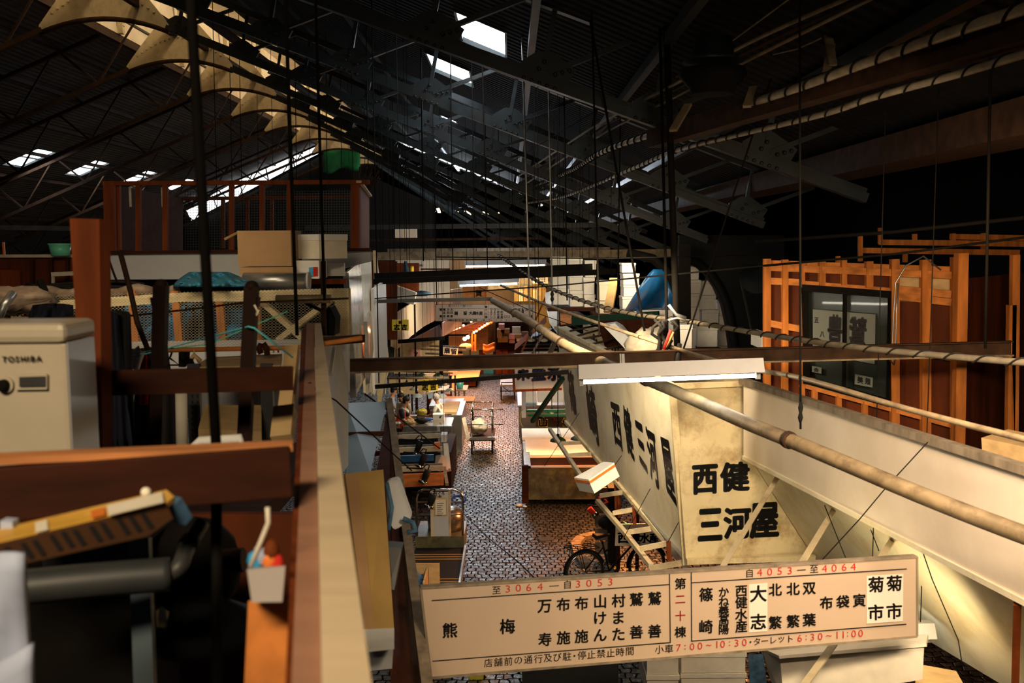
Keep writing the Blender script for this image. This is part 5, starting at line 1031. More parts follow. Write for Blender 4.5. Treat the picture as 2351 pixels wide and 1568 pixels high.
fb = T('foam_box', P(870, 1530, 3.4), 'white foam box wedged low beside the foreground ledge', 'box'); K(MB().hexa([P(828, 1445, 3.4), P(905, 1442, 3.4), P(905, 1485, 3.2), P(845, 1490, 3.2)], [P(835, 1452, 3.4), P(905, 1450, 3.4), P(905, 1490, 3.2), P(845, 1497, 3.2)]), 'lid', M['foam'], fb); K(MB().hexa([P(845, 1492, 3.3), P(903, 1487, 3.3), P(903, 1487, 3.5), P(845, 1492, 3.5)], [P(850, 1540, 3.3), P(900, 1535, 3.3), P(900, 1535, 3.5), P(850, 1540, 3.5)]), 'tub', M['paleg'], fb)
S(MB().tube([P(700, 880, 5.6), P(772, 920, 5.6), P(890, 1030, 6.5), P(945, 1080, 7)], .005, 5), 'slack_wire', M['wire'], 'slack black wire from the ledge across the blue trough', 'wire')
S(MB().tube([P(838, 905, 9), P(930, 970, 11), P(1010, 1030, 12)], .008, 5), 'slack_wire', M['wire'], 'black wire crossing the left fish tables', 'wire')
S(MB().tube([P(1065, 1180, 12), P(1115, 1230, 10), P(1190, 1290, 8), P(1235, 1335, 6)], .005, 5), 'long_wire', M['wire'], 'long thin wire slanting over the wet cobbles to the hanging sign', 'wire')
S(MB().tube([P(925, 1190, 5.2), P(948, 1200, 5.2), P(955, 1218, 5.2), P(935, 1222, 5.2)], .014, 8), 'navy_loop', M['denim'], 'navy strap loop on the trough edge', 'strap')

# ================================================================ FOREGROUND (Y 1-4), out of focus
lg = T('timber_ledge', Z(700, 1568, 5.0), 'cream painted timber ledge running away in the foreground', 'ledge')
def zl(x, y, z=5.0): return Z(x, y, z)
def long(q, z, t, name, m):
    p = [zl(x, y, z) for x, y in q]; K(MB().hexa(p, [a-V((0, 0, t)) for a in p]), name, M[m], lg)
long([(722, 742), (737, 742), (900, 1900), (745, 1900)], 5.0, .04, 'cream_plank', 'ivory2')
long([(704, 742), (721, 742), (744, 1900), (655, 1900)], 4.985, .035, 'pinkish_plank', 'pinkw')
K(MB().plate([zl(692, 760, 4.98), zl(704, 742, 4.98), zl(655, 1900, 4.98), zl(640, 1900, 4.98)], .03), 'inner_lip', M['woodr'], lg)
K(MB().bar(P(672, 800, 3.8), P(650, 1000, 3.5), .05, .04, upv=(0, 1, 0)).bar(P(655, 940, 3.4), P(648, 1010, 3.3), .07, .05, upv=(0, 1, 0)), 'splintered_batten', M['tan'], lg)
K(MB().bar(P(630, 1385, 1.65), P(620, 1700, 1.5), .075, .05, upv=(0, 1, 0)), 'orange_upright', M['wood'], lg)
K(MB().tube([P(702, 885, 3.7), P(712, 880, 3.7), P(722, 890, 3.7), P(716, 905, 3.7), P(700, 920, 3.7)], .006, 6), 'bent_wire', M['wire'], lg)
S(MB().bar(P(-200, 1150, 1.75), P(668, 1080, 1.9), .03, .10), 'near_beam', M['woodd'], 'thick dark brown beam across the lower left foreground', 'beam', bevel=.003)
nb = S(MB().bar(P(-200, 1062, 1.77), P(672, 1023, 1.92), .05, .013), 'beam_lit_top', M['woodh2'], 'thin orange strip coloured as the lit top of the thick brown beam', 'batten')  # lit top face of the beam, its light put into the colour
S(MB().bar(P(205, 880, 2.9), P(672, 868, 3.1), .03, .073), 'middle_beam', M['woodd'], 'dark brown rail behind the hanging black rod', 'rail')
S(MB().hexa([P(160, 501, 2.8), P(226, 504, 2.8), P(240, 1560, 2.4), P(206, 1560, 2.4)] if 0 else [P(160, 501, 2.8), P(228, 503, 2.8), P(236, 1100, 2.8), P(196, 1100, 2.8)], [a+V((0.01, .05, 0)) for a in (P(160, 501, 2.8), P(228, 503, 2.8), P(236, 1100, 2.8), P(196, 1100, 2.8))]), 'tall_post', M['woodr'], 'tall red-brown timber post beside the white appliance', 'post')
ap = T('appliance', P(60, 1040, 2.3), 'ivory boxy appliance with a black maker name at the left edge', 'appliance')
a = P(-160, 1100, 2.35); b_ = P(150, 752, 2.35)
K(MB().box(a.x, b_.x, 2.35, 2.505, a.z, b_.z-.03), 'cabinet', M['appl'], ap, None, .012)
K(MB().box(a.x-.01, b_.x+.006, 2.33, 2.515, b_.z-.036, b_.z+.012), 'lid', M['appl'], ap, None, .016)
K(MB().hexa([V((b_.x, 2.352, a.z)), V((b_.x, 2.503, a.z)), V((b_.x, 2.503, b_.z-.035)), V((b_.x, 2.352, b_.z-.035))], [V((b_.x+.003, 2.352, a.z)), V((b_.x+.003, 2.503, a.z)), V((b_.x+.003, 2.503, b_.z-.035)), V((b_.x+.003, 2.352, b_.z-.035))]), 'side_panel', M['appls'], ap, 'grey-blue side')
i_ = Ink(P(0, 800, 2.345), P(100, 800, 2.345), P(0, 900, 2.345), .003)
for c, x in zip('TOSHIBA', (10, 25, 39, 53, 64, 75, 89)): i_.ch(c, x, 825-(x-10)*.02, 18, .02, .03)
i_.put(M['ink'], ap)
K(MB().hexa([P(36, 860, 2.342), P(110, 858, 2.342), P(110, 893, 2.342), P(37, 894, 2.342)], [p+V((0, -.006, 0)) for p in (P(36, 860, 2.342), P(110, 858, 2.342), P(110, 893, 2.342), P(37, 894, 2.342))]), 'handle_rim', M['appl'], ap)
K(MB().plate([P(44, 866, 2.33), P(103, 864, 2.33), P(103, 887, 2.33), P(44, 888, 2.33)], .003), 'handle_recess', M['pvc'], ap)
K(MB().lathe([(.014, 0), (.014, .02), (.008, .022)], P(13, 883, 2.345), 16, Matrix(((1, 0, 0), (0, 0, -1), (0, 1, 0)))), 'knob', M['black'], ap)
K(MB().lathe([(.02, 0), (.02, .006)], P(13, 883, 2.345), 16, Matrix(((1, 0, 0), (0, 0, -1), (0, 1, 0)))), 'knob_plate', M['appl'], ap)
# yellow striped tray
yt = T('yellow_tray', P(200, 1250, 1.5), 'yellow topped tray with a row of dark slots in the lower left foreground', 'tray')
y0_, y1_, y2_ = P(0, 1246, 1.42), P(382, 1155, 1.60), P(340, 1231, 1.57); yn = (y1_-y0_).cross(y2_-y0_)
fpx = [(-120, 1275), (382, 1155), (397, 1190), (340, 1231), (0, 1306), (-120, 1335)]
K(MB().plate([onplane(x, y, y0_, yn) for x, y in fpx], .015), 'slotted_face', M['trayb'], yt)
K(MB().plate([P(-120, 1245, 1.47), P(0, 1214, 1.50), P(382, 1124, 1.68), P(400, 1140, 1.64), onplane(382, 1155, y0_, yn), onplane(0, 1246, y0_, yn), onplane(-120, 1275, y0_, yn)], .008), 'top_face', M['yell2'], yt)
si = Ink(y0_, y1_, y2_, .002)
for x, y in ((1075, 265), (985, 290), (895, 310), (765, 340), (680, 365), (555, 395), (465, 410), (375, 435), (245, 475), (155, 495), (30, 525), (-60, 550)):
    a_, b_ = x/3.35, 1100+y/3.35; si.poly([(a_, b_), (a_+11, b_-3), (a_+34, b_+31), (a_+22, b_+36)])
K(si.mb, 'slot_row', M['ink'], yt)
tn = Ink(P(0, 1214, 1.50), P(382, 1124, 1.68), y0_, .002); tn.poly([(245, 1160), (372, 1129), (376, 1153), (250, 1184)]); K(tn.mb, 'pale_sticker', M['foamy'], yt)
tn = Ink(P(0, 1214, 1.50), P(382, 1124, 1.68), y0_, .002); tn.poly([(80, 1200), (108, 1193), (110, 1216), (82, 1223)]); K(tn.mb, 'pale_sticker', M['foamy'], yt)
tn = Ink(P(0, 1214, 1.50), P(382, 1124, 1.68), y0_, .002); tn.poly([(208, 1172), (240, 1164), (242, 1182), (210, 1190)]); K(tn.mb, 'red_sticker', M['orange'], yt)
K(MB().ball(P(335, 1130, 1.65), .009, n=10), 'screw_head', M['foamy'], yt)
K(MB().bar(P(398, 1150, 1.64), P(425, 1195, 1.66), .02, .02), 'dark_handle', M['denim'], yt)
# pipe elbow, light-blue posts, dark machinery, papers
pipe(((40, 1350, 1.9), (220, 1332, 1.95), (390, 1318, 2.0)), .035, 'pvc', 'thick grey pipe in the lower left dark')
pipe(((385, 1320, 2.0), (412, 1300, 2.0), (430, 1255, 2.05), (462, 1200, 2.1)), .018, 'pvc', 'thin grey elbow pipe rising from the thick pipe', rings=(.75,))
S(MB().bar(P(322, 1236, 2.2), P(338, 1700, 2.1), .045, .02, upv=(0, 1, 0)), 'blue_grey_post', M['lblue2'], 'blue-grey metal post in the lower left dark', 'post'); S(MB().bar(P(100, 1282, 2.2), P(300, 1262, 2.2), .02, .05), 'dark_rail', M['pvc'], 'dark grey rail under the yellow tray', 'rail')
lp('dark_cabinet', [(50, 1290, 2.3), (310, 1270, 2.3), (320, 1750, 2.3), (50, 1750, 2.3)], .3, 'black', 'black slab put in for the dark void of a cabinet in the lower left corner', 'cabinet')  # black slab stands for the shade inside the open cabinet
pb = T('paper_sheet', P(30, 1500, 1.3), 'bluish white crumpled paper at the lower left corner', 'paper'); K(MB().grid(lambda u, v: P(-120+u*(170+v*22), 1300+v*450-30*math.sin(u*2), 1.32+.01*math.sin(u*5+v*7)), 8, 10, .01), 'sheet', M['lilac'], pb)
K(MB().grid(lambda u, v: P(-120+u*190, 1590-u*110+v*200, 1.30+.006*math.sin(u*6)), 8, 4, .01), 'torn_corner', M['lilac'], pb)
S(MB().plate([P(0, 1196, 1.5), P(28, 1198, 1.5), P(30, 1215, 1.5), P(0, 1220, 1.5)], .02), 'paper_tip', M['lilac'], 'small bluish paper tip above the yellow tray', 'paper')
mc = T('dark_machine', P(470, 1500, 2.4), 'black oily machinery in the shadow left of the ledge', 'machine')
K(MB().ball(P(450, 1300, 2.5), .12, 1, .8, 1.1), 'motor_body', M['black'], mc); K(MB().ball(P(440, 1440, 2.4), .13, 1.4, .8, .6), 'cover', M['rubber'], mc); K(MB().bar(P(400, 1380, 2.4), P(500, 1375, 2.4), .05, .08), 'bracket', M['black'], mc); K(MB().tube([P(500, 1290, 2.4), P(560, 1285, 2.4)], .03, 10), 'shaft', M['rust'], mc)
S(MB().hexa([P(358, 1402, 2.2), P(372, 1392, 2.2), P(388, 1405, 2.2), P(375, 1412, 2.2)], [P(360, 1440, 2.2), P(372, 1440, 2.2), P(382, 1440, 2.2), P(375, 1442, 2.2)]), 'small_carton', M['foamy'], 'small open white carton in the lower left dark', 'carton')
S(MB().tube([P(496, 1020, 2.1), P(500, 1700, 2.0)], .012, 8), 'lower_rod', M['black'], 'black rod continuing below the thick beam', 'rod')
tub = T('plastic_tub', P(610, 1385, 1.55), 'small white plastic tub with colourful packets beside the ledge', 'tub')
K(MB().hexa([P(567, 1308, 1.5), P(655, 1300, 1.5), P(655, 1296, 1.62), P(575, 1300, 1.62)], [P(578, 1383, 1.5), P(648, 1382, 1.5), P(648, 1378, 1.6), P(580, 1379, 1.6)]), 'cup', M['foam2'], tub)
for i, (x, y, m_) in enumerate(((585, 1288, 'bluep'), (618, 1285, 'orange'), (635, 1295, 'redc'), (600, 1275, 'lilac'), (622, 1262, 'woodr'))): K(MB().ball(P(x, y, 1.56), .014, 1, .8, 1.3, 8, .1), 'packet', M[m_], tub)
K(MB().tube([P(575, 1300, 1.55), P(600, 1240, 1.55), P(616, 1200, 1.55), P(614, 1165, 1.55)], .004, 6), 'hanging_string', M['foamy'], tub)
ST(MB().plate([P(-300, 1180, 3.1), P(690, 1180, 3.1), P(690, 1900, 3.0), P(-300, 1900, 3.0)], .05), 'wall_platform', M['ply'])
# ================================================================ THE AISLE
def gbox(x0, x1, yb, zt, d, m, name, label, cat, z0=0, parent=None, xo=0):   # box standing at floor pixel row yb
    a = Z(x0, yb, z0); b_ = Z(x1, yb, z0); Y = (a.y+b_.y)/2
    mb = MB().box(a.x, b_.x, Y, Y+d, z0, zt)
    return K(mb, name, M[m], parent) if parent else S(mb, name, M[m], label, cat)
# ---- background beyond the aisle (Y 36-48)
def bgp(x0, x1, y0, y1, Y, m, name, label, cat='wall board', t=.05): return S(MB().plate([P(x0, y0, Y), P(x1, y0, Y), P(x1, y1, Y), P(x0, y1, Y)], t), name, M[m], label, cat)
bgp(846, 912, 600, 780, 24, 'ply', 'brown_wall_board', 'dark red-brown wall board behind the clean white panel')
bgp(908, 972, 597, 690, 33, 'paleg', 'pale_wall_board', 'pale wall board with pinkish seams behind the hanging aprons')
bgp(972, 1033, 597, 690, 34, 'foam', 'white_wall_board', 'bright white wall board left of the far lamps'); S(MB().bar(P(966, 618, 32.5), P(1033, 618, 32.5), .06, .05), 'brown_rail', M['woodd'], 'brown rail across the white wall boards', 'rail')
bgp(1033, 1275, 597, 740, 47, 'card', 'tan_back_wall', 'tan-brown end wall behind the far lamps'); bgp(1120, 1262, 630, 665, 46, 'creamd', 'cream_back_board', 'yellowish board under the far fluorescent lamps')
bgp(1195, 1265, 665, 760, 46, 'cardy', 'yellow_store_wall', 'yellow-lit storage wall right of the farther sign'); bgp(1033, 1290, 740, 830, 50, 'woodd', 'dark_back_wall', 'dark brown end wall at the end of the aisle')
bgp(905, 1012, 778, 858, 34, 'creamd', 'tile_wall', 'yellowish tiled wall behind the left pendant lamps')
ac = T('air_conditioner', P(1240, 652, 44), 'cream slotted air-conditioner box high at the end', 'air conditioner'); K(MB().plate([P(1222, 634, 44), P(1258, 634, 44), P(1258, 651, 44), P(1222, 651, 44)], 2.01), 'casing', M['foamy'], ac)
v = MB()
for i in range(6):
    for j in range(3): v.add([P(1229+i*4, 637+j*4, 43.98), P(1231.5+i*4, 637+j*4, 43.98), P(1231.5+i*4, 639.5+j*4, 43.98), P(1229+i*4, 639.5+j*4, 43.98)], [(0, 1, 2, 3)])
K(v, 'vent_grid', M['ink'], ac)
dc = T('brown_door', P(935, 690, 31), 'red-brown door board behind the hanging aprons', 'door'); K(MB().plate([P(906, 604, 31), P(962, 604, 31), P(962, 680, 31), P(906, 680, 31)], .05), 'leaf', M['ply'], dc)
S(MB().grid(lambda u, v_: P(925+u*16*(.4+.6*v_)+3*(1-v_), 600+v_*30, 30.6+.08*math.sin(u*9)), 6, 6, .03), 'blue_apron', M['denim'], 'blue apron hanging on the brown door', 'apron'); S(MB().grid(lambda u, v_: P(941+u*9, 611+v_*18, 30.5+.05*math.sin(u*9)), 4, 4, .03), 'yellow_apron', M['yellow'], 'small yellow glove hanging beside the blue apron', 'glove')
S(MB().plate([P(908, 655, 29), P(955, 672, 29), P(950, 700, 29), P(908, 690, 29)], .3), 'white_parcel', M['foam'], 'white wrapped parcel above the cream awning', 'parcel'); S(MB().ball(P(968, 674, 29.5), .22, 1.3, 1, .4, 10, .1), 'blue_bundle', M['denim'], 'dark blue bundle on top of the cream awning', 'bundle')
fbox(905, 955, 520, 546, 33, .5, 'small pale box high up left of the far lamps')
kb = T('shop_board', P(1090, 690, 39), 'tan shop board with one bold brush character at the end of the left awning', 'sign'); kq = [P(1062, 655, 39), P(1118, 653, 39), P(1118, 690, 39), P(1062, 690, 39)]; K(MB().plate(kq, .05), 'board', M['tan'], kb); i_ = Ink(kq[0], kq[1], kq[3]); i_.ch('賀', 1099, 673, 16, 0, .05); i_.put(M['brush'], kb)
# ---- left awning fascia
la = T('left_awning', P(960, 760, 28), 'long cream awning fascia curving away on the left of the aisle', 'awning')
TL_ = [P(912, 718, 27), P(942, 698, 30), P(972, 685, 33.5), P(999, 672, 37.7), P(1065, 660, 42)]; BL_ = [P(913, 801, 27), P(945, 771, 30), P(974, 749, 33.5), P(999, 736, 37.7), P(1065, 716, 42)]
for i in range(4): K(MB().plate([TL_[i], TL_[i+1], BL_[i+1], BL_[i]], .04), 'fascia_panel', M['ivory'], la)
K(MB().plate([P(900, 728, 26.5), P(912, 718, 27), P(913, 801, 27), P(900, 795, 26.5)], .04), 'end_panel', M['creamd'], la)
S(MB().plate([P(1018, 740, 33), P(1062, 722, 36), P(1060, 748, 36), P(1018, 772, 33)], .05), 'soffit_board', M['pink'], 'salmon lit board below the cream left awning', 'board')
S(MB().plate([P(945, 778, 28), P(1010, 745, 34), P(1018, 772, 34), P(950, 780, 28)], .05), 'dark_soffit', M['woodd'], 'dark soffit under the cream left awning', 'board'); S(MB().bar(P(1013, 776, 30), P(1013, 870, 30), .1, .1), 'dark_post', M['black'], 'dark post at the corner of the tiled wall', 'post'); S(MB().bar(P(905, 785, 27), P(1018, 776, 29), .1, .1), 'dark_lintel', M['black'], 'dark lintel above the tiled wall', 'beam')
# bulb string and pergola
pg = T('slatted_canopy', P(1080, 755, 37), 'orange-lit slatted canopy hung with bulbs', 'canopy')
for i in range(9):
    y = 741+i*3.0; x0 = 1092-i*7.5; x1 = 1130-i*6.2; K(MB().bar(P(x0-12, y+1, 39-i*.4), P(x1, y, 39-i*.4), .05, .05), 'slat', M['woodh'], pg)
K(MB().bar(P(1020, 769, 35), P(1095, 741, 39), .05, .05), 'side_rail', M['woodh'], pg); K(MB().bar(P(1062, 778, 35), P(1132, 738, 39.5), .05, .05), 'side_rail', M['woodh'], pg)
for i, (x, y) in enumerate(((1035, 764), (1042, 760), (1049, 756), (1056, 754), (1064, 747), (1119, 743), (1113, 747), (1107, 751), (1101, 755), (1094, 760), (1088, 763), (1074, 774), (1067, 778), (1082, 738))):
    Y = 38.5-(y-740)*.1; b = P(x, y, Y); r_ = .042 if y < 770 else .07
    t = T('light_bulb', b+V((0, 0, .05)), 'glowing bare bulb in the string along the slatted canopy' if y < 770 else ('large glowing bulb at the near end of the canopy' if x < 1070 else 'large glowing bulb just right of the nearest one'), 'bulb', 'string of bulbs on the slatted canopy' if y < 770 else None)
    K(MB().ball(b, r_, n=10), 'globe', M['bulb'], t); K(MB().bar(b+V((0, 0, r_)), b+V((0, 0, r_+.06)), .03, .03), 'socket', M['black'], t)
for (x0, x1, l) in ((1090, 1120, 'orange-lit roller shutter facing the aisle'), (1120, 1137, 'narrow roller shutter turning the corner')):
    t = T('roller_shutter', P(x0, 810, 42), l, 'shutter'); K(MB().plate([P(x0, 742, 42), P(x1, 742, 42+(x0-1090)*.05), P(x1, 803, 42+(x0-1090)*.05), P(x0, 803, 42)], .05), 'curtain', M['tan'], t)
    r_ = MB()
    for j in range(14): r_.bar(P(x0, 745+j*4.2, 41.95), P(x1, 745+j*4.2, 41.95+(x0-1090)*.05), .05, .025)
    K(r_, 'slat_ribbing', M['woodh'], t)
for x in (1084, 1091): S(MB().bar(P(x, 768, 37), P(x, 806, 37), .07, .07), 'orange_post', M['orange'], ('left' if x < 1090 else 'right')+' of two orange-lit posts under the canopy', 'post')
bgp(1030, 1082, 772, 802, 41, 'card', 'counter_back', 'orange-lit counter back below the bulbs'); gbox(1062, 1132, 838, .95, 1.2, 'tan', 'orange_table', 'orange-lit table heaped with goods at the end of the stalls', 'table')
S(MB().grid(lambda u, v_: P(1109+u*27, 790+v_*20+3*math.sin(u*5), 36.8+.1*math.sin(v_*7)), 6, 5, .05), 'orange_cloth', M['orange'], 'bright orange cloth over the far counter', 'cloth'); S(MB().ball(P(1070, 796, 37), .2, 1.3, .8, .7, 10, .08), 'white_heap', M['foamy'], 'pale parcel on the far orange counter', 'parcel')
bx_ = [(1141, 1150, 757, 764, 'card'), (1145, 1158, 745, 757, 'pink'), (1153, 1168, 765, 780, 'cardy'), (1141, 1152, 764, 776, 'card'), (1168, 1182, 768, 778, 'pink'), (1168, 1182, 778, 788, 'pink'), (1183, 1197, 768, 777, 'card'), (1158, 1170, 756, 766, 'card'), (1176, 1195, 751, 769, 'foam'), (1186, 1200, 776, 784, 'foam'), (1143, 1166, 772, 786, 'cardy'), (1195, 1212, 762, 772, 'card')]
pos = ['leftmost upper', 'pinkish upper', 'wide yellow', 'small left', 'upper pink', 'lower pink', 'open', 'middle upper', 'big white', 'flat white', 'wide lower yellow', 'rightmost']
for i, (x0, x1, y0, y1, m_) in enumerate(bx_): pbox('stacked_box', x0, x1, y0, y1, 42+(i % 3)*.3, 1.05-(i % 3)*.3, m_, f'{pos[i]} box in the far heap at the end of the aisle', 'box', group=None)
gbox(1138, 1152, 858, .95, .8, 'woodr', 'wood_cabinet', 'left small brown cabinet at the end of the aisle', 'cabinet'); gbox(1153, 1166, 858, .95, .8, 'woodr', 'wood_cabinet', 'right small brown cabinet at the end of the aisle', 'cabinet'); gbox(1166, 1184, 860, .9, .8, 'ply', 'wood_counter', 'dark counter under the far box heap', 'counter')
# ---- far right: racks, pink board, frame
S(MB().plate([P(1254, 727, 27.4), P(1255, 740, 27.4), P(1183, 803, 26.4), P(1185, 790, 26.4)], .03), 'pink_board', M['pink'], 'long pink board leaning out over the right of the aisle', 'board')
S(MB().bar(P(1260, 665, 24), P(1196, 812, 24), .04, .04), 'red_brace', M['woodr'], 'long red-brown bar crossing the pink board', 'brace'); S(MB().bar(P(1246, 768, 23), P(1222, 812, 23), .03, .05), 'tan_brace', M['woodg'], 'short tan bar right of the pink board', 'brace'); S(MB().bar(P(1276, 780, 20), P(1262, 812, 20), .05, .1), 'tan_brace', M['woodg'], 'wide weathered bar end by the side panel', 'brace')
rk = T('fish_rack', P(1240, 812, 28), 'cluttered rack of trays right of the pink board', 'rack')
for i, y in enumerate((786, 795, 803)): K(MB().bar(P(1195, y+1, 28), P(1282, y, 28), .05, .06), 'shelf_rail', M['black'], rk); K(MB().plate([P(1202, y+2, 28.2), P(1278, y+1, 28.2), P(1280, y+7, 28), P(1198, y+8, 28)], .1), 'tray', M['foamy' if i % 2 else 'copper'], rk)
K(MB().plate([P(1215, 762, 29), P(1280, 750, 29), P(1282, 785, 28), P(1200, 786, 28)], .1), 'hood', M['pvc'], rk)
for i in range(7): S(MB().ball(P(1210+i*10, 778+3*math.sin(i*2), 27.9), .09, 1.3, 1, .6, 8, .15), 'fish_bundle', M[('sack', 'foamy', 'pvc')[i % 3]], 'small bundle lying in the cluttered rack', 'bundle', 'bundles in the cluttered rack')
ra = T('right_far_awning', P(1265, 760, 20), 'curved cream awning panel beyond the lettered box', 'awning'); K(MB().plate([P(1251, 672, 24), P(1266, 668, 22), P(1279, 690, 20), P(1279, 766, 18), P(1262, 742, 20), P(1254, 705, 22)], .04), 'fascia_panel', M['ivory'], ra)
K(MB().plate([P(1283, 700, 19.5), P(1313, 706, 19.5), P(1313, 748, 19.5), P(1288, 748, 19.5)], .03), 'mirror_sheet', M['copper'], ra); K(MB().plate([P(1279, 690, 20), P(1400, 760, 17), P(1400, 766, 17), P(1279, 700, 20)], .05), 'top_rail', M['woodg'], ra)  # orange light on the mirror sheet is put into its coppery colour
# ---- blue lettered shop board
bs = T('shop_board', P(1235, 895, 23), 'white shop board with big navy characters outlined in orange', 'sign'); bq = [P(1180, 812, 23), P(1292, 808, 23), P(1292, 893, 23), P(1184, 898, 23)]; bq = flat(bq, 0, 1, 3, [(1180, 812), (1292, 808), (1292, 893), (1184, 898)])
K(MB().plate(bq, .04), 'board', M['white'], bs)
o_ = Ink(bq[0], bq[1], bq[3], .003); n_ = Ink(bq[0], bq[1], bq[3], .008)
for c, x0, x1 in (('末', 1185, 1216), ('盛', 1219, 1253), ('水', 1255, 1289)):
    q = [(x0+1, 832), (x1, 830), (x1+2, 874), (x0, 877)]; o_.quad(c, q, .085); n_.quad(c, [(a*.92+(x0+x1)/2*.08, b*.94+854*.06) for a, b in q], .05)
o_.put(M['orange'], bs, 'letter_outline', 'orange outline'); n_.put(M['navy2'], bs)
S(MB().bar(P(1176, 812, 22.8), P(1181, 900, 22.8), .06, .06), 'red_post', M['woodr'], 'thin red-brown post at the left edge of the blue lettered board', 'post'); S(MB().bar(P(1130, 893, 34) if 0 else P(1183, 897, 22.9), P(1290, 893, 22.9), .05, .05), 'red_rail', M['woodr'], 'red-brown rail under the blue lettered board', 'rail')
# ---- right stalls
rc_ = T('grey_counter', Z(1240, 1050, 0), 'dull steel counter behind the fish freezer', 'counter')
a = Z(1192, 1015, 0); K(MB().box(a.x, a.x+2.0, a.y, a.y+3.2, .1, 1.0), 'cabinet', M['stain'], rc_); K(MB().box(a.x-.03, a.x+2.0, a.y-.03, a.y+3.2, 1.0, 1.04), 'worktop', M['galv'], rc_)
S(MB().box(a.x+.1, a.x+.5, a.y+.2, a.y+1.0, 1.05, 1.35), 'blue_crate', M['lblue'], 'light blue crate on the grey counter', 'crate')
S(MB().tube([P(1204+10*math.cos(t*.5), 960+22*math.sin(t*.5), 24.0) for t in range(4, 10)], .012, 6), 'green_hose', M['olive'], 'thin yellow-green hose looped by the grey counter', 'hose')
for i, (x0, x1) in enumerate(((1202, 1232), (1234, 1262), (1264, 1296))): fbox(x0, x1, 884, 924, 25.3, .6, ('left', 'middle', 'right')[i]+' white box of the row on the right stall', 'white boxes in a row on the right stall')
S(MB().box(*[P(1192, 0, 25).x, P(1202, 0, 25).x, 25, 25.4, 1.1, 1.9]), 'wrapped_pack', M['paleg'], 'narrow plastic wrapped pack left of the white box row', 'pack')
gl_ = T('green_canopy_rail', P(1260, 950, 22.5), 'dark green steel canopy rail with a painted shop strip', 'sign'); K(MB().bar(P(1211, 943, 22.5), P(1302, 942, 22), .1, .05), 'upper_bar', M['green'], gl_); K(MB().bar(P(1213, 953, 22.3), P(1302, 953, 21.9), .08, .05), 'lower_bar', M['green'], gl_)
yq = [P(1230, 957, 22.2), P(1304, 957, 22.2), P(1304, 980, 22.2), P(1230, 980, 22.2)]; K(MB().plate(yq, .04), 'strip_board', M['black'], gl_); i_ = Ink(yq[0], yq[1], yq[3]); i_.ch('山', 1247, 969, 23, 0, .05).ch('住', 1300, 969, 20, 0, .05); i_.put(M['yellow'], gl_, 'lettering', 'yellow lettering'); i_ = Ink(yq[0], yq[1], yq[3])
for c, x, y in zip('まぐろ', (1270, 1276, 1282), (963, 967, 971)): i_.ch(c, x, y, 8, 0, .04)
i_.put(M['redc'], gl_, 'lettering', 'small red lettering')
def shade(c, r_, mm, label, group=None, top=None):
    t = T('pendant_lamp', V(c)+V((0, 0, .2)), label, 'lamp', group)
    K(MB().lathe([(r_, 0), (r_*.92, r_*.22), (r_*.5, r_*.5), (r_*.2, r_*.62)], c, 18, None, False), 'lamp_shade', M[mm], t); K(MB().lathe([(r_*.2, r_*.6), (r_*.18, r_*.9)], c, 10), 'socket', M['black'], t); K(MB().ball(V(c)+V((0, 0, r_*.2)), r_*.25, n=8), 'bulb', M['bulb2'], t); K(MB().tube([V(c)+V((0, 0, r_*.9)), V((c[0], c[1], top)) if top else V(c)+V((0, 0, r_*.9+.45))], .01, 5), 'cord', M['wire'], t)
    return t
shade(P(1281, 1013, 20.5), .17, 'green', 'dark green pendant lamp over the freezer', None, 3.2); shade(P(1326, 1009, 20.5), .15, 'green', 'second green pendant lamp partly behind the awning edge', None, 3.2); shade(P(1267, 948, 22.9), .13, 'green', 'flat green lamp on the canopy rail')
fz = T('fish_freezer', Z(1290, 1160, 0), 'long open fish freezer with pinkish lids and a grimy front', 'freezer')
a = Z(1205, 1160, 0); b_ = Z(1330, 1160, 0); x0 = a.x; x1 = x0+2.0; y0 = a.y
K(MB().box(x0, x1, y0, y0+.05, .12, .80), 'front_panel', M['grime'], fz); K(MB().box(x0, x0+.06, y0, y0+4.2, .12, .80), 'left_side', M['galv'], fz); K(MB().box(x1-.05, x1, y0, y0+4.2, .12, .8), 'right_side', M['galv'], fz)
K(MB().box(x0+.07, x1-.06, y0+.07, y0+4.1, .14, .5), 'basin', M['copper'], fz); K(MB().box(x0-.01, x0+.13, y0-.01, y0+1.4, .80, .83), 'corner_trim', M['galv'], fz); K(MB().box(x0, x1, y0-.01, y0+.07, .80, .83), 'front_rim', M['paleg'], fz)
for i in range(4): K(MB().box(x0+.13, x1, y0+.15+i*.22, y0+.2+i*.22, .5, .72-.02*i), 'copper_rib', M['copper'], fz)
K(MB().box(x0+.05, x1, y0+1.2, y0+3.0, .76, .82), 'near_lid', M['pinkl'], fz); K(MB().box(x0-.02, x1, y0+3.05, y0+4.2, .80, .86), 'far_lid', M['white'], fz); K(MB().box(x0+.9, x0+.93, y0+3.05, y0+4.2, .86, .88), 'lid_handle', M['galv'], fz)  # near lid is white, its pinkish lamplight is put into the colour
K(MB().box(x0-.06, x0+.08, y0-.06, y0+.06, .05, .86), 'corner_post', M['woodd'], fz); K(MB().box(x0-.02, x0+.02, y0+2, y0+4.5, .1, .78), 'side_plank', M['woodg'], fz)
i_ = Ink(V((x0, y0+1.2, .82)), V((x1, y0+1.2, .82)), V((x0, y0+3, .82)), .004); i_.ch('甚', 1212, 1042, 9, 0, .06); i_.put(M['ink'], fz, 'maker_mark')
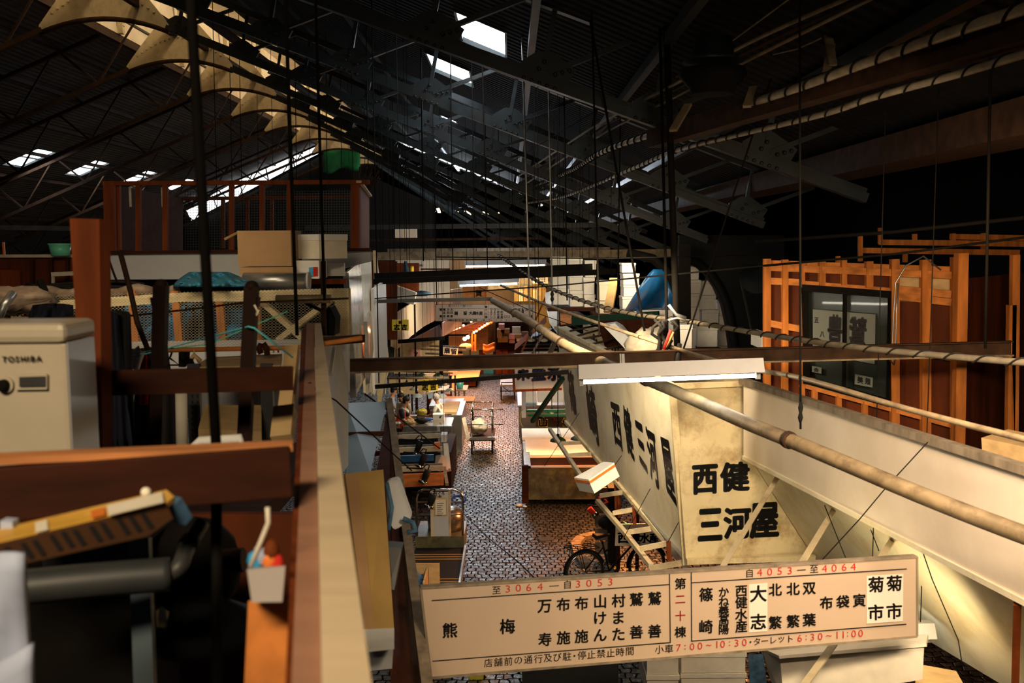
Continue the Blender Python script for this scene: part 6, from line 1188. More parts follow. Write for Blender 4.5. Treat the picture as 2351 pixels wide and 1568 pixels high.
# ---- left stalls
tb_ = T('fish_table', Z(970, 1120, 0), 'steel-topped fish table where the boy in the red apron works', 'table')
A = P(926, 978, 24.7); B = P(1036, 976, 24.7); zt_ = .95
K(MB().box(A.x, B.x, 24.7, 25.9, A.z-.04, A.z), 'tabletop', M['stainy'], tb_); K(MB().box(A.x, B.x+.02, 24.64, 24.7, A.z-.16, A.z+.0), 'front_apron', M['galv'], tb_); K(MB().box(B.x-.5, B.x-.05, 24.8, 25.8, 0, A.z-.04), 'side_cabinet', M['stain'], tb_)
for x in (A.x+.08, A.x+.55): K(MB().box(x, x+.07, 24.75, 24.82, 0, A.z-.1), 'leg', M['galv'], tb_)
K(MB().box(A.x, B.x-.5, 25.0, 25.05, .1, A.z-.1), 'back_panel', M['grime'], tb_)
TZ = A.z
st2 = T('steel_cabinet', P(1047, 1015, 26), 'upright steel cabinet with a chopping board behind the old man', 'cabinet'); a = P(1036, 953, 26.2); b_ = P(1060, 953, 26.2)
K(MB().box(a.x, b_.x, 26.2, 28.6, 0, a.z), 'cabinet', M['stain'], st2); K(MB().box(a.x-.3, b_.x-.15, 26.4, 28.2, a.z, a.z+.05), 'chopping_board', M['tan'], st2)
S(MB().box(P(966, 0, 28).x, P(1046, 0, 28).x, 28.7, 30.1, P(1000, 945, 28).z, P(1000, 945, 28).z+.05), 'metal_tray', M['galv'], 'pale metal tray behind the old man', 'tray')
S(MB().box(P(978, 0, 31).x, P(1080, 0, 31).x, 30.4, 31.4, .62, .68), 'slatted_duckboard', M['woodg'], 'dark slatted duckboard behind the metal tray', 'board')
S(MB().plate([P(1060, 960, 25.5), P(1068, 957, 25.5), P(1078, 1008, 25), P(1072, 1012, 25)], .04), 'leaning_board', M['sack'], 'narrow pale board leaning beside the steel cabinet', 'board')
t2 = T('bucket_table', Z(1050, 960, 0), 'small steel table carrying the blue bucket', 'table'); a = P(1008, 896, 33); b_ = P(1072, 896, 33)
K(MB().box(a.x, b_.x, 33, 34.2, a.z-.04, a.z), 'tabletop', M['galv'], t2)
for x in (a.x+.1, b_.x-.12, b_.x-.3): K(MB().box(x, x+.05, 33.05, 33.1, 0, a.z-.04), 'leg', M['stain'], t2)
bk_ = T('blue_bucket', V((P(1054, 0, 33).x, 33.4, a.z)), 'bright blue plastic bucket on the small steel table', 'bucket'); c = V((P(1054, 880, 33).x, 33.4, a.z+.003))
K(MB().lathe([(.10, 0), (.135, .24), (.125, .24), (.095, .02)], c, 20), 'pail', M['bluep'], bk_); K(MB().lathe([(.142, .225), (.142, .245), (.13, .245)], c, 20, None, False), 'rim', M['bluep'], bk_); K(MB().tube([c+V((.14*math.cos(q), -.02-.03*math.sin(q), .22-.1*math.sin(q))) for q in [math.pi*i/8 for i in range(9)]], .005, 5), 'handle', M['galv'], bk_)
S(MB().box(c.x-.32, c.x-.16, 33.3, 33.6, a.z+.002, a.z+.22), 'grey_carton', M['paleg'], 'small pale carton beside the blue bucket', 'carton')
gbox(1020, 1072, 940, .72, 1.6, 'woodr', 'wooden_counter', 'dark wooden counter left behind the bucket table', 'counter') if 0 else None
wt = T('wooden_table', Z(1060, 905, 0), 'orange-lit wooden table farther up the left side', 'table'); a = P(1035, 871, 38); b_ = P(1098, 871, 38); K(MB().box(a.x, b_.x, 38, 41.5, a.z-.06, a.z), 'tabletop', M['tan'], wt); K(MB().box(a.x, b_.x-.05, 38.1, 38.2, .05, a.z-.06), 'front_board', M['woodr'], wt); K(MB().box(b_.x-.1, b_.x-.05, 38.1, 41, .05, a.z-.06), 'side_board', M['woodd'], wt)
for i, (x, m_) in enumerate(((1062, 'yellow'), (1072, 'pink'), (1084, 'foam'))): S(MB().ball(P(x, 863, 39.5), .07, 1.5, 1, .7, 8), 'small_pack', M[m_], f'small {("yellow", "pink", "white")[i]} pack on the orange-lit table', 'pack')
gbox(1100, 1114, 856, 1.0, .6, 'woodr', 'wooden_stand', 'open wooden stand at the corner of the far table', 'stand'); bt_ = Z(1122, 858, 0); S(MB().box(bt_.x-.22, bt_.x+.2, bt_.y, bt_.y+.5, 0, .45), 'blue_bin', M['bluep'], 'small blue bin standing far up the aisle', 'bin')
bgp(893, 985, 868, 905, 31, 'creamd', 'lower_tile_wall', 'dim yellowish wall low behind the pendant lamps'); bgp(985, 1035, 905, 925, 33, 'woodr', 'brown_step', 'brown boards below the pendant lamps')
# lamp rails and pendant lamps
for (x0, y0, x1, y1, Y, l) in ((887, 868, 1031, 867, 27, 'nearest pale pipe rail carrying pendant lamps'), (890, 851, 1040, 856, 30, 'second pale pipe rail over the left stalls'), (966, 801, 1070, 805, 33, 'third pale pipe rail near the white-on-black sign'), (976, 811, 1063, 815, 33, 'fourth pale pipe rail just below the third'), (985, 794, 1070, 798, 34, 'farthest pale pipe rail under the left awning')):
    S(MB().tube([P(x0, y0, Y), P(x1, y1, Y)], .035, 8), 'lamp_rail', M['pipe'], l, 'rail')
for i in range(6): S(MB().tube([P(884-i*6.5, 905+i*1.0, 26), P(886-i*5.5, 868+i*2, 26.2), P(892-i*5, 852+i*3, 26.5)], .02, 6), 'pale_pole', M['foamy'], ('first', 'second', 'third', 'fourth', 'fifth', 'sixth')[i]+' of the pale poles at the left end of the lamp rails, from the right', 'pole')
gy = 'grey enamel pendant lamps over the fish table'
for x, y, Y, r_, l in ((958, 911, 27, .15, 'grey pendant lamp right above the boy'), (1014, 911, 27, .15, 'grey pendant lamp above the old man'), (950, 895, 30, .14, 'grey pendant lamp behind the first one'), (1033, 897, 30, .14, 'grey pendant lamp right of the yellow sign'), (916, 901, 30, .13, 'grey pendant lamp above the partly hidden worker'), (893, 893, 30, .12, 'grey pendant lamp at the left end of the rail')): shade(P(x, y, Y), r_, 'palegr', l, None, P(x, 868 if Y < 28 else 853, Y).z)
for x, y, l in ((968, 864, 'green pendant lamp on the second rail, left'), (1006, 864, 'green pendant lamp on the second rail, right'), (1016, 884, 'green pendant lamp just behind the yellow sign'), (934, 884, 'green pendant lamp hanging lower at left')): shade(P(x, y, 30), .16, 'green', l, None, P(x, 853, 30).z)
def shopsign(q, Y, board, items, label, cat='sign'):
    pts = [P(x, y, Y) for x, y in q]; t = T('shop_sign', pts[3], label, cat); K(MB().plate(pts, .03), 'board', M[board], t); by = {}
    for c, x, y, e, mm in items: by.setdefault(mm, Ink(pts[0], pts[1], pts[3], .006)).ch(c, x, y, e, 0, .045)
    for mm, i in by.items(): i.put(M[mm], t)
    return t
shopsign([(900, 734), (938, 734), (938, 759), (900, 759)], 21, 'yellow', [('鮪', 919, 740, 8, 'redc'), ('志', 911, 751, 14, 'ink'), ('吉', 928, 751, 14, 'ink')], 'yellow sign with black characters hanging below the white panel')
shopsign([(966, 871), (1003, 870), (1006, 896), (968, 898)], 25.8, 'yellow', [('志', 976, 889, 15, 'ink'), ('吉', 995, 888, 15, 'ink'), ('ま', 974, 876, 8, 'redc'), ('ぐ', 986, 875, 8, 'redc'), ('ろ', 997, 874, 8, 'redc')], 'yellow sign with black characters over the fish table')
shopsign([(1016, 797), (1052, 800), (1050, 815), (1015, 813)], 32.5, 'white', [('扇', 1026, 805, 14, 'ink'), ('留', 1042, 807, 14, 'ink')], 'small white sign with heavy black characters under the far rails')
shopsign([(945, 802), (965, 803), (965, 820), (945, 820)], 33.5, 'pink', [('令', 955, 811, 10, 'pvc')], 'pinkish paper on the tiled wall'); shopsign([(972, 897), (1025, 889), (1026, 893), (973, 904)], 26, 'foamy', [('六', 981, 899, 6, 'ink')], 'long pale tilted slat below the yellow sign', 'slat')
S(MB().hexa([P(981, 904, 26), P(994, 903, 26), P(993, 914, 26), P(984, 916, 26)], [P(981, 904, 26.2), P(994, 903, 26.2), P(993, 914, 26.2), P(984, 916, 26.2)]), 'patterned_bag', M['lblue'], 'small light blue patterned bag hanging under the tilted slat', 'bag')
for i, (x0, x1, y0, y1, m_, l) in enumerate(((975, 1000, 858, 866, 'foam', 'left open white box beyond the lamp rails'), (978, 1005, 849, 855, 'foam', 'far white box beyond the lamp rails'), (1030, 1048, 848, 862, 'pink', 'pinkish box beyond the lamp rails'), (932, 950, 872, 880, 'foam', 'small white box low beyond the lamp rails'), (920, 940, 890, 900, 'foamy', 'cream box behind the boy'), (940, 960, 880, 892, 'paleg', 'grey box behind the boy'))): pbox('goods_box', x0, x1, y0, y1, 31.5+i*.2, .4, m_, l, 'box')
# goods on the fish table
def onT(x, y): return onplane(x, y, V((0, 0, TZ)), V((0, 0, 1)))
p = onT(1007, 964); ww_ = T('styrofoam_box', p, 'white styrofoam box with a black mark on the fish table', 'box'); K(MB().box(p.x-.14, p.x+.14, p.y-.1, p.y+.18, TZ+.002, TZ+.13), 'tub', M['foam'], ww_); K(MB().box(p.x-.145, p.x+.145, p.y-.105, p.y+.185, TZ+.13, TZ+.16), 'lid', M['foam'], ww_)
K(MB().plate([V((p.x+.02, p.y-.107, TZ+.1)), V((p.x+.09, p.y-.107, TZ+.14)), V((p.x+.07, p.y-.107, TZ+.08)), V((p.x+.04, p.y-.107, TZ+.05))], .002), 'black_mark', M['ink'], ww_)
p = onT(968, 962); S(MB().blob(p+V((0, 0, .19)), .12, 1.1, .9, .7, .35, 3), 'olive_bag', M['olive'], 'knotted olive-yellow plastic bag on the fish table', 'bag'); p = onT(966, 972); S(MB().blob(p+V((0, 0, .075)), .14, 1.15, .8, .5, .3, 3), 'black_bag', M['rubber'], 'black plastic bag on the fish table', 'bag')
p = onT(938, 974); S(MB().blob(p+V((0, 0, .055)), .12, 1.2, .8, .5, .6, 4), 'paper_heap', M['tan'], 'crumpled brown paper in front of the boy', 'paper'); p = onT(984, 966); S(MB().ball(p+V((0, 0, .04)), .08, 1.6, .7, .5, 10), 'blue_cloth', M['bluep2'], 'blue cloth beside the white box on the table', 'cloth'); p = onT(913, 974); S(MB().ball(p+V((0, 0, .03)), .09, 1.3, .8, .4, 10, .1), 'white_cloth', M['foam'], 'white cloth at the left end of the fish table', 'cloth')
p = onT(948, 955); S(MB().box(p.x-.1, p.x+.1, p.y-.05, p.y+.1, TZ+.002, TZ+.02), 'paper_sheet', M['foam'], 'white paper sheet on the fish table', 'paper')
# low awning ladder with clip lamps (left, below)
lf = T('left_awning_ladder', P(970, 1050, 19), 'pale paint-worn awning ladder hung with black clip lamps', 'ladder frame')
for i, (y, m_) in enumerate(((1004, 'sack'), (1034, 'creamst'), (1078, 'creamst'))): K(MB().bar(P(905, y, 20-i), P(1012+i*3, y-4, 20-i), .05, .09), 'rung', M[m_], lf); K(MB().bar(P(905, y-9, 20.2-i), P(1010+i*3, y-12, 20.2-i), .05, .04), 'upper_rung', M['woodg'], lf)
K(MB().bar(P(1006, 982, 21), P(1026, 1112, 17.5), .06, .05), 'right_rail', M['woodg'], lf)
for i, (x, y, Y) in enumerate(((960, 1030, 18.6), (970, 1060, 17.8), (977, 1096, 16.8), (990, 1152, 15.6))):
    t = T('clip_lamp', P(x-20, y-30, Y), ('topmost', 'second', 'third', 'lowest')[i]+' black clip spotlight hanging on the left awning ladder', 'lamp')
    a = P(x+6, y-18, Y); b_ = P(x-3, y+6, Y); K(MB().tube([a, a.lerp(b_, .5), b_], [.055, .06, .05], 12), 'lamp_housing', M['rubber'], t); K(MB().tube([b_, b_+(b_-a)*.25], [.05, .10], 14), 'reflector', M['chrome'], t)
    K(MB().tube([P(x-44, y-22, Y), P(x-8, y-20, Y), P(x+2, y-30, Y), P(x+9, y-28, Y), a], .012, 6), 'arm', M['wire'], t)
S(MB().plate([P(905, 1090, 17.2), P(1018, 1086, 17.2), P(1018, 1114, 17.2), P(905, 1120, 17.2)], .05), 'brown_fascia', M['woodo'], 'orange-brown board at the foot of the left awning ladder', 'board'); S(MB().plate([P(915, 1047, 18), P(995, 1044, 18), P(995, 1058, 18), P(915, 1062, 18)], .05), 'blue_strip', M['blue'], 'dark blue strip behind the clip lamps', 'board')
S(MB().plate([P(1000, 1046, 18.8), P(1014, 1044, 18.4), P(1018, 1075, 18.4), P(998, 1078, 18.4)], .1), 'pink_box_end', M['pinkl'], 'pinkish box end beside the clip lamps', 'box'); fbox(1012, 1026, 998, 1015, 19.8, .3, 'small white box with an orange label by the awning rail')
S(MB().plate([P(997, 1016, 18.8), P(1010, 1015, 18.8), P(1010, 1030, 18.8), P(997, 1031, 18.8)], .05), 'orange_label_box', M['orange'], 'small orange-labelled box on the awning ladder', 'box'); S(MB().plate([P(1018, 1018, 18.9), P(1028, 1017, 18.9), P(1034, 1075, 18.6), P(1022, 1078, 18.6)], .15), 'cream_casing', M['foamy'], 'cream upright casing right of the awning rail', 'casing')
S(MB().plate([P(905, 1000, 22), P(1005, 1000, 22), P(1005, 1120, 20.5), P(905, 1120, 20.5)], .1), 'dark_backing', M['black'], 'black sheet put in as the shade under the left awning ladder', 'stall')  # black sheet put where the open stall is only in shade
gbox(905, 1036, 1130, .9, 2.2, 'woodd', 'stall_base', 'dark wooden stall base under the clip lamps', 'stall')
# ---- hand carts
ct = T('tall_hand_cart', Z(1108, 1045, 0), 'tall steel-framed hand cart carrying a white sack in the aisle', 'cart')
a = Z(1083, 1043, 0); b_ = Z(1130, 1043, 0); y0 = a.y; x0, x1 = a.x, b_.x; zd = .42
K(MB().box(x0-.06, x1+.06, y0-.05, y0+1.5, zd-.06, zd), 'deck', M['woodd'], ct)
K(MB().box(x0-.08, x1+.08, y0-.08, y0-.03, zd-.03, zd+.05), 'front_bar', M['galv'], ct)
for x in (x0, x1): K(MB().tube([V((x, y0-.02, zd)), V((x, y0-.02+.1, 1.18))], .018, 8), 'frame_post', M['chrome'], ct); K(MB().tube([V((x, y0+1.3, zd)), V((x, y0+1.3, 1.18))], .018, 8), 'frame_post', M['chrome'], ct)
for z in (.78, 1.18): K(MB().tube([V((x0-.08, y0+.05, z)), V((x1+.3, y0+.05, z))], .016, 8), 'cross_tube', M['chrome'], ct); K(MB().tube([V((x0, y0+1.3, z)), V((x1, y0+1.3, z))], .016, 8), 'cross_tube', M['chrome'], ct)
for x in (x0, x1): K(MB().tube([V((x, y0+.05, 1.18)), V((x, y0+1.3, 1.18))], .016, 8), 'side_tube', M['galv'], ct)
for x in (x0, x1):
    for y in (y0+.1, y0+1.3): K(MB().bar(V((x, y, .1)), V((x, y, zd-.05)), .04, .04), 'leg', M['rust'], ct); K(MB().lathe([(.02, -.02), (.09, -.02), (.09, .02), (.02, .02)], V((x, y, .09)), 14, Matrix(((0, 0, 1), (0, 1, 0), (-1, 0, 0)))), 'wheel', M['rubber'], ct)
sk = T('white_sack', V(((x0+x1)/2-.08, y0+.5, zd)), 'bulging dirty white sack on the tall hand cart', 'sack'); K(MB().blob(V(((x0+x1)/2-.1, y0+.55, zd+.225)), .21, 1.0, 1.45, .85, .42, 2.2, 30), 'sack_body', M['sack'], sk)
fc = T('flat_cart', Z(1166, 918, 0), 'low dark flat cart parked by the blue lettered board', 'cart'); a = Z(1148, 918, 0); b_ = Z(1184, 918, 0); y0 = a.y; x0, x1 = a.x, b_.x
K(MB().box(x0, x1, y0, y0+1.7, .48, .54), 'deck', M['galv'], fc); K(MB().tube([V((x0+.05, y0, .54)), V((x0+.05, y0, .62)), V((x1-.05, y0, .62)), V((x1-.05, y0, .54))], .02, 6), 'handle', M['black'], fc)
for x in (x0+.04, x1-.04):
    K(MB().bar(V((x, y0+.1, .1)), V((x, y0+.1, .48)), .05, .05), 'leg', M['black'], fc); K(MB().lathe([(.02, -.02), (.12, -.02), (.12, .02), (.02, .02)], V((x, y0+.1, .12)), 14, Matrix(((0, 0, 1), (0, 1, 0), (-1, 0, 0)))), 'wheel', M['rubber'], fc)
K(MB().bar(V((x0, y0+.1, .3)), V((x1, y0+.1, .3)), .03, .03).bar(V((x0+.1, y0+.05, .46)), V((x0+.3, y0+.05, .3)), .02, .02), 'cross_brace', M['black'], fc)
# ---- motor truck platform near left
tk = T('motor_truck', Z(1012, 1400, 0), 'small market motor truck with a rounded steel guard and striped black deck', 'truck')
Y0 = 16.4; L0 = P(957, 1230, Y0); R0 = P(1063, 1230, Y0); zt2 = P(1010, 1124, Y0).z
K(MB().tube([L0, V((L0.x, Y0, zt2-.15)), V((L0.x+.03, Y0, zt2-.05)), V((L0.x+.12, Y0, zt2)), V((R0.x-.12, Y0, zt2)), V((R0.x-.03, Y0, zt2-.05)), V((R0.x, Y0, zt2-.15)), R0], .022, 10), 'guard_hoop', M['chrome'], tk)
for z_ in (.45, .72): K(MB().tube([V((L0.x, Y0, L0.z+z_*.8)), V((R0.x, Y0, L0.z+z_*.8))], .012, 6), 'guard_rail', M['galv'], tk)
cx = P(1012, 1180, Y0).x
K(MB().box(cx-.13, cx+.13, Y0-.03, Y0, L0.z, zt2-.04), 'name_plate', M['paleg'], tk)
for s in (-1, 1): K(MB().box(cx+s*.15-.02, cx+s*.15+.02, Y0-.04, Y0, L0.z-.02, zt2-.02), 'plate_bar', M['creamst'], tk)
npq = [V((cx-.13, Y0-.031, zt2)), V((cx+.13, Y0-.031, zt2)), V((cx-.13, Y0-.031, .6))]; i_ = Ink(*npq)
for c, x in zip('まぐろ', (1001, 1009, 1017)): i_.ch(c, x, 1133, 9, 0, .04)
i_.ch('志', 1009, 1142, 11, 0, .05); i_.put(M['navy2'], tk)
pn = K(MB().box(cx-.11, cx+.11, Y0-.045, Y0-.031, P(0, 1190, Y0).z, P(0, 1148, Y0).z), 'notice_board', M['tan'], tk); K(MB().box(cx-.085, cx+.09, Y0-.05, Y0-.046, P(0, 1187, Y0).z, P(0, 1152, Y0).z), 'notice_sheet', M['foamy'], pn)
ln = Ink(V((cx-.1, Y0-.0505, 1)), V((cx+.1, Y0-.0505, 1)), V((cx, Y0-.0505, .8)), .001)
for i in range(7): ln.line(1003, 1156+i*4.4, 1019-(i*3) % 7, 1156+i*4.4, 1.4)
K(ln.mb, 'print_line', M['ink'], pn)
K(MB().lathe([(.30, 0), (.32, .2), (.26, .34), (.1, .38)], V((cx+.05, Y0+.42, L0.z)), 20), 'engine_drum', M['stain'], tk); K(MB().tube([V((cx+.3+.12*math.cos(t), Y0+.2, zt2-.22+.06*math.sin(t))) for t in [i*.6 for i in range(14)]], .02, 6), 'coiled_hose', M['bluep2'], tk)
K(MB().box(L0.x-.02, R0.x+.02, Y0-.06, Y0+.9, .30, L0.z), 'engine_box', M['grime'], tk)
D0 = P(957, 1265, Y0-.1); K(MB().box(L0.x-.02, R0.x+.04, 12.6, Y0-.06, .34, .42), 'deck', M['rubber'], tk)
sp_ = MB()
for y in (15.95, 15.83, 15.71, 14.75, 14.62, 14.5): sp_.box(L0.x, R0.x+.02, y, y+.025, .42, .424)
K(sp_, 'yellow_stripes', M['cardy'], tk); K(MB().box(L0.x+.55, R0.x+.02, 14.15, 14.19, .42, .426), 'teal_edge', M['bluep'], tk); K(MB().box(R0.x+.02, R0.x+.05, 12.6, Y0, .30, .45), 'side_rail', M['galv'], tk)
for x in (L0.x+.1, R0.x-.1):
    for y in (13.2, 16.0): K(MB().lathe([(.04, -.06), (.19, -.06), (.19, .06), (.04, .06)], V((x, y, .19)), 18, Matrix(((0, 0, 1), (0, 1, 0), (-1, 0, 0)))), 'wheel', M['rubber'], tk)
wb = T('wooden_box', V((L0.x+.25, 14.1, .43)), 'open brown wooden box holding blue rags on the truck deck', 'box')
K(MB().box(L0.x, L0.x+.52, 14.5, 14.53, .43, .75), 'back_board', M['tan'], wb); K(MB().box(L0.x, L0.x+.03, 13.8, 14.5, .43, .72), 'left_board', M['tan'], wb); K(MB().box(L0.x+.33, L0.x+.36, 13.8, 14.5, .43, .70), 'divider', M['tan'], wb); K(MB().box(L0.x, L0.x+.52, 13.8, 14.5, .43, .45), 'bottom', M['tan'], wb)
S(MB().blob(V((L0.x+.18, 14.15, .58)), .12, 1, 1.7, .9, .6, 4), 'blue_rag', M['denim'], 'crumpled blue and white rag in the wooden box', 'rag')
S(MB().ball(V((R0.x-.08, 14.0, .47)), .045, 1.4, 1, .8, 10, .2), 'small_sticker', M['foam'], 'tiny white and yellow wrapper on the truck deck', 'wrapper')
# ---- bicycle
bic = T('bicycle', Z(1410, 1352, 0), 'old black bicycle with a rear carrier parked under the awning ladder', 'bicycle')
W0 = Z(1342, 1356, 0)+V((0, 0, .32)); W1 = Z(1478, 1340, 0)+V((0, 0, .32)); dv = (W1-W0); dv.z = 0; Lb = dv.length; dv.normalize(); W1 = W0+dv*1.08; nv = V((-dv.y, dv.x, 0))
def bp(s, z, o=0): return W0+dv*s+V((0, 0, z-.32))+nv*o
for nm, c in (('rear_wheel', W0), ('front_wheel', W1)):
    ring = lambda r_: [c+(dv*math.cos(t)+V((0, 0, 1))*math.sin(t))*r_ for t in [2*math.pi*i/36 for i in range(36)]]
    wh = K(MB().tube(ring(.31), .02, 8, True), nm, M['rubber'], bic); K(MB().tube(ring(.285), .010, 6, True), 'rim', M['chrome'], wh)
    s_ = MB()
    for i in range(18): t = 2*math.pi*i/18; s_.bar(c+nv*(.02 if i % 2 else -.02), c+(dv*math.cos(t)+V((0, 0, 1))*math.sin(t))*.285, .003, .003)
    K(s_, 'spoke_set', M['galv'], wh); K(MB().bar(c-nv*.04, c+nv*.04, .04, .04), 'hub', M['galv'], wh)
    K(MB().tube([c+(dv*math.cos(t)+V((0, 0, 1))*math.sin(t))*.345 for t in [R(a_) for a_ in range(20, 200, 15)]], .016, 6), 'mudguard', M['black'], bic)
K(MB().tube([bp(.42, .28), bp(.30, .78)], .016, 8).tube([bp(.42, .28), bp(.88, .72)], .018, 8).tube([bp(.34, .60), bp(.86, .82)], .016, 8).tube([bp(0, .32), bp(.42, .28)], .012, 6).tube([bp(0, .32), bp(.32, .68)], .011, 6), 'frame', M['black'], bic)
K(MB().tube([bp(1.08, .32, .03), bp(.92, .70, .03), bp(.86, .88, 0)], .014, 6).tube([bp(1.08, .32, -.03), bp(.92, .70, -.03)], .014, 6), 'fork', M['black'], bic)
K(MB().tube([bp(.65, .98, .28), bp(.78, .98, .24), bp(.86, .92, .06), bp(.86, .92, -.06), bp(.78, .98, -.24), bp(.65, .98, -.28)], .012, 6), 'handlebar', M['chrome'], bic)
K(MB().hexa([bp(.16, .84, .10), bp(.16, .84, -.10), bp(.44, .86, -.02), bp(.44, .86, .02)], [bp(.17, .90, .09), bp(.17, .90, -.09), bp(.43, .89, -.015), bp(.43, .89, .015)]), 'saddle', M['rubber'], bic, None, .01); K(MB().tube([bp(.30, .74), bp(.28, .85)], .012, 6), 'seat_post', M['chrome'], bic)
cr = MB()
for o_ in (-.13, -.045, .045, .13): cr.tube([bp(-.30, .72, o_), bp(.2, .72, o_)], .007, 5)
for s in (-.3, -.15, 0, .2): cr.tube([bp(s, .72, -.13), bp(s, .72, .13)], .007, 5)
for o_ in (-.06, .06): cr.tube([bp(-.1, .72, o_), bp(0, .32, o_)], .007, 5).tube([bp(-.3, .72, o_*2), bp(-.3, .6, o_*2)], .006, 5)
K(cr, 'rear_carrier', M['black'], bic); K(MB().lathe([(.085, -.006), (.085, .006)], bp(.42, .28), 18, Matrix(((dv.x, 0, nv.x), (dv.y, 0, nv.y), (0, 1, 0)))), 'chain_wheel', M['galv'], bic); K(MB().bar(bp(.42, .28, .06), bp(.52, .16, .06), .015, .02).bar(bp(.52, .16, .05), bp(.52, .16, .14), .05, .015), 'pedal_crank', M['galv'], bic)
# ---- crates, scooter mirror, sign by the bicycle
cr_ = T('plank_crate', Z(1385, 1290, 0), 'upright slatted wooden crate beside the bicycle', 'crate'); c = Z(1382, 1285, 0)
for i in range(5): K(MB().box(c.x-.12, c.x+.10, c.y+.0+i*.01, c.y+.04+i*.01, .1+i*.24, .31+i*.24), 'plank', M['woodg'], cr_)
K(MB().box(c.x+.10, c.x+.26, c.y-.1, c.y+.4, 0, 1.3), 'dark_upright', M['rubber'], cr_)
sc_ = T('scooter_handlebar', P(1375, 1190, 16.5), 'red and black scooter handlebar with a chrome lamp above the crate', 'scooter')
K(MB().tube([P(1353, 1166, 16.5), P(1362, 1178, 16.5)], .045, 12), 'red_grip', M['redc'], sc_); K(MB().tube([P(1362, 1178, 16.5), P(1368, 1186, 16.5)], [.05, .065], 12), 'chrome_lamp', M['chrome'], sc_); K(MB().tube([P(1353, 1162, 16.6), P(1375, 1162, 16.6), P(1392, 1172, 16.6), P(1400, 1190, 16.6)], .02, 8), 'bar', M['rubber'], sc_); K(MB().ball(P(1390, 1200, 16.6), .13, 1, 1, .8), 'cowl', M['rubber'], sc_)
S(MB().tube([P(1375, 1140, 13.5), P(1382, 1158, 13.5), P(1396, 1152, 13.5), P(1388, 1146, 13.5)], .012, 6), 'red_string', M['redc'], 'red cord knotted under the taped foam box', 'cord')
shopsign([(1414, 1204), (1500, 1202), (1535, 1254), (1412, 1253)], 14.8, 'ivory', [('西', 1431, 1235, 27, 'brush'), ('健', 1457, 1236, 26, 'brush'), ('水', 1480, 1235, 24, 'brush'), ('産', 1502, 1235, 24, 'brush')], 'white shop board with brush characters leaning behind the bicycle')
sh = T('grey_step', Z(1400, 1300, 0), 'curved stone kerb by the crate', 'kerb')
kk_ = [Z(x, y, 0) for x, y in ((1430, 1228), (1370, 1230), (1335, 1238), (1322, 1252), (1328, 1275), (1345, 1300))]
kb_ = MB()
for i in range(5): kb_.bar(kk_[i]+V((0, 0, .03)), kk_[i+1]+V((0, 0, .03)), .18, .08)
K(kb_, 'kerb_stone', M['woodg'], sh)
for i, (x, y, l) in enumerate(((1191, 1162, 'small white scrap lying by the freezer foot'), (1205, 1165, 'tiny pale pebble next to the white scrap'))): p = Z(x, y, 0); S(MB().ball(p+V((0, 0, .02)), .07-.03*i, 1.2, .8, .4, 8, .1), 'litter_scrap', M['foam'], l, 'litter')
p = Z(1252, 1238, 0); S(MB().box(p.x-.13, p.x+.13, p.y-.12, p.y+.12, .001, .012, .3), 'wet_paper', M['pvc'], 'grey sheet of wet paper lying on the cobbles', 'paper')
# low boxes under the hanging sign
gbox(1075, 1110, 1560, .5, .6, 'olive', 'green_crate', 'greenish crate edge under the left part of the hanging sign', 'crate'); gbox(1200, 1420, 1600, 1.1, 1.0, 'rubber', 'dark_cover', 'dark covered bulk below the middle of the hanging sign', 'cover')

# ================================================================ PEOPLE
def skin(joints, edges, name, m, parent, sub=2):
    me = bpy.data.meshes.new('t'); me.from_pydata([j[0] for j in joints], edges, []); o = bpy.data.objects.new('t', me); C.objects.link(o)
    sk = o.modifiers.new('s', 'SKIN'); sk.use_smooth_shade = True; sv = o.data.skin_vertices[0].data if o.data.skin_vertices else None
    if sv is None: bm = bmesh.new(); bm.from_mesh(me); bm.verts.layers.skin.verify(); bm.to_mesh(me); bm.free(); sv = o.data.skin_vertices[0].data
    for i, j in enumerate(joints): sv[i].radius = (j[1], j[2] if len(j) > 2 else j[1]); sv[i].use_root = (i == 0)
    ss = o.modifiers.new('u', 'SUBSURF'); ss.levels = sub; ss.render_levels = sub
    dg = bpy.context.evaluated_depsgraph_get(); dg.update(); nm = bpy.data.meshes.new_from_object(o.evaluated_get(dg)); bpy.data.objects.remove(o)
    nm.name = name; nm.materials.clear(); nm.materials.append(m)
    for p_ in nm.polygons: p_.use_smooth = True
    r_ = bpy.data.objects.new(name, nm); C.objects.link(r_); r_.parent = parent; return r_
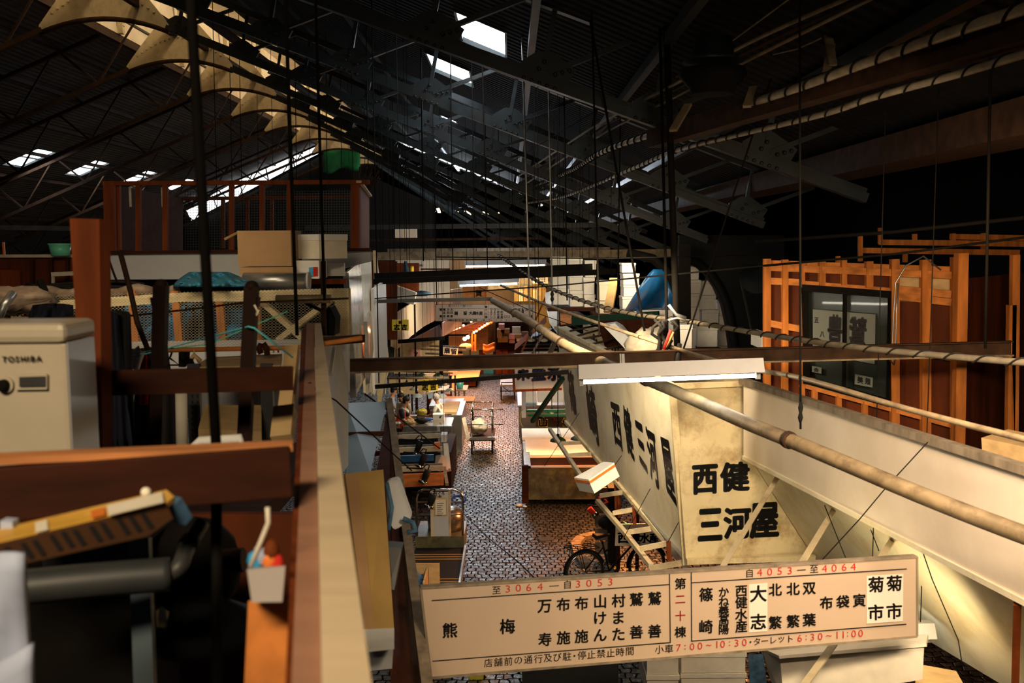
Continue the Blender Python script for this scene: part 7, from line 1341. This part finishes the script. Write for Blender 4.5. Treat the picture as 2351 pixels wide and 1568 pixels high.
def person(loc, rz, s, lean, label, skinm, hairm, shirtm, pantm, hands, bald=False, apron=None, sleeve=None):
    t = T('person', loc, label, 'person'); t.rotation_euler = (0, 0, rz); t.scale = (s,)*3
    f = lambda z: lean*max(0, z-.92)     # forward (+y) shift
    J = [(V((0, 0, .95)), .13, .10), (V((0, f(1.12), 1.12)), .12, .09), (V((0, f(1.32), 1.32)), .15, .10), (V((0, f(1.46), 1.45)), .06), (V((0, f(1.54)+.01, 1.53)), .052), (V((0, f(1.62)+.03, 1.62)), .082, .092), (V((0, f(1.7)+.03, 1.70)), .075, .085)]
    E = [(0, 1), (1, 2), (2, 3), (3, 4), (4, 5), (5, 6)]
    def chain(a, pts):
        p_ = a
        for q in pts: J.append(q); E.append((p_, len(J)-1)); p_ = len(J)-1
        return p_
    for sd, h in ((-1, hands[0]), (1, hands[1])):
        sh_ = V((sd*.19, f(1.4), 1.40)); hv = V(h); el = sh_.lerp(hv, .5)+V((sd*.07, -.06, -.08))
        e_ = chain(2, [(sh_, .055), (el, .04), (hv, .028), (hv+(hv-el).normalized()*.06, .034, .018)])
        d = (hv-el).normalized(); pal = hv+d*.08
        for k in range(4):
            o_ = V(((k-1.5)*.02, 0, 0)); ln_ = (.055, .07, .065, .05)[k]
            chain(e_, [(pal+o_+d*.01, .010), (pal+o_+d*ln_*.7+V((0, 0, -.012)), .009), (pal+o_+d*ln_+V((0, 0, -.03)), .008)])
        chain(e_, [(hv+V((-sd*.035, 0, 0))+d*.04, .011), (hv+V((-sd*.055, 0, -.01))+d*.075, .009)])
        chain(0, [(V((sd*.10, 0, .88)), .095), (V((sd*.11, .01, .5)), .06), (V((sd*.11, -.01, .09)), .04), (V((sd*.12, .12, .04)), .035)])
    b = skin(J, E, 'body', M[skinm], t)
    hy = f(1.66)+.03
    def kid(mb, name, m):
        me = bpy.data.meshes.new(name); me.from_pydata(mb.v, [], mb.f); me.materials.append(M[m])
        for p_ in me.polygons: p_.use_smooth = True
        o = bpy.data.objects.new(name, me); C.objects.link(o); o.parent = t
    kid(MB().ball((0, hy-.02, 1.70 if not bald else 1.69), .106, .92, 1.0, .92, 14, .02).ball((0, hy-.05, 1.64), .095, .9, .8, .9, 12), 'hair', hairm)
    kid(MB().ball((0, hy+.102, 1.625), .016, .8, 1.2, 1.3, 8), 'nose', skinm)
    for sd in (-1, 1): kid(MB().ball((sd*.085, hy+.005, 1.635), .022, .4, .8, 1.3, 8), 'ear', skinm); kid(MB().ball((sd*.032, hy+.082, 1.655), .010, 1.3, .6, .7, 8), 'eye', 'ink')
    kid(MB().ball((0, hy+.088, 1.585), .018, 1.4, .4, .35, 8), 'mouth', 'redc')
    SJ = [(V((0, 0, .93)), .15, .125), (V((0, f(1.12), 1.12)), .145, .115), (V((0, f(1.33), 1.33)), .175, .125), (V((0, f(1.44), 1.43)), .085, .08)]; SE = [(0, 1), (1, 2), (2, 3)]
    for sd, h in ((-1, hands[0]), (1, hands[1])):
        sh_ = V((sd*.19, f(1.4), 1.40)); hv = V(h); el = sh_.lerp(hv, .5)+V((sd*.07, -.06, -.08)); n0 = len(SJ)
        if sleeve: skin([(V((sd*.11, f(1.4), 1.40)), .088), (sh_, .082), (sh_.lerp(el, .9), .064)], [(0, 1), (1, 2)], 'sleeve', M[sleeve], t)
        else: SJ += [(sh_, .075), (sh_.lerp(el, .85), .06)]; SE += [(2, n0), (n0, n0+1)]
    skin(SJ, SE, 'shirt', M[shirtm], t)
    PJ = [(V((0, 0, .96)), .145, .12), (V((-.10, 0, .86)), .11), (V((-.11, .01, .5)), .08), (V((-.11, 0, .10)), .065), (V((.10, 0, .86)), .11), (V((.11, .01, .5)), .08), (V((.11, 0, .10)), .065)]
    skin(PJ, [(0, 1), (1, 2), (2, 3), (0, 4), (4, 5), (5, 6)], 'trousers', M[pantm], t)
    if apron: skin([(V((0, .03, .80)), .155, .125), (V((0, f(1.12)+.03, 1.12)), .135, .115), (V((0, f(1.3)+.03, 1.30)), .12, .118)], [(0, 1), (1, 2)], 'apron', M[apron], t); kid(MB().tube([V((-.09, f(1.43)+.0, 1.47)), V((-.05, f(1.4)+.13, 1.38)), V((0, f(1.4)+.15, 1.33)), V((.05, f(1.4)+.13, 1.38)), V((.09, f(1.43), 1.47))], .02, 8), 'collar', 'foam')
    return t
def foot(x, Y): return V((P(x, 960, Y).x, Y, 0))
person(foot(913, 25.15), R(-100), .93, .32, 'young worker in navy and red with a white collar at the fish table', 'skin', 'hair', 'redo', 'blackc', ((-.20, .46, 1.04), (.18, .46, 1.06)), False, 'redo', 'navy')
person(foot(1014, 26.25), R(75), .87, .22, 'grey-haired man in a white shirt behind the white box, seen from the side', 'skinr', 'hairg', 'shirt', 'pvc', ((-.15, .40, 1.1), (.15, .40, 1.05)), True)
person(foot(893, 27.1), R(-80), .92, .2, 'partly hidden worker in a striped shirt at the left end of the stall', 'skin', 'hair', 'lilac', 'navy', ((-.2, .35, 1.05), (.2, .35, 1.05)))
person(foot(938, 26.6), R(150), .88, .5, 'stooping worker in pale clothes behind the young worker', 'skin', 'hair', 'sack', 'sack', ((-.2, .42, .98), (.2, .42, .98)))

for i in range(7):      # stacked tray columns at the end of the aisle
    x = 1176+i*11; S(MB().box(P(x, 0, 45).x, P(x+9.5, 0, 45).x, 45, 46.01, P(0, 700, 45).z, P(0, 668+5*math.sin(i*2), 45).z), 'tray_stack', M[('cardy', 'creamd', 'tan')[i % 3]], ('leftmost', 'second', 'third', 'middle', 'fifth', 'sixth', 'rightmost')[i]+' yellow-lit column of stacked trays above the farther hanging sign', 'tray stack')

S(MB().box(P(1135, 0, 43).x, P(1222, 0, 43).x, 43.04, 43.2, 0, P(0, 740, 43).z), 'store_rack', M['woodd'], 'dark rack board behind the far heap of boxes', 'rack')
index()
TOP = [o for o in C.objects if o.parent is None and o.get('label')]
def named(*n): return [o for o in TOP if any(o.name == k or o.name.startswith(k+'.') for k in n)]
def lab(*w_): return [o for o in TOP if any(k in o['label'] for k in w_)]
for o in lab('far twin fluorescent', 'shorter far fluorescent', 'smaller white hanging sign', 'fluorescent tube glimpsed', 'crossbeam', 'grey pipe beam', 'dusty beam between', 'steel bar over the left stalls', 'pale pipe rail', 'yellow sign with black', 'small white sign with heavy', 'bold brush character', 'slatted canopy', 'crossing the pink board', 'pink board leaning', 'green steel canopy rail', 'black bar crossing', 'grey tube meeting', 'dark diagonal bar', 'pendant lamp over the freezer', 'partly behind the awning edge', 'long cream awning fascia', 'clip lamps', 'dark lintel'):
    if o.get('category') in ('bulb',) or 'clip spotlight' in o['label'] or 'conduit' in o['label'] and o['category'] == 'cable' or o['category'] in ('rod', 'hanger', 'bag', 'board', 'box', 'stall', 'casing', 'wire'): continue
    hang(o)
for o in lab('orange-lit counter back', 'pale metal tray', 'slatted duckboard', 'white box beyond the lamp', 'box behind the boy', 'pinkish box beyond', 'brown boards below', 'white wrapped parcel', 'dull steel counter'):
    if o['category'] in ('stove',) or 'cloth' == o['category'] and 'orange' not in o['label']: continue
    legs(o)
